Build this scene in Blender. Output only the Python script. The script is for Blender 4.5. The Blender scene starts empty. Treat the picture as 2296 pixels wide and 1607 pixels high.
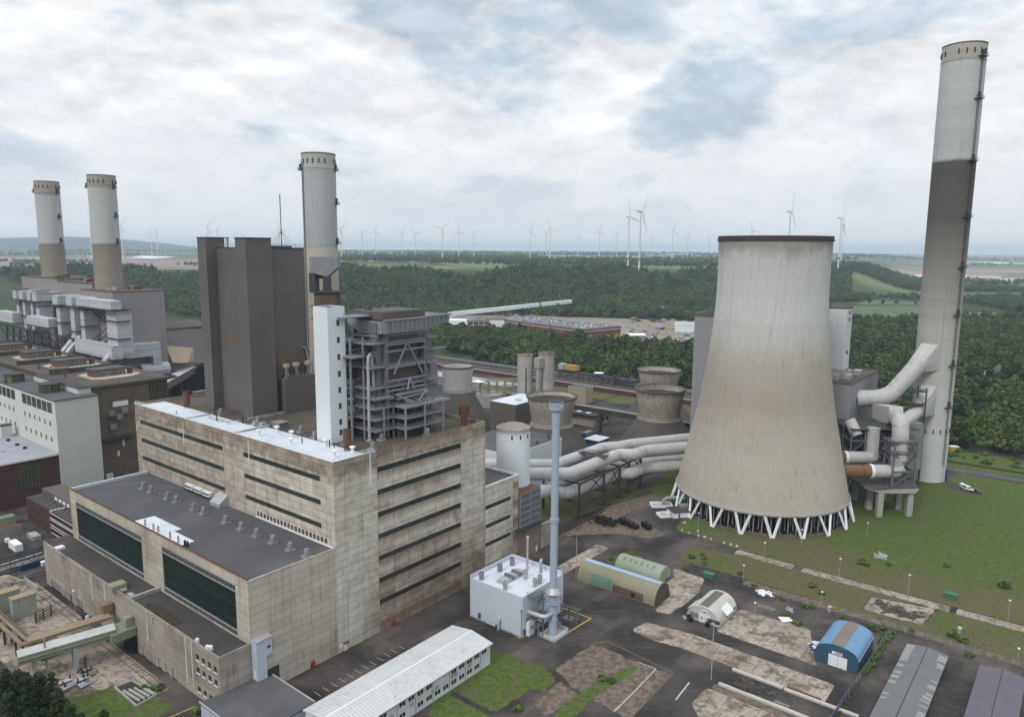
import bpy, math, random
import numpy as np
from mathutils import Vector, Matrix
random.seed(7); RNG = np.random.default_rng(11)
S = bpy.context.scene
COL = S.collection
AZ = math.radians(38.8); OX, OY = -46.963, 186.450
TH = math.pi / 2 - AZ
SA, CA = math.sin(AZ), math.cos(AZ)
def W(u, v): return (OX + u * SA - v * CA, OY + u * CA + v * SA)     # site grid -> world
def UV(x, y): x -= OX; y -= OY; return (x * SA + y * CA, -x * CA + y * SA)
BASE = {}; FRAME = {}

# ---------------------------------------------------------------- mesh builder
class MB:
    def __init__(s): s.v = []; s.f = []; s.sm = False
    def add(s, vs, fs):
        o = len(s.v); s.v += [tuple(p) for p in vs]; s.f += [tuple(i + o for i in f) for f in fs]; return s
    def quad(s, a, b, c, d): return s.add([a, b, c, d], [(0, 1, 2, 3)])
    def box(s, u0, u1, v0, v1, z0, z1):
        if u1 < u0: u0, u1 = u1, u0
        if v1 < v0: v0, v1 = v1, v0
        if z1 < z0: z0, z1 = z1, z0
        p = [(u, v, z) for z in (z0, z1) for (u, v) in ((u0, v0), (u1, v0), (u1, v1), (u0, v1))]
        return s.add(p, [(3, 2, 1, 0), (4, 5, 6, 7), (0, 1, 5, 4), (1, 2, 6, 5), (2, 3, 7, 6), (3, 0, 4, 7)])
    def prism(s, poly, z0, z1):
        n = len(poly); zt = z1 if isinstance(z1, (list, tuple)) else [z1] * n
        p = [(a, b, z0) for a, b in poly] + [(a, b, zt[i]) for i, (a, b) in enumerate(poly)]
        f = [tuple(range(n - 1, -1, -1)), tuple(range(n, 2 * n))] + [(i, (i + 1) % n, n + (i + 1) % n, n + i) for i in range(n)]
        return s.add(p, f)
    def slabx(s, poly, u0, u1):                                       # (v,z) outline extruded along u
        n = len(poly)
        p = [(u0, a, b) for a, b in poly] + [(u1, a, b) for a, b in poly]
        return s.add(p, [tuple(range(n)), tuple(range(2 * n - 1, n - 1, -1))] + [(i, n + i, n + (i + 1) % n, (i + 1) % n) for i in range(n)])
    def slaby(s, poly, v0, v1):                                       # (u,z) outline extruded along v
        n = len(poly)
        p = [(a, v0, b) for a, b in poly] + [(a, v1, b) for a, b in poly]
        return s.add(p, [tuple(range(n)), tuple(range(2 * n - 1, n - 1, -1))] + [(i, n + i, n + (i + 1) % n, (i + 1) % n) for i in range(n)])
    def beam(s, p, q, w, h=None):
        p = Vector(p); q = Vector(q); d = q - p
        if d.length < 1e-6: return s
        d.normalize(); h = h or w
        up = Vector((0, 0, 1)) if abs(d.z) < .95 else Vector((1, 0, 0))
        a = d.cross(up).normalized() * (w / 2); b = a.cross(d).normalized() * (h / 2)
        vs = [c + i * a + j * b for c in (p, q) for i, j in ((-1, -1), (1, -1), (1, 1), (-1, 1))]
        return s.add(vs, [(0, 1, 2, 3), (7, 6, 5, 4), (0, 4, 5, 1), (1, 5, 6, 2), (2, 6, 7, 3), (3, 7, 4, 0)])
    def tube(s, pts, r, n=8, caps=True):
        P = [Vector(p) for p in pts]; R = r if isinstance(r, (list, tuple)) else [r] * len(P)
        t0 = (P[1] - P[0]).normalized()
        up = Vector((0, 0, 1)) if abs(t0.z) < .9 else Vector((1, 0, 0))
        a = t0.cross(up).normalized(); vs = []
        for i, p in enumerate(P):
            if i == 0: t = (P[1] - P[0]).normalized(); k = 1
            elif i == len(P) - 1: t = (P[-1] - P[-2]).normalized(); k = 1
            else:
                d1 = (P[i] - P[i - 1]).normalized(); d2 = (P[i + 1] - P[i]).normalized(); t = (d1 + d2).normalized()
                k = 1
            a = (a - t * a.dot(t)).normalized(); b = t.cross(a)
            for j in range(n):
                an = 2 * math.pi * j / n; vs.append(p + (a * math.cos(an) + b * math.sin(an)) * R[i] * k)
        fs = [(i * n + j, i * n + (j + 1) % n, (i + 1) * n + (j + 1) % n, (i + 1) * n + j) for i in range(len(P) - 1) for j in range(n)]
        if caps: fs += [tuple(range(n - 1, -1, -1)), tuple((len(P) - 1) * n + j for j in range(n))]
        s.sm = s.sm or n > 6
        return s.add(vs, fs)
    def lathe(s, c, prof, n=32, cap0=False, cap1=False, a0=0., a1=2 * math.pi):
        vs = []; full = abs(a1 - a0 - 2 * math.pi) < 1e-6; m = n if full else n + 1
        for r, z in prof:
            for j in range(m):
                an = a0 + (a1 - a0) * j / n; vs.append((c[0] + r * math.cos(an), c[1] + r * math.sin(an), c[2] + z))
        fs = [(i * m + j, i * m + (j + 1) % m, (i + 1) * m + (j + 1) % m, (i + 1) * m + j) for i in range(len(prof) - 1) for j in range(n)]
        if cap0: fs.append(tuple(range(m - 1, -1, -1)))
        if cap1: fs.append(tuple((len(prof) - 1) * m + j for j in range(m)))
        s.sm = True
        return s.add(vs, fs)
    def cyl(s, c, r, z0, z1, n=16, r1=None): return s.lathe((c[0], c[1], 0), [(r, z0), (r if r1 is None else r1, z1)], n, True, True)
    def facade(s, ax, pl, out, a0, a1, z0, z1, holes=(), dep=.35):
        """flat wall on the plane ax=pl facing out (+1/-1) with rectangular openings and their reveals"""
        A = sorted({a0, a1} | {h[i] for h in holes for i in (0, 1)}); Z = sorted({z0, z1} | {h[i] for h in holes for i in (2, 3)})
        def pt(a, z, d=0.): return (pl - out * d, a, z) if ax == 'u' else (a, pl - out * d, z)
        flip = (out < 0) if ax == 'u' else (out > 0)
        def q(*p): s.quad(*(reversed(p) if flip else p))
        for i in range(len(A) - 1):
            for j in range(len(Z) - 1):
                ca, cz = (A[i] + A[i + 1]) / 2, (Z[j] + Z[j + 1]) / 2
                if any(h[0] < ca < h[1] and h[2] < cz < h[3] for h in holes): continue
                q(pt(A[i], Z[j]), pt(A[i + 1], Z[j]), pt(A[i + 1], Z[j + 1]), pt(A[i], Z[j + 1]))
        for h in holes:
            c = [(h[0], h[2]), (h[1], h[2]), (h[1], h[3]), (h[0], h[3])]
            for k in range(4):
                (x0, y0), (x1, y1) = c[k], c[(k + 1) % 4]
                q(pt(x0, y0), pt(x0, y0, dep), pt(x1, y1, dep), pt(x1, y1))
        return s
    def pane(s, ax, pl, out, h, d):
        def pt(a, z): return (pl - out * d, a, z) if ax == 'u' else (a, pl - out * d, z)
        p = [pt(h[0], h[2]), pt(h[1], h[2]), pt(h[1], h[3]), pt(h[0], h[3])]
        flip = (out < 0) if ax == 'u' else (out > 0)
        return s.quad(*(p[::-1] if flip else p))
    def rail(s, pts, h=1.1, sp=1.6, t=.07, rails=2):
        for a, b in zip(pts[:-1], pts[1:]):
            a = Vector(a); b = Vector(b); L = (b - a).length; n = max(1, int(L / sp))
            for k in range(1, rails + 1):
                s.beam(a + Vector((0, 0, h * k / rails)), b + Vector((0, 0, h * k / rails)), t)
            for k in range(n + 1):
                p = a.lerp(b, k / n); s.beam(p, p + Vector((0, 0, h)), t)
        return s
    def build(s, name, mat, parent=None, base=None, frame='S', smooth=None, angle=40):
        if parent is not None:
            r = parent
            while r.parent: r = r.parent
            base = BASE[r]; frame = FRAME[r]
        b = base or (0, 0, 0)
        me = bpy.data.meshes.new(name)
        me.from_pydata([(p[0] - b[0], p[1] - b[1], p[2] - b[2]) for p in s.v], [], s.f)
        for m in (mat if isinstance(mat, (list, tuple)) else [mat]): me.materials.append(m)
        if s.sm if smooth is None else smooth:
            me.polygons.foreach_set('use_smooth', [True] * len(me.polygons)); me.set_sharp_from_angle(angle=math.radians(angle))
        me.update()
        o = bpy.data.objects.new(name, me); COL.objects.link(o)
        if parent is not None: o.parent = parent
        else: place(o, b, frame); BASE[o] = b; FRAME[o] = frame
        return o
def place(o, b, frame='S', rz=0.):
    if frame == 'S': x, y = W(b[0], b[1]); o.location = (x, y, b[2]); o.rotation_euler = (0, 0, TH + rz)
    else: o.location = b; o.rotation_euler = (0, 0, rz)
def tag(o, label=None, cat=None, group=None, kind=None):
    if label: o['label'] = label
    if cat: o['category'] = cat
    if group: o['group'] = group
    if kind: o['kind'] = kind
    return o
def thing(name, label, cat, base, group=None, frame='S'):
    o = bpy.data.objects.new(name, None); o.empty_display_size = .5; COL.objects.link(o)
    place(o, base, frame); BASE[o] = base; FRAME[o] = frame
    return tag(o, label, cat, group)
def dup(o, parent=None):
    c = o.copy(); COL.objects.link(c)
    if parent is not None: c.parent = parent
    else: BASE[c] = BASE.get(o, (0, 0, 0)); FRAME[c] = FRAME.get(o, 'S')
    for ch in list(o.children): dup(ch, c)
    return c
def bx(*a): return MB().box(*a)

# ---------------------------------------------------------------- materials
class NT:
    def __init__(s, tree): s.t = tree; s.t.nodes.clear()
    def n(s, ty, ins=None, **pr):
        nd = s.t.nodes.new(ty)
        for k, v in pr.items(): setattr(nd, k, v)
        for k, v in (ins or {}).items():
            so = nd.inputs[k]
            if isinstance(v, bpy.types.NodeSocket): s.t.links.new(v, so)
            else: so.default_value = v
        return nd
    def mth(s, op, a, b=0., c=0., clamp=False): return s.n('ShaderNodeMath', {0: a, 1: b, 2: c}, operation=op, use_clamp=clamp).outputs[0]
    def mix(s, f, a, b, mode='MIX'):
        nd = s.n('ShaderNodeMix', data_type='RGBA', blend_type=mode)
        for so, v in ((nd.inputs[0], f), (nd.inputs[6], a), (nd.inputs[7], b)):
            if isinstance(v, bpy.types.NodeSocket): s.t.links.new(v, so)
            else: so.default_value = v if not isinstance(v, tuple) or len(v) == 4 else (*v, 1)
        return nd.outputs[2]
    def ss(s, x, lo, hi, a=0., b=1.):
        return s.n('ShaderNodeMapRange', {0: x, 1: lo, 2: hi, 3: a, 4: b}, interpolation_type='SMOOTHSTEP').outputs[0]
    def noise(s, vec, sc, det=3., rough=.55, dist=0.):
        return s.n('ShaderNodeTexNoise', {'Vector': vec, 'Scale': sc, 'Detail': det, 'Roughness': rough, 'Distortion': dist}).outputs[0]
    def mapp(s, vec, sc=(1, 1, 1), loc=(0, 0, 0), rot=(0, 0, 0)):
        return s.n('ShaderNodeMapping', {'Vector': vec, 'Scale': sc, 'Location': loc, 'Rotation': rot}).outputs[0]
def c4(c): return (c[0], c[1], c[2], 1)
def newmat(name):
    m = bpy.data.materials.new(name); m.use_nodes = True; return m, NT(m.node_tree)
def lerp3(a, b, t): return tuple(x + (y - x) * t for x, y in zip(a, b))
def M(name, col, rough=.85, var=.16, sc=.25, fine=.08, streak=0., scol=(.10, .075, .05), grid=None, corr=None, metal=0., spec=.3, bump=.0, sten=.9, slo=.56, blotch=0., bcol=(.1, .08, .06), bsc=.12, off=(0, 0, 0), seam=None, ring=None, radial=None):
    m, t = newmat(name)
    co = t.n('ShaderNodeTexCoord').outputs['Object']
    if off != (0, 0, 0): co = t.mapp(co, loc=off)
    n1 = t.noise(co, sc, 4.); n2 = t.noise(co, 3.5, 2.)
    k = t.mth('ADD', t.mth('MULTIPLY', t.mth('SUBTRACT', n1, .5), 2.6 * var), t.mth('MULTIPLY', t.mth('SUBTRACT', n2, .5), 2.6 * fine))
    k = t.mth('ADD', k, 1.)
    c = t.n('ShaderNodeVectorMath', {0: (col[0], col[1], col[2]), 3: k}, operation='SCALE').outputs[0]
    sp = t.n('ShaderNodeSeparateXYZ', {0: co}).outputs
    xy = t.mth('ADD', sp[0], sp[1])
    flat = t.n('ShaderNodeCombineXYZ', {0: xy, 1: sp[2], 2: 0.}).outputs[0]
    hgt = None
    if blotch:
        b = t.ss(t.noise(co, bsc, 5., .62), .5, .66); c = t.mix(t.mth('MULTIPLY', b, blotch), c, c4(bcol))
    if streak:
        sv = t.mapp(co, sc=(1, 1, .055)); a = t.noise(sv, .9, 4., .6); b2 = t.noise(co, .13, 3.)
        f = t.mth('MULTIPLY', t.ss(a, slo - .07, slo + .16), t.ss(b2, .35, .62)); c = t.mix(t.mth('MULTIPLY', f, streak), c, c4(scol))
    if grid:                                                          # (w, h, line colour, thickness, per panel variation, offsets)
        w, h, lc, th, pv = grid[:5]; go = grid[5] if len(grid) > 5 else (0, 0)
        fv = t.mapp(flat, loc=(go[0], go[1], 0))
        br = t.n('ShaderNodeTexBrick', {'Vector': fv, 'Color1': (1, 1, 1, 1), 'Color2': (1 - pv, 1 - pv, 1 - pv, 1), 'Mortar': c4(lc), 'Scale': 1., 'Mortar Size': th, 'Mortar Smooth': .1, 'Bias': 0., 'Brick Width': w, 'Row Height': h}, offset=0., squash=1.)
        c = t.mix(1., c, br.outputs[0], 'MULTIPLY')
    if seam:                                                          # lines on flat roofs (period, strength)
        q = t.mth('ABSOLUTE', t.mth('SUBTRACT', t.mth('FRACT', t.mth('DIVIDE', sp[seam[2]], seam[0])), .5))
        c = t.mix(t.mth('MULTIPLY', t.ss(q, .5 - .09 / seam[0], .5), seam[1]), c, (.02, .02, .02, 1))
    if ring:                                                          # horizontal lift lines on a shaft (period, strength)
        q = t.noise(t.mapp(co, sc=(.02, .02, 1)), 1. / ring[0], 3., .7); c = t.mix(t.mth('MULTIPLY', t.ss(q, .38, .7), ring[1]), c, c4(tuple(x * .55 for x in col)))
    if corr:                                                          # (period, strength, axis)
        ax = {'xy': xy, 'z': sp[2], 'x': sp[0], 'y': sp[1]}[corr[2]]
        hgt = t.mth('SINE', t.mth('MULTIPLY', ax, 2 * math.pi / corr[0]))
        c = t.mix(t.mth('MULTIPLY', t.ss(hgt, -.2, -1.), corr[1]), c, c4(tuple(x * .45 for x in col)))
    ins = {'Base Color': c, 'Roughness': rough, 'Metallic': metal, 'Specular IOR Level': spec}
    if bump or hgt is not None:
        ins['Normal'] = t.n('ShaderNodeBump', {'Strength': bump or .4, 'Distance': .1, 'Height': hgt if hgt is not None else n2}).outputs[0]
    b = t.n('ShaderNodeBsdfPrincipled', ins)
    t.n('ShaderNodeOutputMaterial', {0: b.outputs[0]})
    return m
EXPO = 0.0; HAZE = .00008
# ---------------------------------------------------------------- camera, light, sky
CH = 110.0; PT = math.radians(8.5); RL = math.radians(.4)
F = Vector((0, math.cos(PT), -math.sin(PT))); u0 = Vector((0, math.sin(PT), math.cos(PT))); r0 = Vector((1, 0, 0))
R_ = r0 * math.cos(RL) + u0 * math.sin(RL); U_ = -r0 * math.sin(RL) + u0 * math.cos(RL)
cd = bpy.data.cameras.new('camera'); cam = bpy.data.objects.new('camera', cd); COL.objects.link(cam)
cam.matrix_world = Matrix(((R_.x, U_.x, -F.x, 0), (R_.y, U_.y, -F.y, 0), (R_.z, U_.z, -F.z, CH), (0, 0, 0, 1)))
cd.sensor_fit = 'HORIZONTAL'; cd.sensor_width = 36; cd.lens = 36 * 1640 / 2296; cd.clip_start = 1; cd.clip_end = 90000
S.camera = cam
def ray(px, py): return F + R_ * ((px - 1148) / 1640) + U_ * (-(py - 803.5) / 1640)
def at(px, py, z=0.):                                                  # the spot of level ground seen at a place of the 2296 px wide photo
    d = ray(px, py); k = (z - CH) / d.z; return Vector((d.x * k, d.y * k, z))
S.render.engine = 'CYCLES'; S.cycles.use_denoising = True
S.cycles.max_bounces = 5; S.cycles.diffuse_bounces = 3; S.cycles.glossy_bounces = 2; S.cycles.transmission_bounces = 2; S.cycles.volume_bounces = 1; S.cycles.transparent_max_bounces = 4
S.cycles.caustics_reflective = False; S.cycles.caustics_refractive = False
S.view_settings.view_transform = 'Standard'; S.view_settings.look = 'None'; S.view_settings.gamma = 1; S.view_settings.exposure = EXPO if 'EXPO' in globals() else 0.0

SUND = Vector((-.42, -.62, .66)).normalized()                          # towards the sun, behind the cloud
ld = bpy.data.lights.new('sun', 'SUN'); lo = bpy.data.objects.new('sun', ld); COL.objects.link(lo)
ld.energy = 1.35; ld.angle = math.radians(12); ld.color = (1, .96, .90)
lo.rotation_euler = (-SUND).to_track_quat('-Z', 'Y').to_euler(); lo.location = (0, 0, 400)
w = bpy.data.worlds.new('World'); S.world = w; w.use_nodes = True
t = NT(w.node_tree)
d = t.n('ShaderNodeTexCoord').outputs['Generated']
sp = t.n('ShaderNodeSeparateXYZ', {0: d}).outputs
nis = t.n('ShaderNodeTexSky', sky_type='NISHITA', sun_disc=False, sun_elevation=math.asin(SUND.z), sun_rotation=math.atan2(SUND.x, SUND.y), altitude=100, dust_density=3.)
az = t.mth('ARCTAN2', sp[0], sp[1]); el = t.mth('ARCSINE', t.mth('MAXIMUM', sp[2], 0.))
def cl_n(dy, sc, det, ro, loc, ws=(1, 1)):
    v = t.n('ShaderNodeCombineXYZ', {0: t.mth('MULTIPLY', az, ws[0]), 1: t.mth('MULTIPLY', t.mth('ADD', el, dy), ws[1]), 2: 0.}).outputs[0]
    return t.noise(t.mapp(v, loc=loc), sc, det, ro, .22)
A0 = cl_n(0., 4.3, 7., .55, (3.1, 1.7, 0), (1., 2.1)); A1 = cl_n(.022, 4.3, 7., .55, (3.1, 1.7, 0), (1., 2.1))
B0 = cl_n(0., 1.9, 5., .5, (7.4, .3, 2), (1., 2.6)); P0 = cl_n(0., 10.5, 7., .6, (1., 4., 5), (1., 1.7)); P1 = cl_n(.012, 10.5, 7., .6, (1., 4., 5), (1., 1.7))
dens = t.mth('ADD', t.mth('MULTIPLY', A0, .62), t.mth('MULTIPLY', B0, .38))
shade = t.ss(dens, .475, .56)
rel = t.mth('ADD', t.mth('MULTIPLY', t.mth('SUBTRACT', A0, A1), 1.0), t.mth('MULTIPLY', t.mth('SUBTRACT', P0, P1), .42))
soft = t.ss(P0, .32, .68)
lit = t.mix(soft, (.86, .895, .94), (.98, .99, 1.0)); grey = t.mix(soft, (.50, .60, .70), (.62, .70, .78))
c = t.mix(shade, lit, grey)
c = t.n('ShaderNodeVectorMath', {0: c, 3: t.mth('ADD', 1., t.mth('MULTIPLY', rel, t.ss(el, .03, .2)))}, operation='SCALE').outputs[0]
hz = t.ss(el, .0, .17, .1, 1.); c = t.mix(hz, (.80, .835, .875), c)
top = t.ss(sp[2], .36, .95, 1., 1.9)                                   # a cloud deck is brightest overhead
sky = t.n('ShaderNodeBackground', {0: nis.outputs[0], 1: .08}); cl = t.n('ShaderNodeBackground', {0: c, 1: t.mth('MULTIPLY', top, 1.0)})
cover = t.ss(dens, .36, .42, .88, .98)
ms = t.n('ShaderNodeMixShader', {0: cover, 1: sky.outputs[0], 2: cl.outputs[0]})
t.n('ShaderNodeOutputWorld', {0: ms.outputs[0]})

# ---------------------------------------------------------------- shared materials
def facade_mat():
    m, t = newmat('stained_concrete_facade')
    co = t.n('ShaderNodeTexCoord').outputs['Object']; sp = t.n('ShaderNodeSeparateXYZ', {0: co}).outputs; xy = t.mth('ADD', sp[0], sp[1]); z = sp[2]
    flat = t.n('ShaderNodeCombineXYZ', {0: xy, 1: z, 2: 0.}).outputs[0]
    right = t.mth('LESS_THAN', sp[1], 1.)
    n1 = t.noise(co, .07, 5., .62); n2 = t.noise(co, .35, 5., .6); n3 = t.noise(co, 2.2, 4., .6)
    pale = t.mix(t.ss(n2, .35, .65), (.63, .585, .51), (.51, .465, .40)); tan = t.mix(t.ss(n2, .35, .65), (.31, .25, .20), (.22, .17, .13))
    topb = t.ss(t.mth('ADD', z, t.mth('MULTIPLY', t.mth('SUBTRACT', n2, .5), 5.)), 47., 51.)
    lowb = t.mth('MULTIPLY', t.mth('MULTIPLY', t.ss(t.mth('ADD', z, t.mth('MULTIPLY', t.mth('SUBTRACT', n1, .5), 36.)), 34., 4.), t.ss(sp[0], 2., 20.)), right)
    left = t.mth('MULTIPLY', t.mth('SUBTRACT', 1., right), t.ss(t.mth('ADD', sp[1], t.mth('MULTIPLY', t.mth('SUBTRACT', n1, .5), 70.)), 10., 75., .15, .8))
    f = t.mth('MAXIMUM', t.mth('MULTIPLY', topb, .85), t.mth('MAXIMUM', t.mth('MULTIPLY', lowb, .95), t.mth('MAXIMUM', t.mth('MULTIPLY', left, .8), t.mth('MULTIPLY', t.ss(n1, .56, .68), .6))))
    cell = t.n('ShaderNodeTexWhiteNoise', {0: t.n('ShaderNodeCombineXYZ', {0: t.mth('FLOOR', t.mth('DIVIDE', t.mth('ADD', xy, -15.), 5.73)), 1: t.mth('FLOOR', t.mth('DIVIDE', t.mth('ADD', z, -.07), 2.185)), 2: 0.}).outputs[0]}).outputs[0]
    f = t.mth('ADD', f, t.mth('MULTIPLY', t.mth('SUBTRACT', cell, .5), .34), 0., True)
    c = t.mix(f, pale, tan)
    fr = t.mth('FRACT', t.mth('DIVIDE', t.mth('SUBTRACT', 49.3, z), 6.56)); st = t.noise(t.mapp(co, sc=(1, 1, .05)), 1.7, 5., .65)
    u_in = t.mth('MULTIPLY', t.ss(sp[0], 14.6, 15.2), t.ss(sp[0], 49.8, 49.2))
    run = t.mth('MULTIPLY', t.mth('MULTIPLY', t.ss(t.mth('ADD', fr, t.mth('MULTIPLY', t.mth('SUBTRACT', st, .5), .55)), .62, .26), u_in), right)
    c = t.mix(t.mth('MULTIPLY', run, .72), c, t.mix(n3, (.13, .085, .055), (.24, .175, .12)))
    st2 = t.mth('MULTIPLY', t.ss(t.noise(t.mapp(co, sc=(1, 1, .03)), .75, 5., .65), .55, .72), t.ss(n1, .38, .6)); c = t.mix(t.mth('MULTIPLY', st2, .55), c, (.15, .115, .085, 1))
    wh = t.mth('MULTIPLY', t.ss(t.noise(t.mapp(co, sc=(1, 1, .2)), .9, 5., .7), .62, .70), .4); c = t.mix(wh, c, (.62, .58, .50, 1))
    br = t.n('ShaderNodeTexBrick', {'Vector': t.mapp(flat, loc=(-15., -.07, 0)), 'Color1': (1, 1, 1, 1), 'Color2': (.9, .9, .9, 1), 'Mortar': (.36, .31, .27, 1), 'Scale': 1., 'Mortar Size': .075, 'Mortar Smooth': .25, 'Brick Width': 5.73, 'Row Height': 2.185}, offset=0., squash=1.).outputs[0]
    c = t.mix(t.ss(n2, .3, .7, .75, 1.), c, t.mix(1., c, br, 'MULTIPLY'))
    c = t.mix(1., c, t.mix(n3, (.9, .9, .9), (1.1, 1.1, 1.1)), 'MULTIPLY')
    b = t.n('ShaderNodeBsdfPrincipled', {'Base Color': c, 'Roughness': .9, 'Specular IOR Level': .2}); t.n('ShaderNodeOutputMaterial', {0: b.outputs[0]}); return m
m_panel = facade_mat()
m_panel2 = M('weathered_concrete_panels_hall', (.50, .45, .375), var=.24, sc=.12, fine=.06, streak=.45, scol=(.13, .10, .08), grid=(5.9, 2.15, (.42, .37, .32), .05, .18), blotch=.55, bcol=(.24, .19, .15), bsc=.06)
m_panel_dim = M('grey_concrete_panels', (.36, .32, .275), var=.2, sc=.12, streak=.55, grid=(5.6, 2.19, (.5, .46, .42), .05, .25, (1., -.05)), blotch=.45, bcol=(.2, .165, .135), bsc=.07)
m_brown_conc = M('brown_concrete', (.235, .19, .145), var=.2, sc=.15, streak=.6, grid=(6., 3., (.6, .55, .5), .05, .12), blotch=.35)
m_glass_dk = M('dark_green_glazing', (.03, .04, .037), rough=.35, var=.5, sc=.5, grid=(.82, 9., (2.2, 2.2, 2.), .035, .5), spec=.4, blotch=.4, bcol=(.07, .07, .06), bsc=.4)
m_glass_wall = M('dark_glazed_wall', (.011, .02, .019), rough=.45, var=.3, sc=.3, grid=(46., 4.2, (5., 5.4, 5.2), .05, .1, (0, -1.1)), spec=.18, streak=.25, scol=(.03, .04, .036))
m_glass = M('dark_window_glass', (.022, .027, .033), rough=.2, var=.3, sc=.8, spec=.5)
m_glass_grid = M('green_gridded_glazing', (.045, .05, .032), rough=.4, var=.5, sc=.7, grid=(1.35, 1.55, (3.2, 3.0, 2.2), .09, .5), spec=.3)
m_roof_white = M('white_roof_membrane', (.62, .645, .70), rough=.6, var=.1, sc=.15, fine=.07, blotch=.45, bcol=(.40, .41, .44), bsc=.1, streak=0, seam=(3.2, .16, 1))
m_roof_grey = M('grey_roofing_felt', (.082, .082, .088), var=.22, sc=.09, fine=.14, seam=(8.6, .45, 1), blotch=.5, bcol=(.125, .12, .118), bsc=.08)
m_roof_dark = M('dark_roofing_felt', (.06, .054, .052), var=.28, sc=.09, fine=.12, blotch=.4, bcol=(.085, .07, .055), seam=(6.2, .2, 1))
m_roof_brown = M('brown_gravel_roof', (.085, .07, .055), var=.3, sc=.1, fine=.14, blotch=.4, bcol=(.12, .085, .06))
m_boiler = M('grey_ribbed_boiler_cladding', (.128, .118, .114), var=.22, sc=.05, fine=.1, corr=(.55, .12, 'xy'), streak=.35, scol=(.115, .095, .085), blotch=.2, bcol=(.14, .12, .105), bsc=.06, ring=(6., .16))
m_rustband = M('brown_metal_band', (.135, .10, .07), var=.25, streak=.3)
m_white_wall = M('white_painted_wall', (.66, .70, .72), var=.04, sc=.1, fine=.03, streak=.12, scol=(.4, .4, .38))
m_steel = M('grey_painted_steel', (.135, .14, .152), var=.2, sc=.4, rough=.6)
m_steel_lt = M('pale_grey_steel', (.225, .23, .248), var=.18, sc=.4, rough=.6, streak=.2, scol=(.15, .12, .1))
m_steel_dk = M('dark_steel', (.05, .05, .053), var=.2, rough=.6)
m_clad_grey = M('grey_sheet_cladding', (.225, .22, .225), corr=(.6, .3, 'xy'), var=.15, sc=.2, streak=.3, scol=(.1, .08, .065))
m_clad_brown = M('brown_grey_cladding', (.115, .10, .09), corr=(.6, .22, 'xy'), var=.15, streak=.2)
m_rust = M('rusty_steel', (.13, .062, .04), var=.35, sc=.6, streak=.5, scol=(.05, .03, .025))
m_conc = M('pale_shaft_concrete', (.46, .45, .425), var=.1, sc=.06, fine=.05, ring=(2.2, .30), streak=.3, scol=(.22, .19, .16))
m_conc_st = M('stained_shaft_concrete', (.28, .25, .22), var=.18, sc=.08, ring=(2.2, .25), streak=.75, scol=(.14, .115, .09), slo=.48)
m_conc_gr = M('plain_grey_concrete', (.34, .33, .31), var=.15, sc=.2, streak=.35)
m_pipe = M('pale_insulated_pipe', (.44, .43, .42), rough=.55, var=.12, sc=.3, streak=.3, scol=(.28, .25, .22), spec=.35)
m_pipe_br = M('brown_wrapped_pipe', (.17, .095, .05), rough=.7, var=.2)
m_metal_lt = M('galvanised_metal', (.42, .42, .43), rough=.45, var=.15, metal=.3)
m_white = M('white_paint', (.72, .73, .74), var=.05)
m_black = M('black_rubber', (.012, .012, .013), rough=.8, var=.3)
m_bluegrey = M('blue_grey_painted_stack', (.34, .40, .47), rough=.5, var=.06, streak=.15, scol=(.25, .27, .3))
m_clad_blue = M('pale_blue_grey_cladding', (.45, .49, .56), corr=(.5, .10, 'xy'), var=.05, streak=.08)
m_yellow = M('yellow_paint', (.50, .34, .07), var=.25, sc=2.)
m_blue = M('blue_paint', (.03, .075, .19), var=.15)
m_red = M('red_paint', (.28, .035, .03), var=.2)
m_brick = M('dark_red_brick', (.085, .042, .036), var=.25, sc=.5, grid=(1.2, .4, (.7, .7, .7), .05, .2))
m_olive = M('faded_olive_paint', (.25, .255, .175), var=.2, sc=.4, streak=.35, scol=(.15, .13, .09))
m_white_streak = M('faded_white_cladding', (.55, .56, .56), var=.15, sc=.25, streak=.6, scol=(.32, .31, .30), corr=(.9, .22, 'x'), blotch=.25, bcol=(.36, .34, .32))
m_redwall = M('dark_red_sheet_piling', (.10, .04, .037), corr=(1.4, .5, 'xy'), var=.2)
m_track = M('track_ballast', (.085, .07, .063), var=.3, fine=.2)
m_rail = M('rail_steel', (.12, .09, .08), rough=.5)
m_mark = M('worn_white_marking', (.42, .42, .41), var=.3, sc=1.5, blotch=.5, bcol=(.1, .1, .1), bsc=1.2)
m_mark_y = M('worn_yellow_marking', (.38, .27, .09), var=.3, sc=1.5, blotch=.4, bcol=(.1, .09, .06), bsc=1.)
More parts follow.
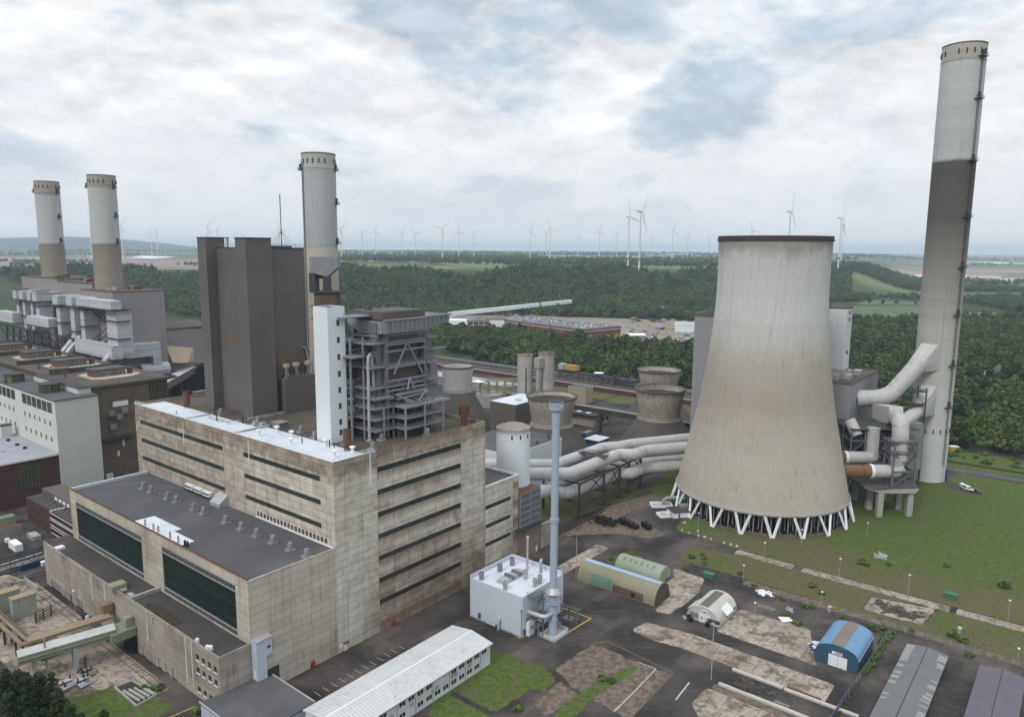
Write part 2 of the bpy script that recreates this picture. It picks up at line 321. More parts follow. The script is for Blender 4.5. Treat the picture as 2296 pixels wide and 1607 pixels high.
# ---------------------------------------------------------------- terrain, ground, air
def sst(x, a, b):
    k = np.clip((x - a) / (b - a), 0, 1); return k * k * (3 - 2 * k)
def hgt(x, y):
    x = np.asarray(x, float); y = np.asarray(y, float)
    r = x / np.maximum(y, 1.)
    st = 1290 + .52 * np.maximum(x, 0) + .10 * np.maximum(-x, 0)
    up = sst(y, st, st + 470) * 61
    m = (1 - sst(r, .46, .56)) * (1 - .12 * sst(-r, .30, .45))
    roll = 4 * np.sin(x / 830 + 1) * np.sin(y / 610) * sst(y, 1500, 2400)
    dip = -26 * sst(-r, .36, .44) * sst(y, 1900, 2300) * (1 - sst(y, 4300, 5200))
    far = 40 * sst(y, 3500, 9000) * sst(r, .46, .56)
    return up * m + roll * m + dip + far
def grid_mesh(name, X, Y, Z, mat, attrs=None):
    ny, nx = X.shape
    v = np.stack([X, Y, Z], -1).reshape(-1, 3)
    i = np.arange(nx * ny).reshape(ny, nx)
    f = np.stack([i[:-1, :-1], i[:-1, 1:], i[1:, 1:], i[1:, :-1]], -1).reshape(-1, 4)
    me = bpy.data.meshes.new(name); me.vertices.add(len(v)); me.vertices.foreach_set('co', v.ravel())
    me.loops.add(f.size); me.loops.foreach_set('vertex_index', f.ravel().astype(np.int32))
    me.polygons.add(len(f)); me.polygons.foreach_set('loop_start', np.arange(0, f.size, 4, dtype=np.int32))
    me.polygons.foreach_set('use_smooth', np.ones(len(f), bool))
    me.update(calc_edges=True); me.materials.append(mat)
    for k, a in (attrs or {}).items():
        at_ = me.attributes.new(k, 'FLOAT', 'POINT'); at_.data.foreach_set('value', a.ravel().astype(np.float32))
    o = bpy.data.objects.new(name, me); COL.objects.link(o); return o

def field_material():
    m, t = newmat('terrain_fields')
    co = t.n('ShaderNodeTexCoord').outputs['Object']
    rot = t.mapp(co, rot=(0, 0, .35))
    br = t.n('ShaderNodeTexBrick', {'Vector': rot, 'Color1': (0, 0, 0, 1), 'Color2': (1, 1, 1, 1), 'Mortar': (.5, .5, .5, 1), 'Scale': 1., 'Mortar Size': 6., 'Brick Width': 620., 'Row Height': 240.}, offset=.37).outputs[0]
    cr = t.n('ShaderNodeValToRGB', {0: br}); e = cr.color_ramp; e.interpolation = 'CONSTANT'
    for p, c in ((0, (.10, .14, .05)), (.18, (.08, .12, .045)), (.36, (.14, .165, .075)), (.52, (.20, .19, .10)), (.64, (.095, .14, .05)), (.8, (.065, .10, .04)), (.9, (.16, .14, .09))):
        el = e.elements[0] if p == 0 else e.elements.new(p); el.position = p; el.color = c4(c)
    e.elements[-1].position = .95
    c = t.mix(t.ss(t.noise(co, .004, 4.), .45, .6), cr.outputs[0], (.06, .09, .035))
    sp = t.n('ShaderNodeSeparateXYZ', {0: co}).outputs
    near = t.mix(t.ss(t.noise(co, .03, 4.), .4, .6), (.028, .042, .016), (.05, .06, .026))
    c = t.mix(t.ss(sp[1], 1500., 2100.), near, c)
    r = t.mth('DIVIDE', sp[0], t.mth('MAXIMUM', sp[1], 1.))
    pit = t.mth('MULTIPLY', t.mth('MULTIPLY', t.ss(r, -.375, -.43), t.ss(sp[1], 2050., 2250.)), t.ss(sp[1], 4900., 4600.))
    pc = t.mix(t.ss(t.noise(t.mapp(co, sc=(.4, 1, 1)), .006, 5.), .42, .6), (.20, .135, .115), (.30, .225, .185))
    c = t.mix(pit, c, pc)
    pit2 = t.mth('MULTIPLY', t.mth('MULTIPLY', t.ss(r, .50, .54), t.ss(sp[1], 3300., 3500.)), t.ss(sp[1], 5200., 4700.))
    c = t.mix(pit2, c, t.mix(t.ss(t.noise(t.mapp(co, sc=(.3, 1, 1)), .004, 4.), .45, .55), (.13, .115, .11), (.34, .24, .17)))
    b = t.n('ShaderNodeBsdfPrincipled', {'Base Color': c, 'Roughness': .95, 'Specular IOR Level': .1}); t.n('ShaderNodeOutputMaterial', {0: b.outputs[0]})
    return m
q = np.linspace(-1, 1, 261); gx = np.sinh(q * 5.2) / math.sinh(5.2) * 19500
q = np.linspace(0, 1, 300); gy = -900 + np.sinh(q * 4.6) / math.sinh(4.6) * 24500
X, Y = np.meshgrid(gx, gy)
UU = (X - OX) * SA + (Y - OY) * CA; VV = -(X - OX) * CA + (Y - OY) * SA
terrain = grid_mesh('terrain', X, Y, hgt(X, Y) - 1.0, field_material()); tag(terrain, kind='structure')

def inpoly(P, A=None, B=None):
    A = GU if A is None else A; B = GV if B is None else B
    r = np.zeros(A.shape, bool); n = len(P)
    for i in range(n):
        (x0, y0), (x1, y1) = P[i], P[(i + 1) % n]
        if y0 == y1: continue
        k = ((y0 > B) != (y1 > B)) & (A < (x1 - x0) * (B - y0) / (y1 - y0) + x0); r ^= k
    return r
def blur(a, k):
    for ax in (0, 1):
        p = np.pad(a, [(k + 1, k) if i == ax else (0, 0) for i in (0, 1)], mode='edge'); c = np.cumsum(p, ax)
        n = 2 * k + 1
        a = (np.take(c, range(n, c.shape[ax]), ax) - np.take(c, range(0, c.shape[ax] - n), ax)) / n
    return a
def lay(base, polys, val=1., k=1):
    m = np.zeros(GU.shape)
    for p in polys: m = np.maximum(m, inpoly(p))
    m = blur(m.astype(float), k); return base * (1 - m) + val * m
def vnoise(sc, seed):
    r = np.random.default_rng(seed); a = np.zeros(GU.shape); amp = 1.; tot = 0
    for o_ in range(4):
        n = 64; g = r.random((n, n)); xx = (GU / sc * 2 ** o_) % (n - 1); yy = (GV / sc * 2 ** o_) % (n - 1)
        i = xx.astype(int); j = yy.astype(int); fx = xx - i; fy = yy - j; fx = fx * fx * (3 - 2 * fx); fy = fy * fy * (3 - 2 * fy)
        a += amp * ((g[j, i] * (1 - fx) + g[j, i + 1] * fx) * (1 - fy) + (g[j + 1, i] * (1 - fx) + g[j + 1, i + 1] * fx) * fy); tot += amp; amp *= .5
    return a / tot
def ground_material():
    m, t = newmat('yard_ground')
    A = lambda k: t.n('ShaderNodeAttribute', attribute_name=k).outputs['Fac']
    co = t.n('ShaderNodeTexCoord').outputs['Object']
    n1 = t.noise(co, .55, 6., .62); n2 = t.noise(co, .05, 5., .6); n3 = t.noise(co, 2.6, 3., .6); n4 = t.noise(t.mapp(co, rot=(0, 0, TH), sc=(1, .12, 1)), .6, 4., .6)
    def mask(a, amt=.55, lo=.40, hi=.60): return t.ss(t.mth('ADD', a, t.mth('MULTIPLY', t.mth('SUBTRACT', n1, .5), amt)), lo, hi)
    asp = t.mix(t.ss(n2, .36, .66), (.036, .033, .033), (.098, .086, .079)); asp = t.mix(t.mth('MULTIPLY', t.ss(n1, .52, .72), .35), asp, (.115, .10, .09)); asp = t.mix(t.mth('MULTIPLY', t.ss(n3, .5, .75), .3), asp, (.018, .018, .018)); pt = t.n('ShaderNodeTexBrick', {'Vector': t.mapp(co, rot=(0, 0, -TH)), 'Color1': (.72, .72, .72, 1), 'Color2': (1.35, 1.3, 1.28, 1), 'Mortar': (.5, .5, .5, 1), 'Scale': 1., 'Mortar Size': .05, 'Brick Width': 17., 'Row Height': 6.5}, offset=.41).outputs[0]; asp = t.mix(t.ss(n2, .4, .6, .2, .8), asp, t.mix(1., asp, pt, 'MULTIPLY')); asp = t.mix(t.mth('MULTIPLY', t.ss(t.noise(t.mapp(co, rot=(0, 0, -TH), sc=(.08, 1, 1)), .9, 5., .65), .56, .7), .4), asp, (.12, .105, .092))
    cc = t.mix(t.ss(n2, .40, .62), (.40, .35, .295), (.29, .245, .20)); cc = t.mix(t.mth('MULTIPLY', t.ss(n1, .48, .62), .7), cc, (.15, .115, .09)); cc = t.mix(t.mth('MULTIPLY', t.ss(t.noise(co, .16, 6., .7), .52, .6), .75), cc, (.105, .085, .07)); cc = t.mix(t.mth('MULTIPLY', t.ss(n3, .56, .7), .5), cc, (.42, .39, .35))
    sl = t.n('ShaderNodeTexBrick', {'Vector': t.mapp(co, rot=(0, 0, -TH)), 'Color1': (1, 1, 1, 1), 'Color2': (.8, .79, .77, 1), 'Mortar': (.42, .38, .34, 1), 'Scale': 1., 'Mortar Size': .09, 'Mortar Smooth': .2, 'Brick Width': 4.7, 'Row Height': 3.9}, offset=0.).outputs[0]
    cc = t.mix(.8, cc, sl, 'MULTIPLY')
    vor = t.n('ShaderNodeTexVoronoi', {'Vector': t.mapp(co, sc=(1, 1, 1)), 'Scale': .26, 'Randomness': 1.}, feature='DISTANCE_TO_EDGE').outputs['Distance']
    cc = t.mix(t.mth('MULTIPLY', t.ss(t.mth('ADD', vor, t.mth('MULTIPLY', t.mth('SUBTRACT', n3, .5), .12)), .05, .01), .22), cc, (.09, .08, .06))
    di = t.mix(t.ss(n1, .38, .62), (.105, .082, .066), (.185, .15, .12)); di = t.mix(t.mth('MULTIPLY', t.ss(n3, .55, .7), .5), di, (.05, .042, .038))
    dr = t.mth('ADD', A('dry'), t.mth('MULTIPLY', t.mth('SUBTRACT', n1, .5), .9))
    gr = t.mix(t.ss(n1, .35, .66), (.062, .092, .020), (.098, .134, .034)); gr = t.mix(t.ss(t.noise(co, .11, 6., .65), .46, .62), gr, (.085, .098, .034)); gr = t.mix(t.ss(dr, .42, .72), gr, t.mix(t.ss(n3, .35, .65), (.080, .082, .036), (.132, .118, .058)))
    gr = t.mix(t.mth('MULTIPLY', t.ss(t.noise(t.mapp(co, rot=(0, 0, .5), sc=(1, .25, 1)), .22, 6., .68), .56, .68), .6), gr, (.115, .092, .062))
    gr = t.mix(t.mth('MULTIPLY', t.ss(t.noise(co, .8, 3., .5), .60, .66), .75), gr, (.026, .045, .012))
    c = t.mix(mask(A('dirt'), .8), asp, di); c = t.mix(mask(A('conc'), .5, .44, .54), c, cc); c = t.mix(mask(A('grass'), .9, .42, .58), c, gr)
    b = t.n('ShaderNodeBsdfPrincipled', {'Base Color': c, 'Roughness': .93, 'Specular IOR Level': .12, 'Normal': t.n('ShaderNodeBump', {'Strength': .35, 'Distance': .2, 'Height': n3}).outputs[0]})
    t.n('ShaderNodeOutputMaterial', {0: b.outputs[0]}); return m
M_GROUND = ground_material()
def build_ground(st_, v0g, v1g):
 global GU, GV
 gu = np.arange(-78, 420, st_); gv = np.arange(v0g, v1g, st_)
 GU, GV = np.meshgrid(gu, gv)
 Z0 = np.zeros(GU.shape)
 grassP = [[(141, -30.5), (153, -27.5), (169, -31), (175, -22), (174, -6), (180, 3), (205, 6), (300, -20), (303, -97), (303, -196), (139.2, -196), (139.2, -57), (141.2, -42)],
           [(113, 9), (150, 5.5), (181, 2), (178, 32), (120, 32)],
           [(116.6, -44), (131, -42.3), (134.4, -57.5), (134.4, -196), (114.6, -196), (116.6, -78)],
           [(99, -23.3), (109.5, -25.5), (111.5, -33.5), (99.2, -31.5)],
           [(28.9, -29.4), (30.3, -48.8), (28.1, -53.2), (15.9, -54.8), (7.1, -51), (-8, -72), (-40, -72), (-36, -38.5), (-3, -38), (0, -35.4), (23.6, -34.6)],
           [(16.8, -66.), (14, -62), (20.6, -60.5), (32.6, -61.8), (47.6, -65.2), (46, -67.2), (37, -66.2), (27, -64.6)],
           [(-53.5, 34), (-45, 31.5), (-45.6, 20), (-41, 20.5), (-40, 11.5), (-47, 10.5), (-58, 24), (-70, 40), (-70, 60)],
           [(318, -196), (314, -98), (317, -60), (352, -20), (352, -196)], [(303.5, -99), (307, -108), (301, -112), (298, -104)],
           [(205, 70), (240, 62), (246, 84), (216, 92)], [(232, 52), (240, 46), (248, 60), (238, 66)], [(335, 40), (365, 40), (365, 240), (350, 240), (340, 120)],
           [(-52, 156), (-46, 150), (-50, 142), (-58, 148)]]
 cut = [[(284, -99), (302, -100), (306, -96), (306, -102), (300, -108), (286, -103), (276, -114), (270, -120), (268, -112), (276, -104)], [(-4, -38), (3, -50), (6, -70), (2, -70), (-1, -50), (-8, -38)], [(7.4, -50.5), (7.2, -36), (5.8, -36), (5.6, -52)], [(22, -51), (8, -49.5), (8, -54), (21, -55.5)],
        [(118.8, -104.8), (130.6, -104.8), (135, -123), (119.6, -122)]]
 grass = lay(Z0, grassP, 1., 2); grass = lay(grass, cut, .0, 1)
 concP = [[(134.9, -57), (138.8, -57), (138.8, -196), (135., -196)], [(83.8, -14.2), (109.5, -13.9), (109.2, -19.6), (80.3, -19.0)],
          [(76.9, -55.4), (77.9, -60.3), (97.6, -60.6), (107.9, -58), (109, -46), (103, -49), (90.4, -50), (90.4, -54.6)],
          [(69.1, -56.5), (62.3, -55.9), (61.3, -63.5), (63, -72.7), (62.5, -86.3), (61.2, -87), (61.2, -110), (72., -110), (71.6, -70)],
          [(77.5, -75), (95, -75.3), (96.5, -96), (81, -101.8), (77.5, -104)], [(49.2, -84.8), (41, -84.8), (33, -92), (36, -112), (50, -112)],
          [(132, -132), (132.6, -147), (118.4, -147), (118.3, -139), (122, -132.8)], [(119.4, -105.4), (130.2, -105.4), (134.2, -122.7), (120.2, -121)],
          [(-46, 19.5), (-36.9, 19.5), (-36.4, 112), (-41, 128), (-60, 128), (-60, 60), (-50, 40)], [(197.6, -109.8), (199.3, -117.4), (193.8, -126.1), (187.3, -112.4)],
          [(150, -108), (160, -106), (163, -113), (152, -115)], [(196, 64), (238, 46), (242, 52), (200, 70)]]
 conc = lay(Z0, concP, 1., 1)
 conc = lay(conc, [[(134, -78.1), (140, -78.1), (140, -81), (134, -81)], [(134, -126.3), (140, -126.3), (140, -128.2), (134, -128.2)]], 0., 0)
 conc = lay(conc, [[(53.3, -87), (61, -87), (61, -110), (53.3, -110)]], .42, 1)
 dirtP = [[(108.2, .5), (125.5, -.1), (141, -.5), (141.6, -12), (140.7, -18.3), (134.6, -29.4), (127.5, -26.9), (122.7, -13.4)],
          [(49, -51.2), (48.2, -70.8), (49.4, -74.7), (25.5, -76), (28, -58), (31.8, -49.9)], [(49, -86), (53, -86), (53, -110), (49, -110)], [(16, -55), (28, -54), (26, -62), (14, -60)],
          [(143, -57.8), (148.2, -58.6), (160, -66), (172, -84), (191, -89.5), (192, -92), (171, -87), (158, -70), (147, -61)], [(120, 0), (186, -16), (190, -6), (150, 4)],
          [(150, -110), (156, -132), (148, -150), (142, -140), (141, -115)], [(-54, 60), (-47, 40), (-37, 40), (-37, 20), (-47, 20), (-58, 40)], [(112, -69), (116, -69), (116.5, -190), (112.8, -190)]]
 dirt = lay(Z0, dirtP, .9, 1)
 dry = lay(Z0 + .25, [[(139, -56), (139, -196), (158, -196), (160, -110), (168, -80), (150, -44), (141, -30)], [(116, -40), (135, -40), (135, -196), (114, -196)], [(110, 5), (205, 5), (205, 32), (110, 32)]], .72, 5)
 dry = lay(dry, [[(200, 35), (370, 35), (370, 240), (200, 240)]], .6, 3)
 dry = lay(dry, [[(205, -90), (300, -100), (300, -196), (180, -196), (178, -120)]], .08, 6)
 n_ = vnoise(22, 3)
 bare = grass * np.clip((n_ - .60) * 6, 0, 1) * (GU > 139) * (GV < -95) * (GU < 200); dirt = np.maximum(dirt, bare); grass = grass * (1 - .8 * bare)
 dry = np.clip(dry + (vnoise(14, 5) - .5) * 1.1, 0, 1)
 GX = OX + GU * SA - GV * CA; GY = OY + GU * CA + GV * SA
 return tag(grid_mesh('ground', GX, GY, Z0, M_GROUND, {'grass': grass, 'conc': conc, 'dirt': dirt, 'dry': dry}), kind='structure')

ground = build_ground(.6, -196, 128); ground2 = build_ground(1.6, 126.4, 520)
hz_ = bx(-20000, 20000, -1200, 24300, -3, 246).build('haze', (lambda: None)() or bpy.data.materials.new('haze_air'), frame='X'); tag(hz_, kind='stuff')
m = hz_.data.materials[0]; m.use_nodes = True; t = NT(m.node_tree)
pv = t.n('ShaderNodeVolumePrincipled', {'Color': (.70, .83, .98, 1), 'Density': HAZE, 'Anisotropy': .2})
t.n('ShaderNodeOutputMaterial', {1: pv.outputs[0]})
# ---------------------------------------------------------------- trees and woods
def leaf_mat(name, a, b, c3):
    m, t = newmat(name)
    oi = t.n('ShaderNodeObjectInfo').outputs
    co = t.n('ShaderNodeNewGeometry').outputs['Position']
    patch = t.noise(co, .011, 4., .6)
    col = t.mix(t.ss(t.mth('ADD', t.mth('MULTIPLY', oi['Random'], .5), t.mth('MULTIPLY', patch, 1.1)), .50, 1.0), c4(a), c4(b))
    col = t.mix(t.mth('MULTIPLY', t.ss(t.mth('FRACT', t.mth('MULTIPLY', oi['Random'], 7.3)), .72, .98), .6), col, c4(c3))
    isl = t.n('ShaderNodeNewGeometry').outputs['Random Per Island']
    col = t.mix(1., col, t.mix(isl, (.52, .56, .5), (1.45, 1.4, 1.25)), 'MULTIPLY')
    b = t.n('ShaderNodeBsdfPrincipled', {'Base Color': col, 'Roughness': .75, 'Specular IOR Level': .2})
    t.n('ShaderNodeOutputMaterial', {0: b.outputs[0]}); return m
m_leaf = leaf_mat('broadleaf_foliage', (.016, .034, .012), (.062, .092, .024), (.105, .122, .045))
m_leaf_b = leaf_mat('bright_foliage', (.045, .085, .016), (.075, .125, .026), (.09, .12, .04))
m_pine = leaf_mat('pine_foliage', (.012, .024, .010), (.026, .040, .014), (.04, .05, .018))
m_bark = M('grey_brown_bark', (.07, .055, .042), var=.3)
def crown_mesh(name, seed, blobs, cards, size, mat, squash=.85):
    r = np.random.default_rng(seed); vs = []; fs = []
    for (bx_, by_, bz_, br) in blobs:
        k = max(6, int(cards * br * br / sum(b[3] ** 2 for b in blobs)))
        d = r.normal(size=(k, 3)); d /= np.linalg.norm(d, axis=1)[:, None]
        d[:, 2] = np.where(d[:, 2] < -.45, -d[:, 2] * .5, d[:, 2])
        rad = br * (.72 + .36 * r.random(k)); P = d * rad[:, None]; P[:, 2] *= squash; P += (bx_, by_, bz_)
        nn = d + r.normal(size=(k, 3)) * .38; nn[:, 2] += .25; nn /= np.linalg.norm(nn, axis=1)[:, None]
        for p, n in zip(P, nn):
            a = np.cross(n, (0.3, .2, 1.)); a /= np.linalg.norm(a); b = np.cross(n, a); an = r.random() * 6.28
            a, b = a * math.cos(an) + b * math.sin(an), b * math.cos(an) - a * math.sin(an)
            s = size * (.6 + .8 * r.random()); o = len(vs); m_ = 5
            for j in range(m_):
                an = 6.283 * j / m_; q = s * (.75 + .5 * r.random()); vs.append(tuple(p + a * math.cos(an) * q + b * math.sin(an) * q * .8 + n * (-.15 * s)))
            vs.append(tuple(p + n * .22 * s)); fs += [(o + j, o + (j + 1) % m_, o + m_) for j in range(m_)]
    me = bpy.data.meshes.new(name); me.from_pydata(vs, [], fs); me.materials.append(mat); me.update(); return me
def blobset(seed, R, H, n):
    r = np.random.default_rng(seed); out = [(0, 0, H * .62, R * .62)]
    for i in range(n):
        an = r.random() * 6.283; q = R * (.35 + .35 * r.random()); out.append((q * math.cos(an), q * math.sin(an), H * (.38 + .42 * r.random()), R * (.34 + .2 * r.random())))
    out.append((R * .1, 0, H * .86, R * .36)); return out
CROWN = [crown_mesh('crown', 20 + i, blobset(20 + i, R, H, n), 190, .95, m_leaf) for i, (R, H, n) in enumerate(((4.3, 12, 6), (5.0, 11, 8), (3.6, 13.5, 5), (4.6, 9.5, 7)))]
CROWN_FAR = [crown_mesh('crown_far', 40 + i, blobset(60 + i, R, H, n), 84, 1.35, m_leaf) for i, (R, H, n) in enumerate(((4.8, 12, 5), (5.4, 10.5, 6), (4.0, 13.5, 4)))]
def trunk_mesh(seed, h, r):
    mb = MB(); rr = random.Random(seed); mb.tube([(0, 0, -.6), (.1, 0, h * .4), (.05, .15, h * .75)], [r, r * .75, r * .35], 7)
    for k in range(5):
        an = rr.random() * 6.28; z = h * (.3 + .09 * k); mb.tube([(0, 0, z), (math.cos(an) * h * .13, math.sin(an) * h * .13, z + h * .14), (math.cos(an) * h * .24, math.sin(an) * h * .24, z + h * .24)], [r * .4, r * .28, r * .1], 5)
    me = bpy.data.meshes.new('trunk'); me.from_pydata(mb.v, [], mb.f); me.materials.append(m_bark); return me
TRUNK = [trunk_mesh(i, h, .28) for i, h in enumerate((12, 11, 13.5, 9.5))]
def tree(name, x, y, z, k, sc, label, cat, group=None, crown=None, trunk=None):
    o = bpy.data.objects.new(name, None); COL.objects.link(o); o.location = (x, y, z); o.rotation_euler = (0, 0, random.random() * 6.28); o.scale = (sc * random.uniform(.9, 1.1), sc * random.uniform(.9, 1.1), sc * random.uniform(.88, 1.12))
    BASE[o] = (0, 0, 0); FRAME[o] = 'X'; tag(o, label, cat, group)
    for nm, me in (('crown', crown or CROWN[k]), ('trunk', trunk or TRUNK[k])):
        c = bpy.data.objects.new(nm, me); COL.objects.link(c); c.parent = o
    return o
def inp(P, x, y):
    return inpoly(P, np.asarray(x), np.asarray(y))
SITE = [(-150, 1215), (-140, 1010), (-62, 952), (8, 952), (60, 880), (112, 842), (160, 815), (205, 812), (330, 880), (335, 1120), (270, 1150), (20, 1222)]
FIELD1 = [(520, 1120), (560, 1098), (628, 1128), (900, 1260), (1010, 1600), (860, 1700), (640, 1560)]
CLEAR = [[(395, 640), (452, 615), (470, 660), (420, 680)], [(690, 1075), (830, 1100), (800, 1180), (700, 1160)], [(760, 1290), (900, 1310), (880, 1370), (760, 1340)], [(1350, 2200), (2000, 2100), (2300, 3200), (1500, 3200)], [(350, 585), (430, 560), (440, 600), (365, 625)],
         [(800, 1740), (1250, 1960), (1500, 1830), (1500, 1770), (1240, 1890), (900, 1700)], [(-760, 1240), (-700, 1190), (-560, 1240), (-600, 1290)], [(-2000, 2120), (-1250, 2000), (-1180, 2200), (-1900, 2400)]]
def woodland(x, y):
    u = (x - OX) * SA + (y - OY) * CA; v = -(x - OX) * CA + (y - OY) * SA
    r = x / np.maximum(y, 1)
    ok = (y > 300) & (u > np.where(v > 36, np.where(v > 330, 440, 416), 352 + .25 * np.maximum(0, -v - 96)))
    ok &= ~((u < 470) & (v > 400))
    ok &= ~((v > 330) & (u < 450))
    ok &= ~((v > 30) & (v < 120) & (u < 416))
    for P in [SITE, FIELD1] + CLEAR: ok &= ~inp(P, x, y)
    rim = 1290 + .52 * np.maximum(x, 0) + .10 * np.maximum(-x, 0) + 400 + 55 * np.sin(x / 95.) + 35 * np.sin(x / 37. + 1)
    top = np.where(r < .46, rim, 1850 + 160 * np.sin(x / 210))
    ok &= (y < top) | ((r > .46) & (y > 2050) & (y < 2700) & (np.sin(x / 140 + y / 90) > -.2))
    return ok
def scatter(x0, x1, y0, y1, s, jit=.9):
    nx = int((x1 - x0) / s); ny = int((y1 - y0) / s); A, B = np.meshgrid(np.arange(nx), np.arange(ny))
    x = x0 + (A + .5 + (RNG.random(A.shape) - .5) * jit) * s; y = y0 + (B + .5 + (RNG.random(A.shape) - .5) * jit) * s
    k = np.abs(x) < y * .86 + 60
    return x[k], y[k]
def forest_object(name, x, y, sc, meshes, kind='stuff'):
    z = hgt(x, y) - 1.
    me = bpy.data.meshes.new(name); me.vertices.add(len(x)); me.vertices.foreach_set('co', np.stack([x, y, z], -1).ravel())
    a = me.attributes.new('scl', 'FLOAT', 'POINT'); a.data.foreach_set('value', sc.astype(np.float32))
    o = bpy.data.objects.new(name, me); COL.objects.link(o); tag(o, kind=kind)
    cl = bpy.data.collections.new(name + '_kinds')
    for q in meshes: cl.objects.link(bpy.data.objects.new('tree_kind', q))
    g = bpy.data.node_groups.new(name, 'GeometryNodeTree'); g.interface.new_socket('Geometry', in_out='INPUT', socket_type='NodeSocketGeometry'); g.interface.new_socket('Geometry', in_out='OUTPUT', socket_type='NodeSocketGeometry')
    t = NT(g); gi = t.n('NodeGroupInput'); ci = t.n('GeometryNodeCollectionInfo', {'Separate Children': True, 'Reset Children': True}); ci.inputs['Collection'].default_value = cl
    rv = t.n('FunctionNodeRandomValue', {'Seed': 3}, data_type='FLOAT_VECTOR'); rv.inputs[0].default_value = (0, 0, 0); rv.inputs[1].default_value = (.12, .12, 6.283)
    ri = t.n('FunctionNodeRandomValue', {'Seed': 9}, data_type='INT'); ri.inputs[4].default_value = 0; ri.inputs[5].default_value = len(meshes) - 1
    na = t.n('GeometryNodeInputNamedAttribute', {'Name': 'scl'}, data_type='FLOAT')
    ip = t.n('GeometryNodeInstanceOnPoints', {'Points': gi.outputs[0], 'Instance': ci.outputs[0], 'Pick Instance': True, 'Instance Index': ri.outputs[2], 'Rotation': rv.outputs[0], 'Scale': na.outputs[0]})
    t.n('NodeGroupOutput', {0: ip.outputs[0]})
    md = o.modifiers.new('trees', 'NODES'); md.node_group = g
    return o
x1, y1 = scatter(-800, 700, 300, 1000, 6.2); k = woodland(x1, y1); x1, y1 = x1[k], y1[k]
dcam = np.hypot(x1, y1); near_n = 165
order = np.argsort(dcam + 40 * RNG.random(len(x1)))
# the wood's nearest trees are trees of their own
for i in order[:near_n]:
    tree('broadleaf_tree', x1[i], y1[i], -.2, int(RNG.integers(4)), float(.72 + .5 * RNG.random()), 'leafy green tree at the near edge of the wood behind the power station', 'tree', 'trees at the near edge of the wood')
rest = order[near_n:]
forest_object('woodland', x1[rest], y1[rest], .55 + .95 * RNG.random(len(rest)) ** 1.3, CROWN)
xa, ya = scatter(-1900, 2100, 1000, 2750, 9.2); k = woodland(xa, ya); xa, ya = xa[k], ya[k]
forest_object('distant_woodland', xa, ya, .6 + 1.0 * RNG.random(len(xa)) ** 1.3, CROWN_FAR)
# hedges and copses on the plateau
hx = []; hy = []; hs = []
rr = random.Random(5)
for i in range(150):
    y = rr.uniform(2300, 9000) if i > 40 else rr.uniform(2000, 3600); x = rr.uniform(-.66, .66) * y; L = rr.uniform(90, 520) * (1 + y / 5000); wd = rr.uniform(6, 60) * (1 + y / 4000); an = rr.uniform(-.3, .3)
    if .36 < -x / y < .6 and 2000 < y < 4800: continue
    if .46 < x / y and 3200 < y < 5300: continue
    n = int(L * max(wd, 14) / (14 + y / 260) ** 2) + 3
    for _ in range(min(n, 90)):
        a = rr.uniform(-.5, .5) * L; b = rr.uniform(-.5, .5) * wd; hx.append(x + a * math.cos(an) - b * math.sin(an)); hy.append(y + a * math.sin(an) + b * math.cos(an)); hs.append(rr.uniform(.8, 1.3) * (1 + y / 7000))
forest_object('plateau_hedges', np.array(hx), np.array(hy), np.array(hs), CROWN_FAR)
# ---------------------------------------------------------------- the main power house and its halls
def strip(parent, ax, pl, out, h, mat=None, d=.3, name='window_strip'):
    return MB().pane(ax, pl, out, h, d).build(name, mat or m_glass_dk, parent)
ZT = [49.3, 42.75, 36.2, 29.7, 23.15, 16.4, 9.8]
ph = thing('power_house', 'tall concrete power house with long dark window strips and white roof edge', 'power plant building', (0, 0, 0))
HR = [(15, 49.4, z - 1.65, z) for z in ZT]; HL = [(55, 110.5, z - 1.55, z) for z in (48.75, 42.1, 35.5)] + [(5.9, 43.4, z - 1.55, z) for z in (49.1, 42.5, 35.9)] + [(3., 37.5, 30.5, 32.)]
mb = MB(); mb.facade('v', 0, -1, 0, 61.2, 0, 54.2, HR, .35); mb.facade('u', 0, -1, 0, 114, 0, 54.2, HL, .3); mb.facade('u', 61.2, 1, 0, 114, 0, 54.2); mb.facade('v', 114, 1, 0, 61.2, 0, 54.2)
for a in ((.02, 61.18, 0.02, .4), (.02, .4, .4, 113.6), (60.8, 61.18, .4, 113.6), (.02, 61.18, 113.6, 113.98)): mb.box(a[0], a[1], a[2], a[3], 52.8, 54.19)
wall = mb.build('wall', m_panel, ph)
for h in HR: strip(ph, 'v', 0, -1, h, d=.33)
for h in HL[:-1]: strip(ph, 'u', 0, -1, h, d=.28)
strip(ph, 'u', 0, -1, HL[-1], m_rustband, .25)
mb = MB()
for k in range(21): mb.box(-.12, .1, 3 + k * 1.72, 3.25 + k * 1.72, 30.4, 32.1)
mb.box(-.25, 0.0, 1, 38, 30.05, 30.4); mb.build('mullion_row', m_white, ph)
bx(.4, 60.8, .4, 113.6, 51.5, 53.1).build('roof', m_roof_brown, ph)
bx(.42, 12.6, .42, 49.8, 52.9, 53.3).build('white_roof_cover', m_roof_white, ph); bx(.42, 10.5, 50.2, 113.5, 52.9, 53.35).build('white_roof_cover', m_roof_white, ph)
mb = MB(); mb.box(.42, 13.5, 49.8, 50.2, 53, 53.9); mb.box(.42, 11, 79.8, 80.2, 53, 53.7); mb.beam((14, 63.2, 53.6), (61, 63.2, 53.6), .6, .9); mb.build('roof_kerb', m_conc_gr, ph)
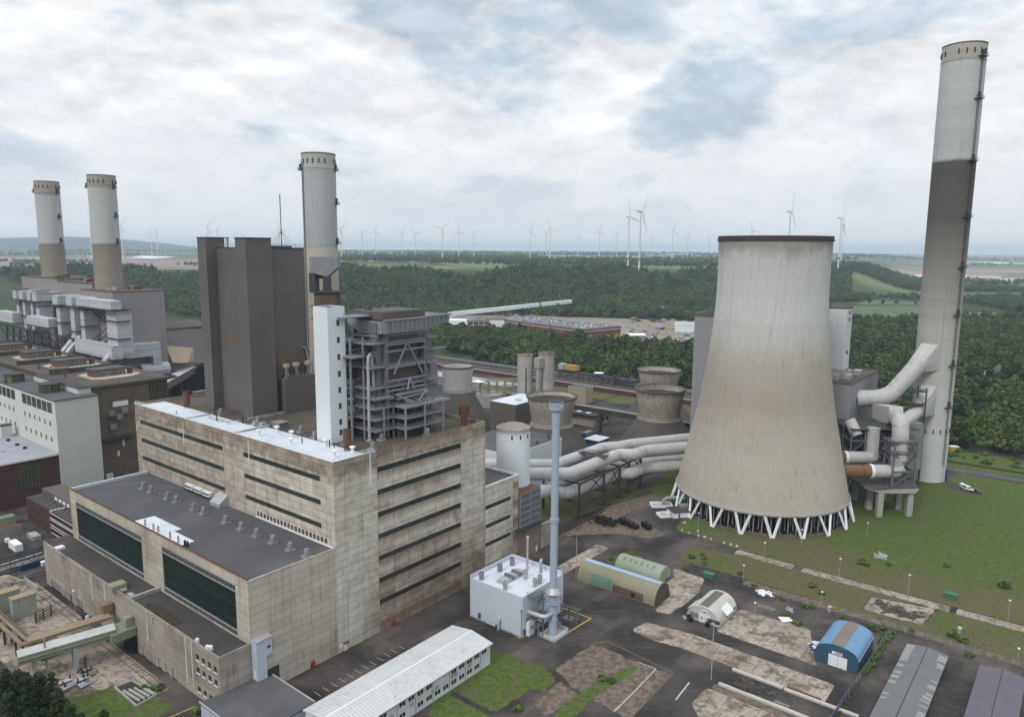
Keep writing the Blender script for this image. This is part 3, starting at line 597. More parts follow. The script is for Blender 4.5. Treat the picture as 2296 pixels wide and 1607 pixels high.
mb = MB(); mb.rail([(.1, 113.5, 54.2), (.1, .1, 54.2), (14, .1, 54.2)], 1.0, 1.9, .09); mb.beam((-.05, 0, 54.24), (-.05, 114, 54.24), .35, .12); mb.beam((0, -.05, 54.24), (14, -.05, 54.24), .35, .12); mb.build('railing', m_white, ph)
mb = MB(); mb.rail([(14, .2, 54.2), (61, .2, 54.2), (61, 60, 54.2)], .7, 2.2, .1, 1); mb.build('roof_edge_rail', m_rust, ph)
mb = MB()
for u, v in ((2.1, 79), (2.1, 40)): mb.box(-.2, 0, v, v + .25, 45.6, 53)
mb.box(12.3, 12.7, -.12, 0, 45, 53.8); mb.build('drainpipe', m_white, ph)
for i, (u, v) in enumerate(((4.6, 41.8), (10.4, 41.3), (10., 32.9), (4.7, 25.6), (10.5, 17.1), (4.9, 5.7), (10.6, 5.1))):
    mb = MB(); mb.box(u - .7, u + .7, v - .7, v + .7, 53.2, 53.6); mb.lathe((u, v, 53.6), [(.38, 0), (.38, 1.3), (.85, 1.45), (.85, 1.75), (.3, 1.95), (0.01, 2.0)], 14); mb.build('mushroom_vent', m_white, ph)
def fan(u, v, z, par, mat=m_steel_lt):
    mb = MB(); mb.box(u - 1.15, u + 1.15, v - 1.15, v + 1.15, z, z + .45); mb.box(u - .8, u + .8, v - .8, v + .8, z + .45, z + .8)
    mb.lathe((u, v, z + .8), [(.62, 0), (.62, .2), (.72, .25), (.72, 1.1), (.62, 1.15), (.62, 1.5), (.3, 1.55), (.01, 1.56)], 14); o = mb.build('roof_vent', mat, par)
    return o
for u, v in ((15.7, 36.2), (14., 27.), (25.6, 10.3), (38.6, 4.), (17.1, 4.2), (15.3, 14.1), (12.7, 77.8), (13.8, 57.)): fan(u, v, 53.1, ph)
for u, v, h, r in ((11.5, 8.6, 6.2, 1.05), (10.6, 96.9, 6., 1.1)):
    mb = MB()
    for a in range(4): mb.beam((u + math.cos(a * 1.57) * r * .85, v + math.sin(a * 1.57) * r * .85, 53.1), (u + math.cos(a * 1.57) * r * .85, v + math.sin(a * 1.57) * r * .85, 55.2), .18)
    mb.lathe((u, v, 0), [(r, 55), (r, 53.3 + h), (r * .88, 53.3 + h), (r * .88, 55.1)], 18, True); mb.cyl((u, v), r * .25, 53.1, 55, 8); mb.build('rusty_stack', m_rust, ph)
mb = MB(); mb.lathe((56., 4.6, 0), [(.95, 53.1), (1.1, 55), (1.95, 58.9), (2.0, 59.3), (1.85, 59.3), (1.0, 55)], 20); mb.build('rusty_funnel', m_rust, ph)
mb = MB()
for u, v, h in ((11.3, 79.4, 2.4), (6.6, 69.6, 3), (10.1, 59.8, 2.2), (8.1, 25, 1.9), (10.8, 15.6, 2.2), (11.2, 14.1, 1.5), (3.4, 90, 1.), (22, 30, 1.2)): MB().cyl((u, v), .16, 53, 53.2 + h, 8).build('vent_pipe', m_black, ph)
mb = MB(); mb.tube([(6.8, 75, 54), (7.2, 63.5, 54), (10.2, 62.1, 54)], .14, 6)
for v in (75, 71, 67, 63.5): mb.box(6.9, 7.2, v - .1, v + .1, 53.2, 54)
mb.build('roof_pipe', m_metal_lt, ph)
mb = MB(); mb.prism([(13.4, 49), (17.2, 49), (17.2, 44.6), (13.4, 44.6)], 54.9, 55.15); mb.box(13.7, 17, 45, 48.7, 53.1, 54.9); mb.build('roof_hut', m_clad_grey, ph)
for u, v in ((11.8, 55.), (12.2, 51.6)): bx(u - 1.5, u + 1.5, v - 1.1, v + 1.1, 53.1, 53.8).box(u - .8, u + .8, v - .6, v + .6, 53.8, 54.7).build('skylight', m_metal_lt, ph)
mb = MB()
for v in (75.5, 70, 64.5):
    bx(-1.5, -.25, v - 2.3, v + 2.3, 30.9, 32.3).build('cooling_unit', m_white, ph)
mb = MB()
for v in (75.5, 70, 64.5):
    for k in range(4): mb.tube([(-1.52, v - 1.65 + k * 1.1, 31.65), (-1.56, v - 1.65 + k * 1.1, 31.65)], .42, 12)
mb.build('fan_grille', m_black, ph); mb = MB(); mb.box(-1.6, -.1, 61.5, 78.5, 30.75, 30.88)
for k in range(9): mb.beam((-1.5, 62 + k * 2, 30), (-1.5, 62 + k * 2, 30.8), .12); mb.beam((-.2, 62 + k * 2, 30), (-1.5, 62 + k * 2, 30.8), .1)
mb.build('unit_bracket', m_steel_dk, ph)
MB().slaby([(-.05, 33.4), (-3.2, 31.1), (-3.2, 29.6), (-.05, 29.6)], 53.2, 58.8).build('sloping_hood', m_metal_lt, ph)

# machine hall in front
mh = thing('machine_hall', 'lower concrete hall with two huge dark glass walls and grey roof', 'hall', (-26, 0, 0))
HM = [(55.8, 102, 14.2, 27.2), (5.9, 43.5, 14.2, 27.6)]
mb = MB(); mb.facade('u', -26, -1, 0, 106.5, 0, 30.5, HM, .3); mb.facade('v', 0.0, -1, -26, -.01, 0, 30.5); mb.facade('v', 106.5, 1, -26, -.01, 0, 30.5)
mb.box(-25.98, -25.6, .02, 106.48, 29.6, 30.49); mb.box(-25.6, -.02, .02, .4, 29.6, 30.49); mb.build('wall', m_panel2, mh)
bx(-25.6, -.02, .4, 106.1, 29, 29.95).build('roof', m_roof_grey, mh)
mb = MB(); mb.prism([(-25.5, 34.5), (-21.1, 34.5), (-21.1, 45.8), (-19, 45.8), (-19, 62), (-25.5, 62.5)], 29.9, 29.97); mb.build('white_roof_cover', m_roof_white, mh); bx(-25.5, -.5, 105.6, 106.3, 29.9, 30.9).build('white_roof_kerb', m_roof_white, mh)
for h in HM:
    MB().pane('u', -26, -1, (h[0], h[1], h[2] + 1.55, h[3] - 1.7), .25).build('glass_wall', m_glass_wall, mh)
    for (a, b) in ((h[2], h[2] + 1.35), (h[3] - 1.5, h[3])): MB().pane('u', -26, -1, (h[0], h[1], a, b), .29).build('window_strip', m_glass_dk, mh)
    mb = MB()
    for z in (h[2] + 1.45, h[3] - 1.6): mb.box(-26.05, -25.75, h[0], h[1], z - .1, z + .1)
    n = int((h[1] - h[0]) / 1.15)
    for k in range(n + 1):
        v = h[0] + k * (h[1] - h[0]) / n; mb.box(-26.0, -25.75, v - .045, v + .045, h[3] - 1.5, h[3]); mb.box(-26.0, -25.75, v - .045, v + .045, h[2], h[2] + 1.35)
    mb.build('glazing_bars', m_metal_lt, mh)
for u, v in ((-9.7, 89.3), (-9.6, 84), (-9.3, 73.5), (-9.1, 68.3), (-9.1, 57.4), (-8.9, 52), (-8.5, 40.1), (-8.4, 32), (-8.4, 24.2), (-8.2, 16.6), (-8.1, 8.8), (-7.8, 1.9)): fan(u, v, 29.95, mh)
for v in (56.1, 51.0, 48.2, 41.3, 36.7):
    mb = MB(); mb.cyl((-24.6, v), .13, 29.9, 31.9, 8); mb.cyl((-24.1, v + .4), .13, 29.9, 31.7, 8); mb.tube([(-24.6, v, 31.7), (-24.1, v + .4, 31.7)], .12, 6); mb.build('yellowed_vent_pipe', m_olive, mh)
mb = MB(); mb.cyl((-24.4, 33.2), .3, 29.9, 31.6, 10); mb.cyl((-24.2, 32.2), .3, 29.9, 31.5, 10); mb.build('black_vent_pipe', m_black, mh)
mb = MB(); mb.rail([(-25.8, 106, 30.5), (-25.8, .3, 30.5)], .35, 3., .1, 1); mb.beam((-25.8, 106, 30.55), (-25.8, .2, 30.55), .4, .12); mb.build('roof_edge_strip', m_rust, mh)
# low front range
lr = thing('low_front_building', 'low concrete range with plain panel wall, small square windows and flat roof', 'building', (-34.4, 0, 0))
LW = [(9.3 - k * 2.75, 10.5 - k * 2.75 + .3, z, z + 1.55) for k in range(4) for z in (10.1, 6.7, 1.6)]
LW = [h if h[0] > .3 else (.6, 2.0, h[2], h[3]) for h in LW]
LD = [(38.6, 40.2, 0, 2.7), (29.5, 31.4, 0, 2.8), (25.6, 27.5, 0, 2.8), (21.6, 23.7, 0, 2.8), (43, 46.8, 0, 3.4), (79, 83.3, 0, 3), (96, 104, 0, 2.9), (87.8, 88.9, 0, 2.5)]
mb = MB(); mb.facade('u', -34.4, -1, .02, 108.2, 0, 14.5, LW + LD, .3); mb.facade('v', .02, -1, -34.4, -26.05, 0, 14.5); mb.facade('v', 108.2, 1, -34.4, -26.05, 0, 14.5)
mb.box(-34.38, -34., .05, 108.1, 13.6, 14.49); mb.box(-34, -26.06, .05, .4, 13.6, 14.49); mb.build('wall', m_panel_dim, lr)
mb = MB(); mb.box(-34, -26.05, .4, 108, 13.2, 13.9); mb.build('roof', m_roof_dark, lr); mb = MB(); mb.box(-34.2, -26.1, 45.6, 46.5, 13.8, 14.9); mb.build('roof_kerb', m_conc_gr, lr)
for h in LW: MB().pane('u', -34.4, -1, h, .22).build('window', m_glass, lr); 
for h in LW: bx(-34.55, -34.4, h[0] - .1, h[1] + .1, h[2] - .15, h[2]).build('window_sill', m_white, lr)
for i, h in enumerate(LD): MB().pane('u', -34.4, -1, h, .25).build('door', m_metal_lt if i < 4 else m_clad_grey if i < 7 else m_black, lr)
MB().prism([(-33.9, 39.1), (-31.7, 41.6), (-30.3, 37), (-30.5, 24), (-32.5, 22.6), (-33.9, 26), (-33.5, 33)], 13.85, 13.93).build('moss_patch', M('brown_roof_moss', (.045, .034, .018), var=.5, sc=1.2), lr)
mb = MB(); mb.box(-35.4, -31.3, 54.4, 57.8, 13.9, 15.6); mb.build('green_housing', m_olive, lr)
for u, v in ((-33.6, 11.3), (-33.6, 6.4), (-33.2, 5.6)): bx(u - .35, u + .35, v - .4, v + .4, 13.9, 15).build('air_conditioner', m_white, lr)
bx(-33.9, -31.5, 98, 100.5, 13.9, 14.6).build('roof_hatch', m_white, lr); bx(-33.5, -31.9, 53, 54.2, 13.9, 14.4).build('roof_hatch', m_metal_lt, lr)
bx(-33.7, -32.5, 47, 49.4, 13.9, 14.8).build('roof_hatch', m_metal_lt, lr)
mb = MB()
for v in (12.5, 15.5, 36, 62, 71): bx(-34.6, -34.4, v, v + .18, 2 if v < 30 else 6, 14.2).build('drainpipe', m_white, lr)
mb = MB()
for v in (92, 86, 80, 74, 66, 36, 32): mb.tube([(-34.4, v, 11.4), (-34.9, v, 12.6), (-34.8, v, 13.9), (-34.4, v, 13.6)], .05, 5)
mb.build('wall_bracket', m_steel_dk, lr)
# stair shed, garage, office row
sh = thing('stair_shed', 'narrow pale blue corrugated shed standing against the corner of the concrete hall', 'shed', (-25.9, -2, 0))
mb = MB(); mb.slaby([(-25.9, 0), (-23.2, 0), (-23.2, 10.9), (-21.6, 10.9), (-21.6, 15.2), (-25.9, 15.2)], -2.2, -.03); mb.build('wall', m_clad_blue, sh)
MB().slaby([(-26.1, 15.22), (-21.4, 15.35), (-21.4, 15.55), (-26.1, 15.42)], -2.5, -.02).build('roof', m_metal_lt, sh); bx(-22.9, -22.1, -2.28, -2.2, 12.7, 13.3).build('window', m_glass, sh); bx(-25.95, -25.9, -1.6, -.9, 5.6, 7.6).build('door', m_white, sh)
ga = thing('garage', 'flat dark roofed garage with pale blue walls beside the office row', 'garage', (-38.9, 1, 0))
mb = MB(); P = [(-38.8, 1.0), (-34.5, .4), (-34.4, -.06), (-26, -.06), (-26, -2.6), (-22.2, -2.6), (-22.3, -19.2), (-38.8, -19.2)]; mb.prism(P, 0, 4.8); mb.build('wall', m_clad_blue, ga)
MB().prism([(-39.1, 1.1), (-34.6, .5), (-34.5, -.1), (-25.9, -.1), (-25.9, -2.3), (-21.9, -2.3), (-22, -19.6), (-39.1, -19.6)], 4.82, 5.15).build('roof', m_roof_grey, ga)
mb = MB(); mb.beam((-21.9, -2.4, 5.25), (-22, -19.6, 5.25), .35, .3); mb.beam((-39.1, 1.1, 5.25), (-39.1, -19.6, 5.25), .3, .3); mb.build('roof_trim', m_metal_lt, ga)
mb = MB(); mb.facade('v', -.06, -1, -22, -18.5, 0, 5.65); mb.build('gateway', m_steel_dk, ga)
of = thing('office_row', 'long two storey white container office block with ribbed pale roof and paired windows', 'office block', (-24, -35.3, 0))
OW = []
for k in range(16):
    u = 20.2 - k * 2.92
    for z in (1.1, 4.0):
        if (k, z) in ((0, 1.1), (5, 4.0), (6, 4.0), (9, 1.1), (11, 4.)): continue
        OW += [(u - .95, u - .05, z, z + 1.25), (u + .05, u + .95, z, z + 1.25)]
mb = MB(); mb.facade('v', -35.3, -1, -26, 22.6, 0, 6.05, OW, .15); mb.facade('u', 22.6, 1, -35.3, -21.6, 0, 6.05); mb.facade('v', -21.6, 1, -26, 22.6, 0, 6.05); mb.facade('u', -26, -1, -35.3, -21.6, 0, 6.05); mb.build('wall', M('white_office_cladding', (.58, .59, .59), var=.06, streak=.3, scol=(.33, .32, .3), grid=(2.92, 3.0, (.7, .7, .68), .05, .06)), of)
for a, b in zip(OW[::2], OW[1::2]):
    w_ = MB().pane('v', -35.3, -1, a, .12).pane('v', -35.3, -1, b, .12).build('window', m_glass, of)
mb = MB(); mb.slabx([(-36.0, 5.95), (-28.5, 6.95), (-21.2, 5.95), (-21.2, 6.15), (-28.5, 7.2), (-36.0, 6.15)], -26.4, 22.9); mb.build('roof', m_white_streak, of)
mb = MB(); mb.slabx([(-28.75, 7.19), (-28.5, 7.32), (-28.25, 7.19)], -26.3, 22.8); mb.build('roof_ridge', m_white, of)
mb = MB(); mb.box(-26.4, 22.9, -36.12, -36.0, 5.9, 6.15); mb.box(-26.4, 22.9, -21.2, -21.08, 5.9, 6.15); mb.build('gutter', m_metal_lt, of)
for u, z in ((17.3 - 5.84 * .5, 3.3), (8, 3.3), (9.2, 3.4), (2.4, 3.2), (1., 2.9), (-6, 3.), (-12.5, 3.2), (-18, 3)): bx(u - .4, u + .4, -35.75, -35.3, z, z + .65).build('air_conditioner', m_metal_lt, of)
mb = MB()
for k in range(6): mb.box(18.6 - k * 5.84 - .06, 18.6 - k * 5.84 + .06, -35.42, -35.3, 0, 6)
mb.build('drainpipe', m_metal_lt, of)

# boiler house, stair tower
bh = thing('boiler_house', 'dark grey windowless boiler house with stepped ribbed towers above the white roof', 'boiler house', (16, 63, 53))
mb = MB(); mb.box(19.3, 40.2, 66, 90, 53, 109.6); mb.build('wall', m_boiler, bh)
mb = MB(); mb.box(15.5, 24., 87, 92.6, 53, 113); mb.build('tower', m_boiler, bh); mb = MB(); mb.box(16, 25.4, 63.2, 69.4, 53, 112.8); mb.build('tower', m_boiler, bh)
bx(27.6, 41.2, 61.8, 65.98, 53, 65.4).build('lower_block', m_boiler, bh)
mb = MB(); mb.box(27.4, 40.5, 65.9, 66, 65.6, 74.4); mb.box(19.22, 19.3, 69.6, 84.0, 77.3, 80.2); mb.build('brown_band', m_rustband, bh)
mb = MB()
for u0_, u1_, v0_, v1_, z in ((15.3, 24.2, 86.8, 92.8, 113), (15.8, 25.6, 63, 69.6, 112.8), (19.2, 40.4, 65.8, 90.1, 109.6)): mb.box(u0_, u1_, v0_, v1_, z, z + .35)
mb.build('roof_edge', m_steel_dk, bh)
mb = MB(); mb.box(26, 36, 67, 78, 109.9, 110.6); mb.build('blue_roof_cover', M('blue_roof_cover', (.035, .085, .13)), bh)
mb = MB(); mb.rail([(25.6, 66.2, 109.95), (40.2, 66.2, 109.95), (40.2, 89, 109.95)], 1.1, 1.5, .06); mb.rail([(19.5, 70, 109.95), (19.5, 86, 109.95)], 1.1, 1.5, .06); mb.build('railing', m_steel_lt, bh)
mb = MB(); mb.beam((33, 68.5, 109.9), (33, 68.5, 128), .22); 
for a in range(6): mb.beam((33, 68.5, 115.6), (33 + 5.2 * math.cos(a * 1.047 + .3), 68.5 + 5.2 * math.sin(a * 1.047 + .3), 110), .06)
mb.build('aerial_mast', m_steel_dk, bh)
bx(20.5, 21.2, 83, 83.7, 109.9, 113).build('roof_post', m_white, bh); MB().cyl((17, 66), .05, 112.8, 114.4, 6).build('lightning_rod', m_steel_dk, bh)
for u in (29.5, 33.4, 38.3):
    mb = MB(); mb.lathe((u, 63.4, 0), [(.35, 65.4), (.35, 68.2), (1.15, 69.2), (1.25, 69.2), (1.25, 70.3), (1.05, 70.3)], 16, False, True); mb.beam((u + .9, 63.4, 65.4), (u + .5, 63.4, 69), .2); mb.build('exhaust_cowl', m_conc_gr, bh)
mb = MB()
for k in range(9): u = 28.3 + k * 1.4; mb.tube([(u, 62.4, 65.5), (u + .3, 62.6, 66.4), (u + 1.2, 63.6, 66.2), (u + 1.4, 64.8, 66.6)], .22, 6)
mb.build('pipe_cluster', m_steel, bh)
mb = MB(); mb.tube([(39.6, 65.4, 65.6), (39.8, 65.2, 71.5), (39.2, 65.6, 74.6), (38, 65.8, 75.2)], .3, 8); mb.tube([(41, 64.5, 66), (40.9, 64.3, 72), (40.4, 65.3, 74.5)], .28, 8); mb.build('steam_pipe', m_conc_gr, bh)
mb = MB(); mb.tube([(40.35, 65.6, 55), (40.35, 65.6, 101)], .14, 6); mb.box(33, 33.1, 65.9, 66, 66, 74); mb.build('downpipe', m_steel_lt, bh)
stt = thing('stair_tower', 'slim white stair tower with a column of small square windows above the roof', 'stair tower', (13.5, 18.4, 53))
SW = [(18.0 - .55, 18.0 + .55 + .1, z, z + 1.7) for z in (88.6, 83.4, 78.1, 72.9, 67.9, 62.8, 57.9)] ; SW = [(16.6, 17.75, z, z + 1.75) for z in (87.6, 82.6, 77.6, 72.6, 67.8, 63., 58.2, 55.0)]
mb = MB(); mb.facade('v', 18.4, -1, 13.5, 19.6, 53, 93.2, SW, .2); mb.facade('u', 13.5, -1, 18.4, 25.1, 53, 93.2); mb.facade('u', 19.6, 1, 18.4, 25.1, 53, 93.2); mb.facade('v', 25.1, 1, 13.5, 19.6, 53, 93.2); mb.build('wall', m_white_wall, stt)
bx(13.55, 19.55, 18.45, 25.05, 92.2, 92.9).build('roof', m_roof_dark, stt)
for h in SW:
    f = MB().pane('v', 18.4, -1, h, .15).build('window', m_glass, stt)
    c = (h[0] + h[1]) / 2; k = (h[2] + h[3]) / 2; g = MB(); g.box(h[0], h[1], 18.46, 18.54, k - .035, k + .035); g.box(c - .035, c + .035, 18.46, 18.54, h[2], h[3]); g.build('window_bars', m_steel_lt, f)

# open steel boiler frame
sf = thing('boiler_steel_frame', 'open grey steel boiler frame with walkways, railings and diagonal braces', 'steel structure', (29, 11.5, 53))
mb = MB()
for u, v, w_ in ((29, 11.5, 1.15), (45, 11.5, 1.15), (29, 26, 1.2), (45, 26, 1.2)): mb.box(u - w_ / 2, u + w_ / 2, v - w_ / 2, v + w_ / 2, 53, 88.8)
mb.box(26.3, 29.0, 12.4, 15.6, 53, 88); mb.build('main_column', m_steel, sf)
bx(30.2, 44.2, 13.2, 27, 66.5, 88.7).build('boiler_casing', m_clad_brown, sf)
mb = MB(); mb.slabx([(11.2, 91.2), (11.2, 88.9), (27, 88.9), (27, 91.2)], 27.8, 45.2); mb.build('roof_parapet', m_clad_brown, sf)
mb = MB(); mb.box(28.3, 44.7, 11.7, 26.5, 91.2, 91.3); mb.box(30, 31.5, 20, 22, 91.3, 92.6); mb.box(37, 38.3, 24, 25, 91.3, 92.4); mb.box(41, 42.2, 24, 25, 91.3, 92.3); mb.rail([(28, 26.5, 91.2), (45, 26.5, 91.2)], 1., 1.5, .06); mb.build('roof_deck', m_roof_grey, sf)
mb = MB(); mb.slaby([(27, 85), (43, 85), (54.3, 87.1), (54.3, 88.8), (27, 88.8)], 9.4, 10.2); mb.slabx([(10.2, 85), (20, 84.6), (26, 87), (26, 88.6), (10.2, 88.6)], 26.7, 27.5); mb.build('plate_girder', m_steel_lt, sf)
mb = MB()
for k in range(14):
    u = 27.4 + k * 1.95; zb = 85 if u < 43 else 85 + (u - 43) / 11.3 * 2.1
    mb.box(u, u + .28, 9.05, 9.4, zb, 88.8)
mb.box(27, 54, 9.2, 9.4, 86.7, 86.9); mb.box(27, 54.4, 8.9, 10.4, 88.8, 89.05); mb.build('girder_rib', m_steel_lt, sf)
bx(43.5, 55, 9, 24, 89.05, 89.3).rail([(45.5, 9.2, 89.3), (54.8, 9.2, 89.3), (54.8, 23.5, 89.3), (45.5, 23.5, 89.3)], 1.1, 1.4, .06).build('top_deck', m_steel, sf)
mb = MB(); mb.slabx([(13.5, 66), (13.5, 81.4), (22, 81.4), (22, 66)], 45.6, 47.8); mb.slaby([(45.6, 53), (53.6, 53), (53.6, 71), (50.6, 80.8), (45.6, 81.5)], 14.2, 25); mb.build('side_hopper', m_clad_grey, sf)
LV = [84.2 - .2, 75.2, 70.6 - 1.2, 66.0, 63.0, 59.75, 56.4]
def deck(u0_, u1_, v0_, v1_, z, sides='lrfb', name='walkway'):
    mb = MB(); mb.box(u0_, u1_, v0_, v1_, z - .08, z)
    for p, q_ in (((u0_, v0_), (u1_, v0_)), ((u1_, v0_), (u1_, v1_)), ((u1_, v1_), (u0_, v1_)), ((u0_, v1_), (u0_, v0_))): mb.beam((*p, z - .2), (*q_, z - .2), .18, .42)
    if 'f' in sides: mb.rail([(u0_, v0_, z), (u1_, v0_, z)], 1.1, 1.3, .065)
    if 'l' in sides: mb.rail([(u0_, v0_, z), (u0_, v1_, z)], 1.1, 1.3, .065)
    if 'r' in sides: mb.rail([(u1_, v0_, z), (u1_, v1_, z)], 1.1, 1.3, .065)
    mb.build(name, m_steel_lt, sf)
for z in (82.3, 75.2, 68.9): deck(29.6, 44.4, 10.9, 13.1, z, 'f'); deck(23.2, 29.0, 11.2, 25.8, z, 'lf')
deck(45.6, 50.5, 10.6, 14.1, 82.6, 'fr'); deck(45.6, 50.2, 10.6, 14.1, 74.6, 'fr'); deck(45.6, 50, 10.6, 14.1, 69.2, 'fr'); deck(46, 56.6, 13., 14.2, 78.2, 'f'); deck(46, 56, 13, 14.2, 67, 'f'); deck(31.8, 44.6, 9.6, 13.2, 66.2, 'f')
for z in (66, 63.1, 59.8, 56.4): deck(23.2, 30.2, 9.8, 25.6, z, 'lf')
for z in (63., 59.7, 56.45): deck(30.7, 46.7, 5.1, 13, z, 'flr')
deck(46.7, 50, 5.1, 9, 62.95, 'fr'); deck(18.6, 23.2, 14, 20, 78.6, 'f'); deck(17, 27.5, 16, 22, 90.2, 'fr')
mb = MB()
for u, v in ((30.7, 5.1), (46.7, 5.1), (38.7, 5.1), (30.7, 10.5), (46.7, 10.5), (23.3, 25.5), (23.3, 15), (26.4, 9.9), (20.2, 17)): mb.box(u - .25, u + .25, v - .25, v + .25, 53, 63 if v < 12 else 84)
for u in (34, 42): mb.beam((u, 12, 53), (u, 12, 66), .4)
mb.build('column', m_steel_lt, sf)
mb = MB()
for z in (84.2, 81.4, 79.4, 74.4, 70.4, 67.4, 65): mb.beam((29, 11.0, z), (45, 11.0, z), .4, .5); mb.beam((26.6, 12, z), (23.4, 25.8, z), .3, .45)
for a, b in (((37, 10.7, 81.6), (31.5, 10.7, 72.4)), ((37, 10.7, 81.6), (43.4, 10.7, 71.2)), ((37.5, 10.3, 70.4), (36.2, 9.9, 67)), ((37.5, 10.3, 70.4), (39, 9.9, 67)), ((31.6, 9.2, 66), (37, 7.5, 63.2)), ((44, 9.6, 66), (38, 7.5, 63.2)), ((31, 9, 65), (44, 9, 65.4)), ((45, 12.4, 80), (50, 14, 72))): mb.beam(a, b, .42)
mb.build('brace', m_steel_lt, sf)
mb = MB()
for k in range(5): mb.tube([(33 + k * 2.2, 12.8, 65.2), (34.6 + k * 2.2, 6.2, 63.5)], .28, 8)
for k in range(14):
    z = 54.6 + k * 2.3; mb.tube([(24, 24 - (k % 4) * 1.4, z), (25 + (k % 3), 16, z + .6 * (k % 2)), (29.6, 12.8, z)], .22 + .08 * (k % 2), 6)
for k in range(10): mb.tube([(31.5 + k * 1.5, 6.4 + (k % 3), 57 + (k % 4) * 1.6), (32.5 + k * 1.4, 11.5, 57.4 + (k % 3) * 1.7)], .2, 6)
mb.tube([(45.6, 13.6, 71.5), (49, 13.2, 71.5)], .75, 12); mb.tube([(20.6, 21, 53), (20.8, 20.6, 80)], .5, 8); mb.tube([(22.2, 22.8, 53), (22.2, 22.8, 72)], .9, 10); mb.build('process_pipe', m_steel, sf)
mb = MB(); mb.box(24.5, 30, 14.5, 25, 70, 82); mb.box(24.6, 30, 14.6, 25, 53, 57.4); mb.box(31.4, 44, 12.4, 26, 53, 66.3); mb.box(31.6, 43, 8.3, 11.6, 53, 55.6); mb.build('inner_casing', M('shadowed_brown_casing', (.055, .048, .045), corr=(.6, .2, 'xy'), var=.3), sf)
mb = MB(); mb.tube([(23, 12.5, 53), (23, 12.5, 77), (23.2, 12.6, 78.3), (24.2, 13, 79), (25.2, 13.4, 78.3), (25.4, 13.5, 77), (26.6, 13.9, 66)], .48, 12); mb.box(22.2, 23.8, 11.7, 13.3, 53, 53.5); mb.build('swan_neck_pipe', M('pale_grey_pipe', (.36, .35, .34), var=.15), sf)
mb = MB()
for k in range(9): mb.cyl((32.5 + k * 1.3, 12.4), .3, 67.2 + (k % 3) * .5, 68.4 + (k % 3) * .5, 8)
mb.build('valve', m_conc_gr, sf)
# ---------------------------------------------------------------- shafts: chimneys and cooling towers
def shaft_mat(name, stops, H, ringp=2.2, rings=.28, streak=.4, scol=(.16, .135, .11), ribs=0, ribs_amt=.3, ribz=(0, 1e4), lift=0., lz=(0, 1), wob=4., patch=0.):
    m, t = newmat(name)
    co = t.n('ShaderNodeTexCoord').outputs['Object']; sp = t.n('ShaderNodeSeparateXYZ', {0: co}).outputs
    ang = t.mth('ARCTAN2', sp[1], sp[0])
    cyl = t.n('ShaderNodeCombineXYZ', {0: t.mth('MULTIPLY', ang, 8.), 1: 0., 2: sp[2]}).outputs[0]
    n1 = t.noise(t.mapp(co, sc=(1, 1, .5)), .16, 5., .6)
    zz = t.mth('ADD', sp[2], t.mth('MULTIPLY', t.mth('SUBTRACT', n1, .5), wob * 2))
    cr = t.n('ShaderNodeValToRGB', {0: t.mth('DIVIDE', zz, H)}); e = cr.color_ramp
    while len(e.elements) < len(stops): e.elements.new(.5)
    for el, (p, c) in zip(e.elements, stops): el.position = min(1, p / H); el.color = c4(c)
    c = cr.outputs[0]
    q = t.noise(t.mapp(cyl, sc=(.05, 1, 1)), 1. / ringp, 4., .7); c = t.mix(t.mth('MULTIPLY', t.ss(q, .36, .72), rings), c, t.mix(1., c, (.6, .58, .56), 'MULTIPLY'))
    st = t.noise(t.mapp(co, sc=(1, 1, .03)), .8, 4., .6); pa = t.noise(co, .07, 3.)
    c = t.mix(t.mth('MULTIPLY', t.mth('MULTIPLY', t.ss(st, .5, .72), t.ss(pa, .36, .6)), streak), c, c4(scol))
    c = t.mix(1., c, t.mix(t.noise(co, 1.6, 3.), (.86, .86, .86), (1.14, 1.14, 1.14)), 'MULTIPLY')
    if ribs:
        fr = t.mth('ABSOLUTE', t.mth('SUBTRACT', t.mth('FRACT', t.mth('MULTIPLY', t.mth('ADD', ang, math.pi), ribs / 2 / math.pi)), .5))
        ln = t.ss(fr, .40, .49); br = t.noise(t.mapp(cyl, sc=(2., 1, .12)), 1.2, 4., .65); up = t.ss(sp[2], ribz[0], ribz[1])
        dark = t.mth('MULTIPLY', ln, t.mth('ADD', t.mth('MULTIPLY', t.ss(br, .45, .72), .8), .16))
        lightl = t.mth('MULTIPLY', t.mth('MULTIPLY', ln, t.ss(t.noise(t.mapp(cyl, sc=(.3, 1, .3)), .35, 3.), .40, .55)), .6)
        c = t.mix(t.mth('MULTIPLY', dark, ribs_amt), c, (.10, .09, .08, 1))
        if lift:
            low = t.mth('SUBTRACT', 1., t.ss(sp[2], lz[0], lz[1]))
            c = t.mix(t.mth('MULTIPLY', lightl, low), c, (.52, .50, .46, 1))
            fz = t.mth('ABSOLUTE', t.mth('SUBTRACT', t.mth('FRACT', t.mth('DIVIDE', sp[2], lift)), .5)); c = t.mix(t.mth('MULTIPLY', t.mth('MULTIPLY', t.ss(fz, .42, .5), .32), low), c, (.17, .15, .13, 1))
        if patch:
            cell = t.n('ShaderNodeTexWhiteNoise', {0: t.n('ShaderNodeCombineXYZ', {0: t.mth('FLOOR', t.mth('MULTIPLY', ang, ribs / 2 / math.pi)), 1: t.mth('FLOOR', t.mth('DIVIDE', sp[2], 1.6)), 2: 0.}).outputs[0]}).outputs[0]
            c = t.mix(t.mth('MULTIPLY', t.ss(cell, .35, .9), patch), c, t.mix(1., c, (1.5, 1.47, 1.42), 'MULTIPLY'))
    b = t.n('ShaderNodeBsdfPrincipled', {'Base Color': c, 'Roughness': .9, 'Specular IOR Level': .15}); t.n('ShaderNodeOutputMaterial', {0: b.outputs[0]}); return m
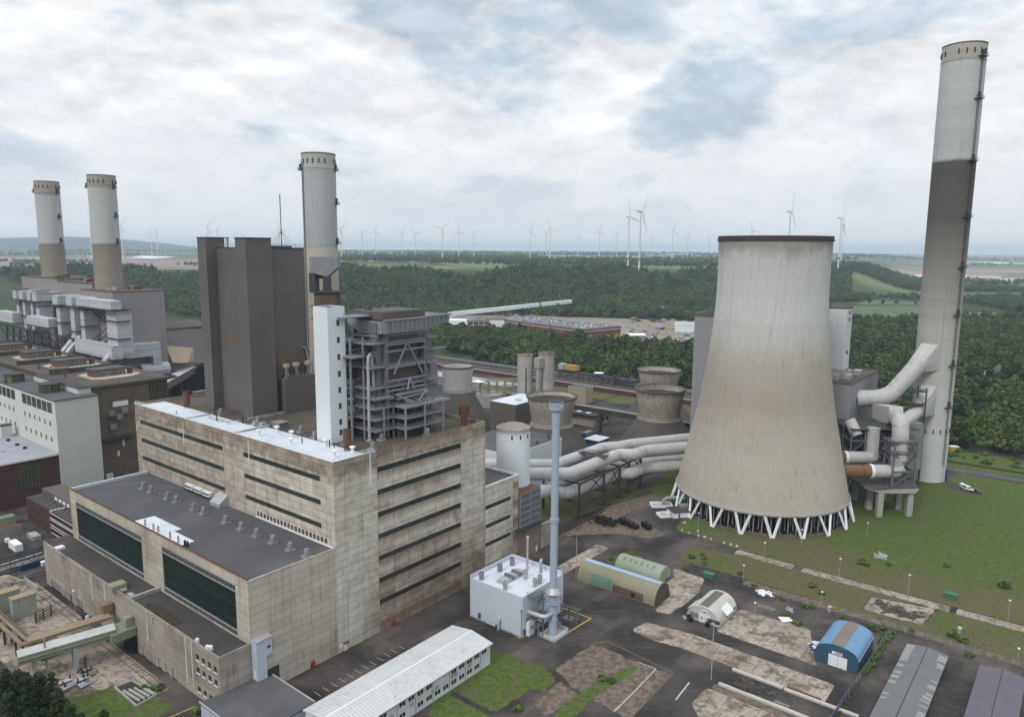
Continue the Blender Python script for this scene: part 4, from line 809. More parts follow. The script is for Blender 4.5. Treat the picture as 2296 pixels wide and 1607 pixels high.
PALE = (.50, .50, .485)
def chimney(name, label, xy, r0_, r1_, H, stops, group=None, side=1., plats=(), ladder=None, openings=18, door=False, nm='chimney'):
    x, y = xy; o = thing(nm, label, 'chimney', (x, y, 0), group, 'X')
    mat = shaft_mat(name, stops, H, streak=.35, wob=.6)
    mb = MB(); rr = lambda z: r0_ + (r1_ - r0_) * z / H
    mb.lathe((x, y, 0), [(rr(z), z) for z in np.linspace(0, H, 24)] + [(rr(H) - .7, H), (rr(H) - .7, H - 14)], 56); mb.build('shaft', mat, o)
    mb = MB(); mb.lathe((x, y, 0), [(rr(H) + .12, H - .1), (rr(H) + .12, H + .35), (rr(H) - .8, H + .35), (rr(H) - .8, H - .1)], 56); mb.build('rim', m_steel_dk, o)
    mb = MB()
    for k in range(openings):
        if k % 6 in (4,) : continue
        an = 6.283 * k / openings + .1; c, s = math.cos(an), math.sin(an); R = rr(H) - .02
        a = Vector((x + c * (R + .06), y + s * (R + .06), H - 4.6)); tn = Vector((-s, c, 0))
        MB().beam(a, a + Vector((0, 0, 2.2)), .75, .3).build('vent_opening', m_black, o)
    mb = MB(); mb.lathe((x, y, 0), [(rr(H) + .02, H - 7.1), (rr(H) + .14, H - 7.0), (rr(H) + .14, H - 6.7), (rr(H) + .02, H - 6.6)], 56); mb.build('collar_ring', m_conc_gr, o)
    for (z, an, wd) in plats:
        R = rr(z); c, s = math.cos(an), math.sin(an); mb = MB()
        n = 6; pts = [(x + math.cos(an + q) * R_2, y + math.sin(an + q) * R_2) for q, R_2 in ((-wd / R, R - .1), (-wd / R, R + 1.5), (-wd / R / 2, R + 1.6), (0, R + 1.65), (wd / R / 2, R + 1.6), (wd / R, R + 1.5), (wd / R, R - .1))]
        mb.prism(pts, z - .25, z); P3 = [(*p, z) for p in pts[1:6]]; mb.rail(P3, 1.2, .8, .09); q = Vector((x + c * (R + .45), y + s * (R + .45), z)); mb.beam(q, q + Vector((0, 0, 2.8)), 1.0); mb.build('platform', m_steel_dk, o)
    if ladder is not None:
        mb = MB(); c, s = math.cos(ladder), math.sin(ladder); R = max(r0_, r1_) + .25; tn = Vector((-s, c, 0)) * .45; p = Vector((x + c * R, y + s * R, 9)); q = Vector((x + c * (rr(H) + .25), y + s * (rr(H) + .25), H - 4))
        for k in (-1, 1): mb.beam(p + tn * k, q + tn * k, .16)
        for k in range(int((H - 12) / 1.6)): a = p.lerp(q, k / int((H - 12) / 1.6)); mb.beam(a - tn * 1.15, a + tn * 1.15, .12); mb.beam(a + Vector((c, s, 0)) * .7 - tn, a + Vector((c, s, 0)) * .7 + tn, .1)
        mb.build('ladder', m_steel_dk, o)
    return o
cR = (204.3, 349.)
LAD = math.radians(-69)
o = chimney('tall_chimney_concrete', 'tallest pale concrete chimney with dark grey middle band, beside the cooling tower', cR, 8.75, 8.95, 202, [(0, (.56, .57, .56)), (40, (.50, .50, .485)), (75, (.40, .385, .36)), (108, (.21, .19, .17)), (125, (.105, .095, .088)), (151, (.092, .087, .082)), (151.8, (.44, .45, .44)), (194, (.47, .475, .46)), (195.5, (.40, .375, .33)), (202, (.42, .39, .34))],
            plats=[(z, LAD, 2.2) for z in (196, 178, 151, 126, 103, 81, 57, 37)], ladder=LAD)
mb = MB()
for k in range(9):
    an = LAD + .75 - k * .36; a = Vector((cR[0] + math.cos(an) * 8.78, cR[1] + math.sin(an) * 8.78, 24)); mb.beam(a, a + Vector((0, 0, 2.2)), .55, .3)
mb.build('slot_window', m_black, o)
an = LAD + .55; a = Vector((cR[0] + math.cos(an) * 8.72, cR[1] + math.sin(an) * 8.72, 0)); mb = MB(); mb.beam(a, a + Vector((0, 0, 6.2)), 3.2, .5); mb.build('blue_door', m_blue, o)
d3 = ray(722, 620); k = 365 / d3.y
chimney('brown_footed_chimney_concrete', 'single pale chimney rising behind the dark boiler house', (d3.x * k, 365), 8.1, 8.1, 154.5, [(0, (.33, .28, .21)), (80, (.36, .32, .26)), (109.6, (.48, .45, .39)), (110.2, (.38, .39, .39)), (126, (.40, .41, .405)), (147, (.43, .44, .43)), (154, (.40, .39, .36))], plats=[(147, math.radians(200), 1.2), (147, math.radians(-5), 1.2), (131, math.radians(-5), 1.2), (112, math.radians(-8), 1.4)], ladder=math.radians(-140))
cA = W(84.2, 331.8); cB = W(92.1, 441.7)
ST = [(0, (.30, .27, .23)), (85, (.31, .275, .235)), (110, (.25, .215, .18)), (111.3, (.27, .235, .20)), (111.9, (.46, .465, .45)), (145, (.45, .455, .44)), (146, (.33, .30, .255)), (154, (.35, .315, .27))]
chimney('old_chimney_concrete', 'right one of the pair of stained chimneys above the old boiler house', cA, 7.9, 7.9, 152.5, ST, 'pair of old chimneys', plats=[(145.3, math.radians(197), 1.1), (145.3, math.radians(-12), 1.1), (128, math.radians(-12), 1.1), (112, math.radians(-12), 1.1)])
chimney('old_chimney_concrete_two', 'left and farther one of the pair of stained chimneys above the old boiler house', cB, 7.9, 7.9, 155, ST, 'pair of old chimneys', plats=[(147.5, math.radians(197), 1.1), (147.5, math.radians(-12), 1.1), (130, math.radians(-12), 1.1), (113, math.radians(-12), 1.1)])

# the great cooling tower
tc = (108.5, 307.)
ct = thing('cooling_tower', 'great curved concrete cooling tower on slanting white legs', 'cooling tower', (tc[0], tc[1], 0), None, 'X')
prof = [(35.5, 8.4), (34.75, 12), (33.35, 18), (31.65, 26), (30, 34), (28.3, 42), (26.7, 50), (25.2, 60), (24., 69), (23.1, 78), (22.6, 84), (22.2, 92), (22.1, 99), (22.2, 107), (22.5, 114.4)]
zs = np.linspace(8.4, 114.4, 60); rs = np.interp(zs, [p[1] for p in prof], [p[0] for p in prof]); rs = np.convolve(np.pad(rs, 2, mode='edge'), np.ones(5) / 5, 'valid'); rs[0] = 35.5
mt = shaft_mat('cooling_tower_shell', [(0, (.41, .37, .315)), (28, (.43, .39, .335)), (48, (.345, .305, .255)), (64, (.375, .335, .285)), (74, (.47, .445, .415)), (86, (.54, .535, .535)), (107, (.50, .495, .485)), (112, (.31, .295, .27))], 114.4, rings=.12, streak=.32, ribs=144, ribs_amt=.9, ribz=(70, 80), lift=1.25, lz=(60, 78), wob=7.)
mb = MB(); n = 144; mb.lathe((tc[0], tc[1], 0), list(zip(rs, zs)) + [(rs[-1] - .5, 114.4)] + [(r - .5, z) for r, z in list(zip(rs, zs))[::-4]] + [(34.7, 8.4), (35.5, 8.4)], n); mb.build('shell', mt, ct)
mb = MB(); mb.lathe((tc[0], tc[1], 0), [(22.5, 113.9), (23.1, 114.1), (23.1, 114.45), (22.7, 114.5), (22.7, 115.9), (22.1, 115.9), (22.1, 113.9)], 96); mb.build('rim', M('rusty_rim_plates', (.06, .042, .035), var=.4, sc=.5), ct)
mb = MB(); mb.lathe((tc[0], tc[1], 0), [(35.55, 8.9), (35.95, 8.7), (35.95, 8.0), (34.8, 8.0)], 96); mb.build('ring_beam', m_conc_gr, ct)
for k in range(20):
    an = math.radians(-101 + 18 * k)
    for sg in (-1, 1):
        f = Vector((tc[0] + 37.6 * math.cos(an + sg * .010), tc[1] + 37.6 * math.sin(an + sg * .010), 0)); tp = Vector((tc[0] + 35.2 * math.cos(an + sg * .088), tc[1] + 35.2 * math.sin(an + sg * .088), 8.5))
        MB().beam(f, tp, .8).build('leg', m_white, ct)
mb = MB()
for q in range(60):
    an = q * 6.283 / 60; mb.beam((tc[0] + 36.4 * math.cos(an), tc[1] + 36.4 * math.sin(an), 0), (tc[0] + 36.4 * math.cos(an), tc[1] + 36.4 * math.sin(an), 1.9), .5)
mb.lathe((tc[0], tc[1], 0), [(36.3, 0), (36.3, 1.15), (36.0, 1.15), (36.0, 0)], 96); mb.build('basin_wall', M('stained_basin_concrete', (.16, .12, .095), var=.4, sc=.5), ct)
mb = MB()
for R, nn in ((33.5, 64), (30, 56), (26, 40), (20, 30)):
    for q in range(nn): an = q * 6.283 / nn; mb.beam((tc[0] + R * math.cos(an), tc[1] + R * math.sin(an), 0), (tc[0] + R * math.cos(an), tc[1] + R * math.sin(an), 8.4), .34)
tag(mb.build('inner_post', m_conc_gr, ct), kind='stuff')
mb = MB(); mb.lathe((tc[0], tc[1], 0), [(.1, 7.6), (34.6, 7.6)], 48); mb.lathe((tc[0], tc[1], 0), [(.1, .35), (36, .35)], 48); mb.lathe((tc[0], tc[1], 0), [(15, .35), (15, 7.6)], 24); mb.build('shade_black_fill', m_black, ct)  # fill deck, floor and core in black, put in to darken the interior

# old small cooling towers
mt2 = shaft_mat('small_tower_shell', [(0, (.30, .27, .235)), (14, (.29, .265, .235)), (19, (.235, .20, .175)), (26, (.27, .235, .20)), (32, (.36, .325, .285)), (36, (.17, .15, .135))], 36, rings=.2, streak=.55, scol=(.13, .105, .085), ribs=74, ribs_amt=.75, wob=3., patch=.5)
mt3 = shaft_mat('pale_small_tower_shell', [(0, (.42, .42, .41)), (23, (.36, .36, .35)), (28, (.43, .43, .42)), (40, (.44, .44, .43))], 40, rings=.15, streak=.5, scol=(.25, .24, .23), wob=3.)
m_dome = M('dark_tarred_concrete', (.085, .078, .07), var=.3, sc=.15, streak=.3, scol=(.05, .045, .04))
def small_tower(label, uv, rt, rn, zt, zn, rb, m1, bear=True):
    x, y = W(*uv); o = thing('small_cooling_tower', label, 'cooling tower', (x, y, 0), 'old small cooling towers', 'X')
    P = [(rn + .05, zn), (rn, zn + .08 * (zt - zn)), (rn + .12 * (rt - rn), zn + .3 * (zt - zn)), (rn + .45 * (rt - rn), zn + .65 * (zt - zn)), (rt - .12 * (rt - rn), zt - .7), (rt, zt - .6), (rt, zt), (rt - .7, zt), (rt - 1., zt - .6)]
    mb = MB(); mb.lathe((x, y, 0), P + [(rn + .3 * (rt - rn) - .8, zn + .5 * (zt - zn)), (rn - .8, zn)], 74); mb.build('shell', m1, o)
    mb = MB(); mb.lathe((x, y, 0), [(rt + .12, zt - .75), (rt + .12, zt + .1), (rt - .85, zt + .1)], 74); mb.lathe((x, y, 0), [(rt - .75, zt), (rn + .45 * (rt - rn) - .75, zn + .65 * (zt - zn)), (rn - .75, zn), (.1, zn)], 60); mb.build('rim', m_dome, o)
    mb = MB(); mb.lathe((x, y, 0), [(rb, 0), (rb - .3, 1.5), (rn + (rb - rn) * .45, zn * .55), (rn + (rb - rn) * .12, zn * .88), (rn + .3, zn + .02)], 74); mb.build('skirt', m_dome, o)
    mb = MB(); mb.lathe((x, y, 0), [(rn + .9, zn - .9), (rn + .35, zn - .15), (rn + .2, zn + .5), (rn, zn + .5)], 74); mb.build('neck_ring', M('lime_streaked_neck', (.33, .31, .285), streak=.8, scol=(.09, .08, .07), slo=.5), o)
    return o
small_tower('nearer of two dark mouthed small cooling towers between the pipes and the railway', (238.5, 28.2), 13.7, 11.1, 36, 20.5, 25, mt2)
small_tower('farther small cooling tower half hidden behind its twin, before the dark wood', (306, 64), 14, 11.2, 34, 18, 23, mt2)
small_tower('small dark mouthed cooling tower behind the slim blue grey stack', (192, 67), 13.5, 10.7, 34, 19.5, 24, mt2)
small_tower('pale whitish small cooling tower beside the open steel frame', (205, 147), 10., 8.5, 39.8, 25.5, 24, mt3)

# twin silos, round white silo and the buildings beside
ts = thing('ash_silo', 'left tall concrete silo of the twin pair with a ladder up its face', 'silo', (232, 116, 0)); mm = shaft_mat('silo_concrete', [(0, (.44, .43, .40)), (30, (.42, .41, .385)), (31, (.36, .35, .33)), (45, (.37, .35, .325)), (47, (.23, .21, .19))], 47, rings=.25, streak=.4, wob=1.)
mb = MB(); mb.lathe((232, 116, 0), [(4.75, 0), (4.75, 46.9), (4.3, 46.9), (4.3, 45.8), (.05, 45.8)], 32); mb.build('shell', mm, ts); mb = MB(); mb.beam((228.6, 112.6, 8), (228.6, 112.6, 39), .5); mb.build('ladder', m_steel_dk, ts); bx(231, 233, 113, 114, 46, 47.3).build('red_drum', m_red, ts)
ts = thing('ash_silo', 'right tall concrete silo of the twin pair, joined by a square shaft', 'silo', (240, 106, 0)); mb = MB(); mb.lathe((243.5, 108.5, 0), [(4.9, 0), (4.9, 47.6), (4.4, 47.6), (4.4, 46.6), (.05, 46.6)], 32); mb.build('shell', mm, ts)
mb = MB(); mb.box(234.5, 237.2, 107.2, 109.6, 0, 39); mb.box(233.6, 238.2, 106.4, 110.4, 39, 45); mb.build('lift_shaft', m_conc_gr, ts); bx(241, 244, 104.5, 106, 47, 48).build('red_drum', m_rust, ts)
si = thing('white_silo', 'round white silo with domed grey roof and a rail round its rim', 'silo', (88, 9.6, 0)); mb = MB(); mb.lathe((88, 9.6, 0), [(6.2, 0), (6.2, 45.4)], 48); mb.build('wall', m_white_wall, si)
mb = MB(); mb.lathe((88, 9.6, 0), [(6.2, 45.4), (6.35, 45.5), (6.3, 45.8), (4.2, 46.7), (2, 47.2), (.02, 47.4)], 48); mb.build('roof', M('weathered_grey_dome', (.25, .225, .205), var=.3, sc=.3), si)
mb = MB()
for k in range(44): an = k * 6.283 / 44; mb.beam((88 + 6.2 * math.cos(an), 9.6 + 6.2 * math.sin(an), 45.5), (88 + 6.75 * math.cos(an), 9.6 + 6.75 * math.sin(an), 44.9), .12); 
mb.lathe((88, 9.6, 0), [(6.7, 44.85), (6.8, 44.85), (6.8, 44.95), (6.7, 44.95)], 48); mb.build('rim_bracket', m_steel_dk, si)
mb = MB()
for an in (-2.55, -2.05, -1.5): a = Vector((88 + 6.18 * math.cos(an), 9.6 + 6.18 * math.sin(an), 42.4)); MB().beam(a, a + Vector((0, 0, 1.5)), .55, .3).build('window', m_black, si)
an = thing('concrete_annex', 'lower tan panelled annex joined to the end of the power house', 'annex building', (61.3, 0, 0))
HA = [(61.4, 74.9, z - 1.5, z) for z in (25.1, 18.5, 12.0)]
mb = MB(); mb.facade('v', .02, -1, 61.25, 79.1, 0, 31.7, HA, .3); mb.facade('u', 79.1, 1, .02, 40, 0, 31.7); mb.facade('v', 40, 1, 61.25, 79.1, 0, 31.7); mb.build('wall', m_panel, an); bx(61.3, 78.7, .45, 39.6, 30, 30.9).build('roof', m_roof_grey, an)
mb = MB(); mb.box(61.25, 79.2, -.04, .4, 31.7, 31.95); mb.box(78.75, 79.2, .4, 40, 31.2, 31.95); mb.build('white_roof_edge', m_white, an)
for h in HA: strip(an, 'v', .02, -1, h, d=.27)
MB().pane('v', .02, -1, (61.5, 75, 2.2, 4.2), -.03).build('corrugated_patch', m_clad_grey, an)
lo_ = thing('louvre_unit', 'grey louvred air intake with rusty flat roof in front of the white silo', 'louvre unit', (79.5, 0, 0))
mb = MB(); mb.box(79.5, 91.4, -.3, 3.2, 12, 24.2); mb.build('casing', m_steel, lo_); mb = MB()
for k in range(6): mb.box(79.5, 91.4, -.55, -.3, 12 + k * 2.4, 12.35 + k * 2.4)
for u in (79.5, 85.3, 91.1): mb.box(u, u + .35, -.6, -.3, 12, 24.3)
mb.build('casing_frame', m_steel_lt, lo_); bx(79.5, 91.5, -.4, 9, 24.2, 24.5).build('roof', m_rust, lo_)
bx(79.3, 92.6, -.1, 9, 0, 11.4).build('base', m_brown_conc, lo_); bx(77.5, 94, -2.4, 3, 11.4, 12).rail([(77.5, -2.4, 12), (94, -2.4, 12)], 1.1, 1.5, .07).build('gallery', m_steel_dk, lo_)
bx(92.65, 99, -.2, 8, 0, 9).build('side_wall', m_panel_dim, lo_); bx(95, 96.5, -.32, -.2, 0, 2.6).build('door', m_olive, lo_); bx(89.5, 90.4, -.22, -.1, 0, 2.2).build('door', m_white, lo_)
lb = thing('low_white_building', 'low whitish flat roofed building behind the white silo', 'building', (132, 22, 0))
mb = MB(); mb.box(128, 168, 43.5, 78, 0, 20); mb.build('wall', m_white_wall, lb); bx(128.4, 167.6, 43.9, 77.6, 19, 20.3).build('roof', m_roof_grey, lb)
mb = MB(); mb.box(127.9, 128, 62, 76, 10.5, 13.2); mb.box(127.9, 128, 44.5, 49, 9, 11.4); mb.build('window_strip', m_glass_dk, lb); bx(131, 140, 43.4, 43.5, 7, 13).build('tan_panel', m_olive, lb)
for u, v in ((160, 45.5), (163, 48), (150, 45)): MB().cyl((u, v), .5, 20.3, 22, 10).build('roof_vent', m_rust, lb)
br_ = thing('brown_block', 'brown clad block with a bright white flat roof beside the twin silos', 'building', (193.5, 92.5, 0))
mb = MB(); mb.box(193.5, 222, 92.6, 111, 0, 24.8); mb.build('wall', m_clad_brown, br_); bx(193.7, 221.8, 92.8, 110.8, 24.6, 25.0).build('roof', m_roof_white, br_); bx(203, 206, 98, 101, 25, 25.6).build('roof_hatch', m_metal_lt, br_); bx(193.4, 193.5, 99, 100, 12, 15).build('window', m_black, br_)

# flue gas ducts to the cooling tower
def duct(label, pts, r, rings=(), name='flue_gas_duct', mat=None, frame='S', group='big pale flue gas ducts', ringm=None):
    o = thing(name, label, 'pipe', (pts[0][0], pts[0][1], 0), group, frame)
    Q = []
    for i, p in enumerate(pts):                                      # rounded elbows
        if 0 < i < len(pts) - 1:
            p0, p1, p2 = Vector(pts[i - 1]), Vector(p), Vector(pts[i + 1]); L = min(r * 1.2, (p1 - p0).length * .45, (p2 - p1).length * .45)
            a = p1 + (p0 - p1).normalized() * L; b = p1 + (p2 - p1).normalized() * L
            for k in range(4): s = k / 3; Q.append(a * (1 - s) ** 2 + p1 * 2 * s * (1 - s) + b * s * s)
        else: Q.append(Vector(p))
    MB().tube(Q, r, 24).build('duct_shell', mat or m_pipe, o)
    mb = MB()
    for i in range(len(pts) - 1):
        a, b = Vector(pts[i]), Vector(pts[i + 1]); d_ = (b - a).normalized(); L = (b - a).length
        for s in ([r * 1.3, L - r * 1.3] if L > 3.2 * r else [L / 2]) + ([L / 2] if L > 22 else []):
            c = a + d_ * s; mb.tube([c - d_ * .22, c + d_ * .22], r + .12, 24)
    mb.build('duct_flange', ringm or m_metal_lt, o); return o
duct('upper front flue gas duct running past the white silo into the cooling tower', [(92, 48, 19), (115.5, 21, 19), (125, 9.6, 19), (163.5, 9, 19), (167, 3.6, 19), (177, 2.6, 19), (199, -12, 19)], 2.62)
duct('upper rear flue gas duct beside the small cooling towers', [(112, 44, 19.4), (125, 27, 19.4), (131, 20.6, 19.4), (168, 19.6, 19.4), (172, 15.2, 19.4), (180, 13.2, 19.4), (214, -6, 19.4)], 2.5)
duct('lower front flue gas duct hung under the upper one in a steel trestle', [(100, 13, 16), (116, 13.2, 13.5), (125.5, 11.4, 10), (163, 9.3, 10), (167, 4.6, 10), (178, 4.4, 10), (196, -10, 10)], 2.62)
duct('lower rear flue gas duct in the shade of the others', [(126, 22, 10), (168, 20, 10), (180, 12.5, 10), (208, -6, 10)], 2.4)
tr = thing('duct_trestle', 'dark steel trestle carrying the flue gas ducts', 'trestle', (127, 6.2, 0)); mb = MB(); ub = (127.6, 146.8, 160, 168.2, 179)
for u in ub:
    for v in (6.3, 24.5): mb.beam((u, v, 0), (u, v, 14.8), .75)
    mb.beam((u, 6.3, 14.8), (u, 24.5, 14.8), .6); mb.beam((u, 6.3, 6.6), (u, 24.5, 6.6), .5); mb.beam((u, 6.3, 0), (u, 24.5, 6.6), .3)
mb.build('post', m_steel_dk, tr); mb = MB()
for a, b in zip(ub[:-1], ub[1:]):
    mb.beam((a, 6.3, 14.8), (b, 6.3, 14.8), .7); mb.beam((a, 6.3, 7), (b, 6.3, 14.6), .35); mb.beam((b, 6.3, 7), ((a + b) / 2, 6.3, 14.6), .35); mb.beam((a, 24.5, 14.8), (b, 24.5, 14.8), .6)
mb.build('girder', m_steel_dk, tr); mb = MB(); cu = [(126, 4.8, 4.2), (179, 4.8, 6.4), (197, -2, 7.4)]
for a, b in zip(cu[:-1], cu[1:]): mb.beam(a, b, 1.1, .3); mb.rail([a, b], 1.2, 1.6, .09)
mb.build('cable_gallery', m_steel_dk, tr)
mb = MB(); mb.box(146, 150, 6, 24, 21.6, 21.8); mb.rail([(146, 6, 21.8), (150, 6, 21.8), (150, 24, 21.8), (146, 24, 21.8), (146, 6, 21.8)], 1.2, 1.2, .1); mb.build('crossing_platform', m_steel_dk, tr)

# boiler block behind the tower, ducts to the tall chimney
bb = thing('grey_boiler_block', 'tall grey clad boiler block half hidden behind the cooling tower', 'boiler house', (228, -20, 0))
m_bb = M('smooth_grey_cladding', (.27, .265, .275), var=.06, corr=(1.2, .10, 'xy'), streak=.15)
mb = MB(); mb.box(226, 290, -40, 4.2, 0, 77.6); mb.build('wall', m_bb, bb); mb = MB(); mb.slabx([(-40.3, 77.6), (4.4, 77.6), (4.4, 79.1), (-40.3, 79.1)], 225.8, 227); mb.box(227, 290, 3, 4.4, 77.6, 79.1); mb.box(232, 245, -30, -8, 77.6, 78.6); mb.build('roof_parapet', m_clad_brown, bb)
ep = thing('filter_building', 'lower grey clad filter building with brown roof behind the cooling tower', 'building', (238.7, -68, 0))
mb = MB(); mb.box(238.7, 290, -68, -40.1, 0, 49.4); mb.build('wall', m_bb, ep); bx(239.2, 289.5, -67.5, -40.2, 48, 49.9).build('roof', m_roof_brown, ep)
mb = MB(); mb.slabx([(-68.1, 49.3), (-40, 49.3), (-40, 50.1), (-68.1, 50.1)], 238.6, 239.1); mb.box(239.1, 290.1, -68.1, -67.6, 49.3, 50.1); mb.box(289.6, 290.1, -67.6, -40, 49.3, 50.6); mb.build('roof_edge', m_clad_brown, ep)
for u, v in ((245, -60), (250, -64.5), (262, -61), (266, -65.)): MB().prism([(u, v), (u + 5, v), (u + 5, v + 3.2), (u, v + 3.2)], 49.9, 52.3).build('roof_box', m_metal_lt, ep)
lt = thing('lift_tower', 'white rectangular lift tower standing on the filter building roof', 'lift tower', (250, -61, 49.9)); mb = MB(); mb.box(250, 259.5, -61, -53, 49.9, 83.2); mb.build('wall', M('white_stained_cladding', (.60, .61, .61), var=.1, streak=.3, scol=(.36, .34, .31), ring=(3., .15)), lt)
bx(249.9, 259.6, -61.1, -52.9, 83.2, 83.8).build('roof', m_roof_brown, lt); bx(249.8, 259.7, -61.2, -52.8, 49.9, 54.5).build('plinth', m_conc_gr, lt)
mb = MB()
for z in (80.5, 77.2): mb.box(253.5, 254.6, -61.08, -61, z, z + 1.6); mb.box(256, 257, -61.08, -61, z, z + 1.6)
mb.box(253.5, 256, -61.08, -61, 61.5, 63); mb.build('window', m_black, lt)
def loft(mb, A, B):
    n = len(A); return mb.add(list(A) + list(B), [(i, (i + 1) % n, n + (i + 1) % n, n + i) for i in range(n)] + [tuple(range(n - 1, -1, -1)), tuple(range(n, 2 * n))])
def rect_ring(c, ax, up, hw, hh, n=16):
    c = Vector(c); ax = Vector(ax).normalized(); up = Vector(up).normalized(); out = []
    for k in range(n):
        a = 2 * math.pi * k / n; x, y = math.cos(a), math.sin(a); s = 1 / max(abs(x), abs(y)); out.append(c + ax * x * s * hw + up * y * s * hh)
    return out
def circ_ring(c, d, r, n=16, ref=None):
    c = Vector(c); d = Vector(d).normalized(); ax = Vector(ref) if ref else d.cross(Vector((0, 0, 1))); ax = (ax - d * ax.dot(d)).normalized(); up = ax.cross(d); up = up if up.z > 0 else -up
    return [c + ax * math.cos(2 * math.pi * k / n) * r + up * math.sin(2 * math.pi * k / n) * r for k in range(n)]
du = duct('thick pale duct climbing from the filter building into the tall chimney', [(164, 342, 40.5), (178, 339.3, 42), (187, 340, 52.5), (192.2, 341, 58.4)], 3.9, frame='X', group='ducts to the tall chimney', name='chimney_duct')
mb = MB(); loft(mb, circ_ring((190.4, 340.7, 56.4), (5.2, 1, 5.9), 4.0, 16, (.6, -.8, 0)), rect_ring((198.6, 343., 61.2), (.62, -.78, 0), (-.25, -.1, 1), 3.7, 6.2)); mb.build('duct_hood', m_pipe, du)
mb = MB(); loft(mb, rect_ring((160.5, 344.5, 40.3), (.63, -.78, 0), (0, 0, 1), 4.2, 4.3), circ_ring((169, 341.2, 41), (1, -.25, .1), 4.0, 16, (.63, -.78, 0))); mb.build('duct_inlet', m_pipe, du)
du = duct('pale elbowed duct turning down from the filter building to the concrete table', [(171.5, 319.5, 37.6), (162.6, 298.8, 39.8), (162.2, 297.2, 36), (162.2, 297, 24)], 3.3, frame='X', group='ducts to the tall chimney', name='chimney_duct')
mb = MB(); c0 = Vector((171.5, 334, 36)); mb.beam(c0, (172.2, 321, 37.6), 6.6, 7.6); mb.build('box_inlet', m_pipe, du)
mb = MB(); loft(mb, rect_ring((172.2, 321, 37.6), (1, .05, 0), (0, 0, 1), 3.3, 3.8), circ_ring((169.2, 314.2, 38.2), (-.4, -.92, .1), 3.4, 16, (.92, -.4, 0))); mb.build('duct_adapter', m_pipe, du)
mb = MB(); loft(mb, circ_ring((188, 333, 36), (1, 1, .2), 3., 16, (.7, -.7, 0)), rect_ring((198.4, 342.6, 40.5), (.62, -.78, 0), (0, 0, 1), 3.6, 6.8)); mb.tube([(176, 322, 34), (188.5, 333.4, 36.1)], 2.9, 20); dh = mb.build('lower_chimney_duct', m_pipe, frame='X', base=(188, 333, 0)); tag(dh, 'lower duct with flared hood entering the tall chimney near its foot', 'pipe', 'ducts to the tall chimney')
bd = duct('nearer brown wrapped duct with white end entering the cooling tower', [(136, 297.6, 18.7), (151, 297, 18.9)], 2.75, frame='X', mat=m_pipe_br, group='brown ducts into the cooling tower', name='brown_duct', ringm=M('brown_flange', (.12, .07, .04)))
mb = MB(); mb.tube([(151, 297, 18.9), (161, 297, 18.95), (163.6, 297, 21)], 2.85, 24); mb.tube([(162.2, 297, 24.5), (162.2, 297, 20)], [3.2, 2.2], 20); mb.build('white_section', m_pipe, bd); MB().tube([(150.4, 297, 18.9), (151.6, 297, 18.9)], 3.05, 24).build('white_collar', m_white, bd)
bd = duct('farther brown wrapped duct with white end entering the cooling tower', [(137, 311, 21), (146, 310, 21)], 2.6, frame='X', mat=m_pipe_br, group='brown ducts into the cooling tower', name='brown_duct', ringm=M('brown_flange_two', (.12, .07, .04)))
mb = MB(); mb.tube([(146, 310, 21), (157, 310, 21)], 2.7, 24); mb.tube([(158, 311, 20), (158.5, 312, 34)], 2.6, 20); mb.build('white_section', m_pipe, bd); MB().tube([(145.4, 310, 21), (146.6, 310, 21)], 2.9, 24).build('white_collar', m_white, bd)
tb = thing('concrete_table', 'concrete platform on square legs carrying the ducts between tower and chimney', 'platform', (160, 300, 0), None, 'X')
mb = MB(); mb.prism([(147.6, 294.6), (151, 292.8), (170.3, 294.6), (171.2, 317.5), (147, 317.5)], 12.2, 13.1); mb.build('slab', M('dark_platform_top', (.10, .088, .08), var=.3, sc=.4), tb)
mb = MB(); mb.slaby([(148.4, 12.2), (154, 10.4), (168.6, 10.4), (170.2, 12.2)], 293.6, 295.2); mb.slaby([(148.4, 12.2), (154, 10.4), (168.6, 10.4), (170.2, 12.2)], 303, 304.5); mb.slabx([(294, 12.2), (295, 10.5), (315, 10.5), (316.5, 12.2)], 154, 155.4); mb.build('edge_beam', m_conc_gr, tb)
for x, y in ((154.6, 294.8), (167.6, 295.8), (154.6, 303.6), (167.2, 304), (153.6, 315), (166.5, 315)): bx(x - 1.15, x + 1.15, y - 1.1, y + 1.1, 0, 10.6).build('leg', m_conc_gr, tb)
fs = thing('duct_support_frame', 'braced grey steel frame round the vertical duct on the concrete table', 'steel frame', (163, 297, 13), None, 'X'); mb = MB(); C4_ = [(158.6, 293.9), (168, 294.4), (167.8, 301.5), (158.4, 301)]
for x, y in C4_: mb.beam((x, y, 13), (x, y, 32.3), .55)
mb.build('post', m_steel, fs); mb = MB()
for z in (19.5, 27.2, 32):
    for p, q_ in zip(C4_, C4_[1:] + C4_[:1]): mb.beam((*p, z), (*q_, z), .5, .6)
for (p, q_) in zip(C4_, C4_[1:] + C4_[:1]):
    mb.beam((*p, 13.4), (*q_, 19.4), .3); mb.beam((*q_, 19.6), (*p, 27), .3); mb.beam((*p, 27.4), (*q_, 32), .3)
mb.build('brace', m_steel, fs)
for z in (27.5, 32.3):
    mb = MB(); mb.prism([(157.6, 293), (168.8, 293.4), (168.6, 302.3), (157.4, 302)], z - .2, z); mb.rail([(157.6, 293, z), (168.8, 293.4, z), (168.6, 302.3, z)], 1.1, 1.2, .08); mb.build('deck', m_steel, fs)
fm = thing('filter_steelwork', 'dark tangle of steel platforms, hoppers and struts behind the concrete table', 'steel structure', (160, 318, 0), None, 'X'); mb = MB(); rq = random.Random(4)
for x in (149, 155, 161, 167, 173):
    for y in (312, 320, 328): mb.beam((x, y, 0), (x, y, 33), .5)
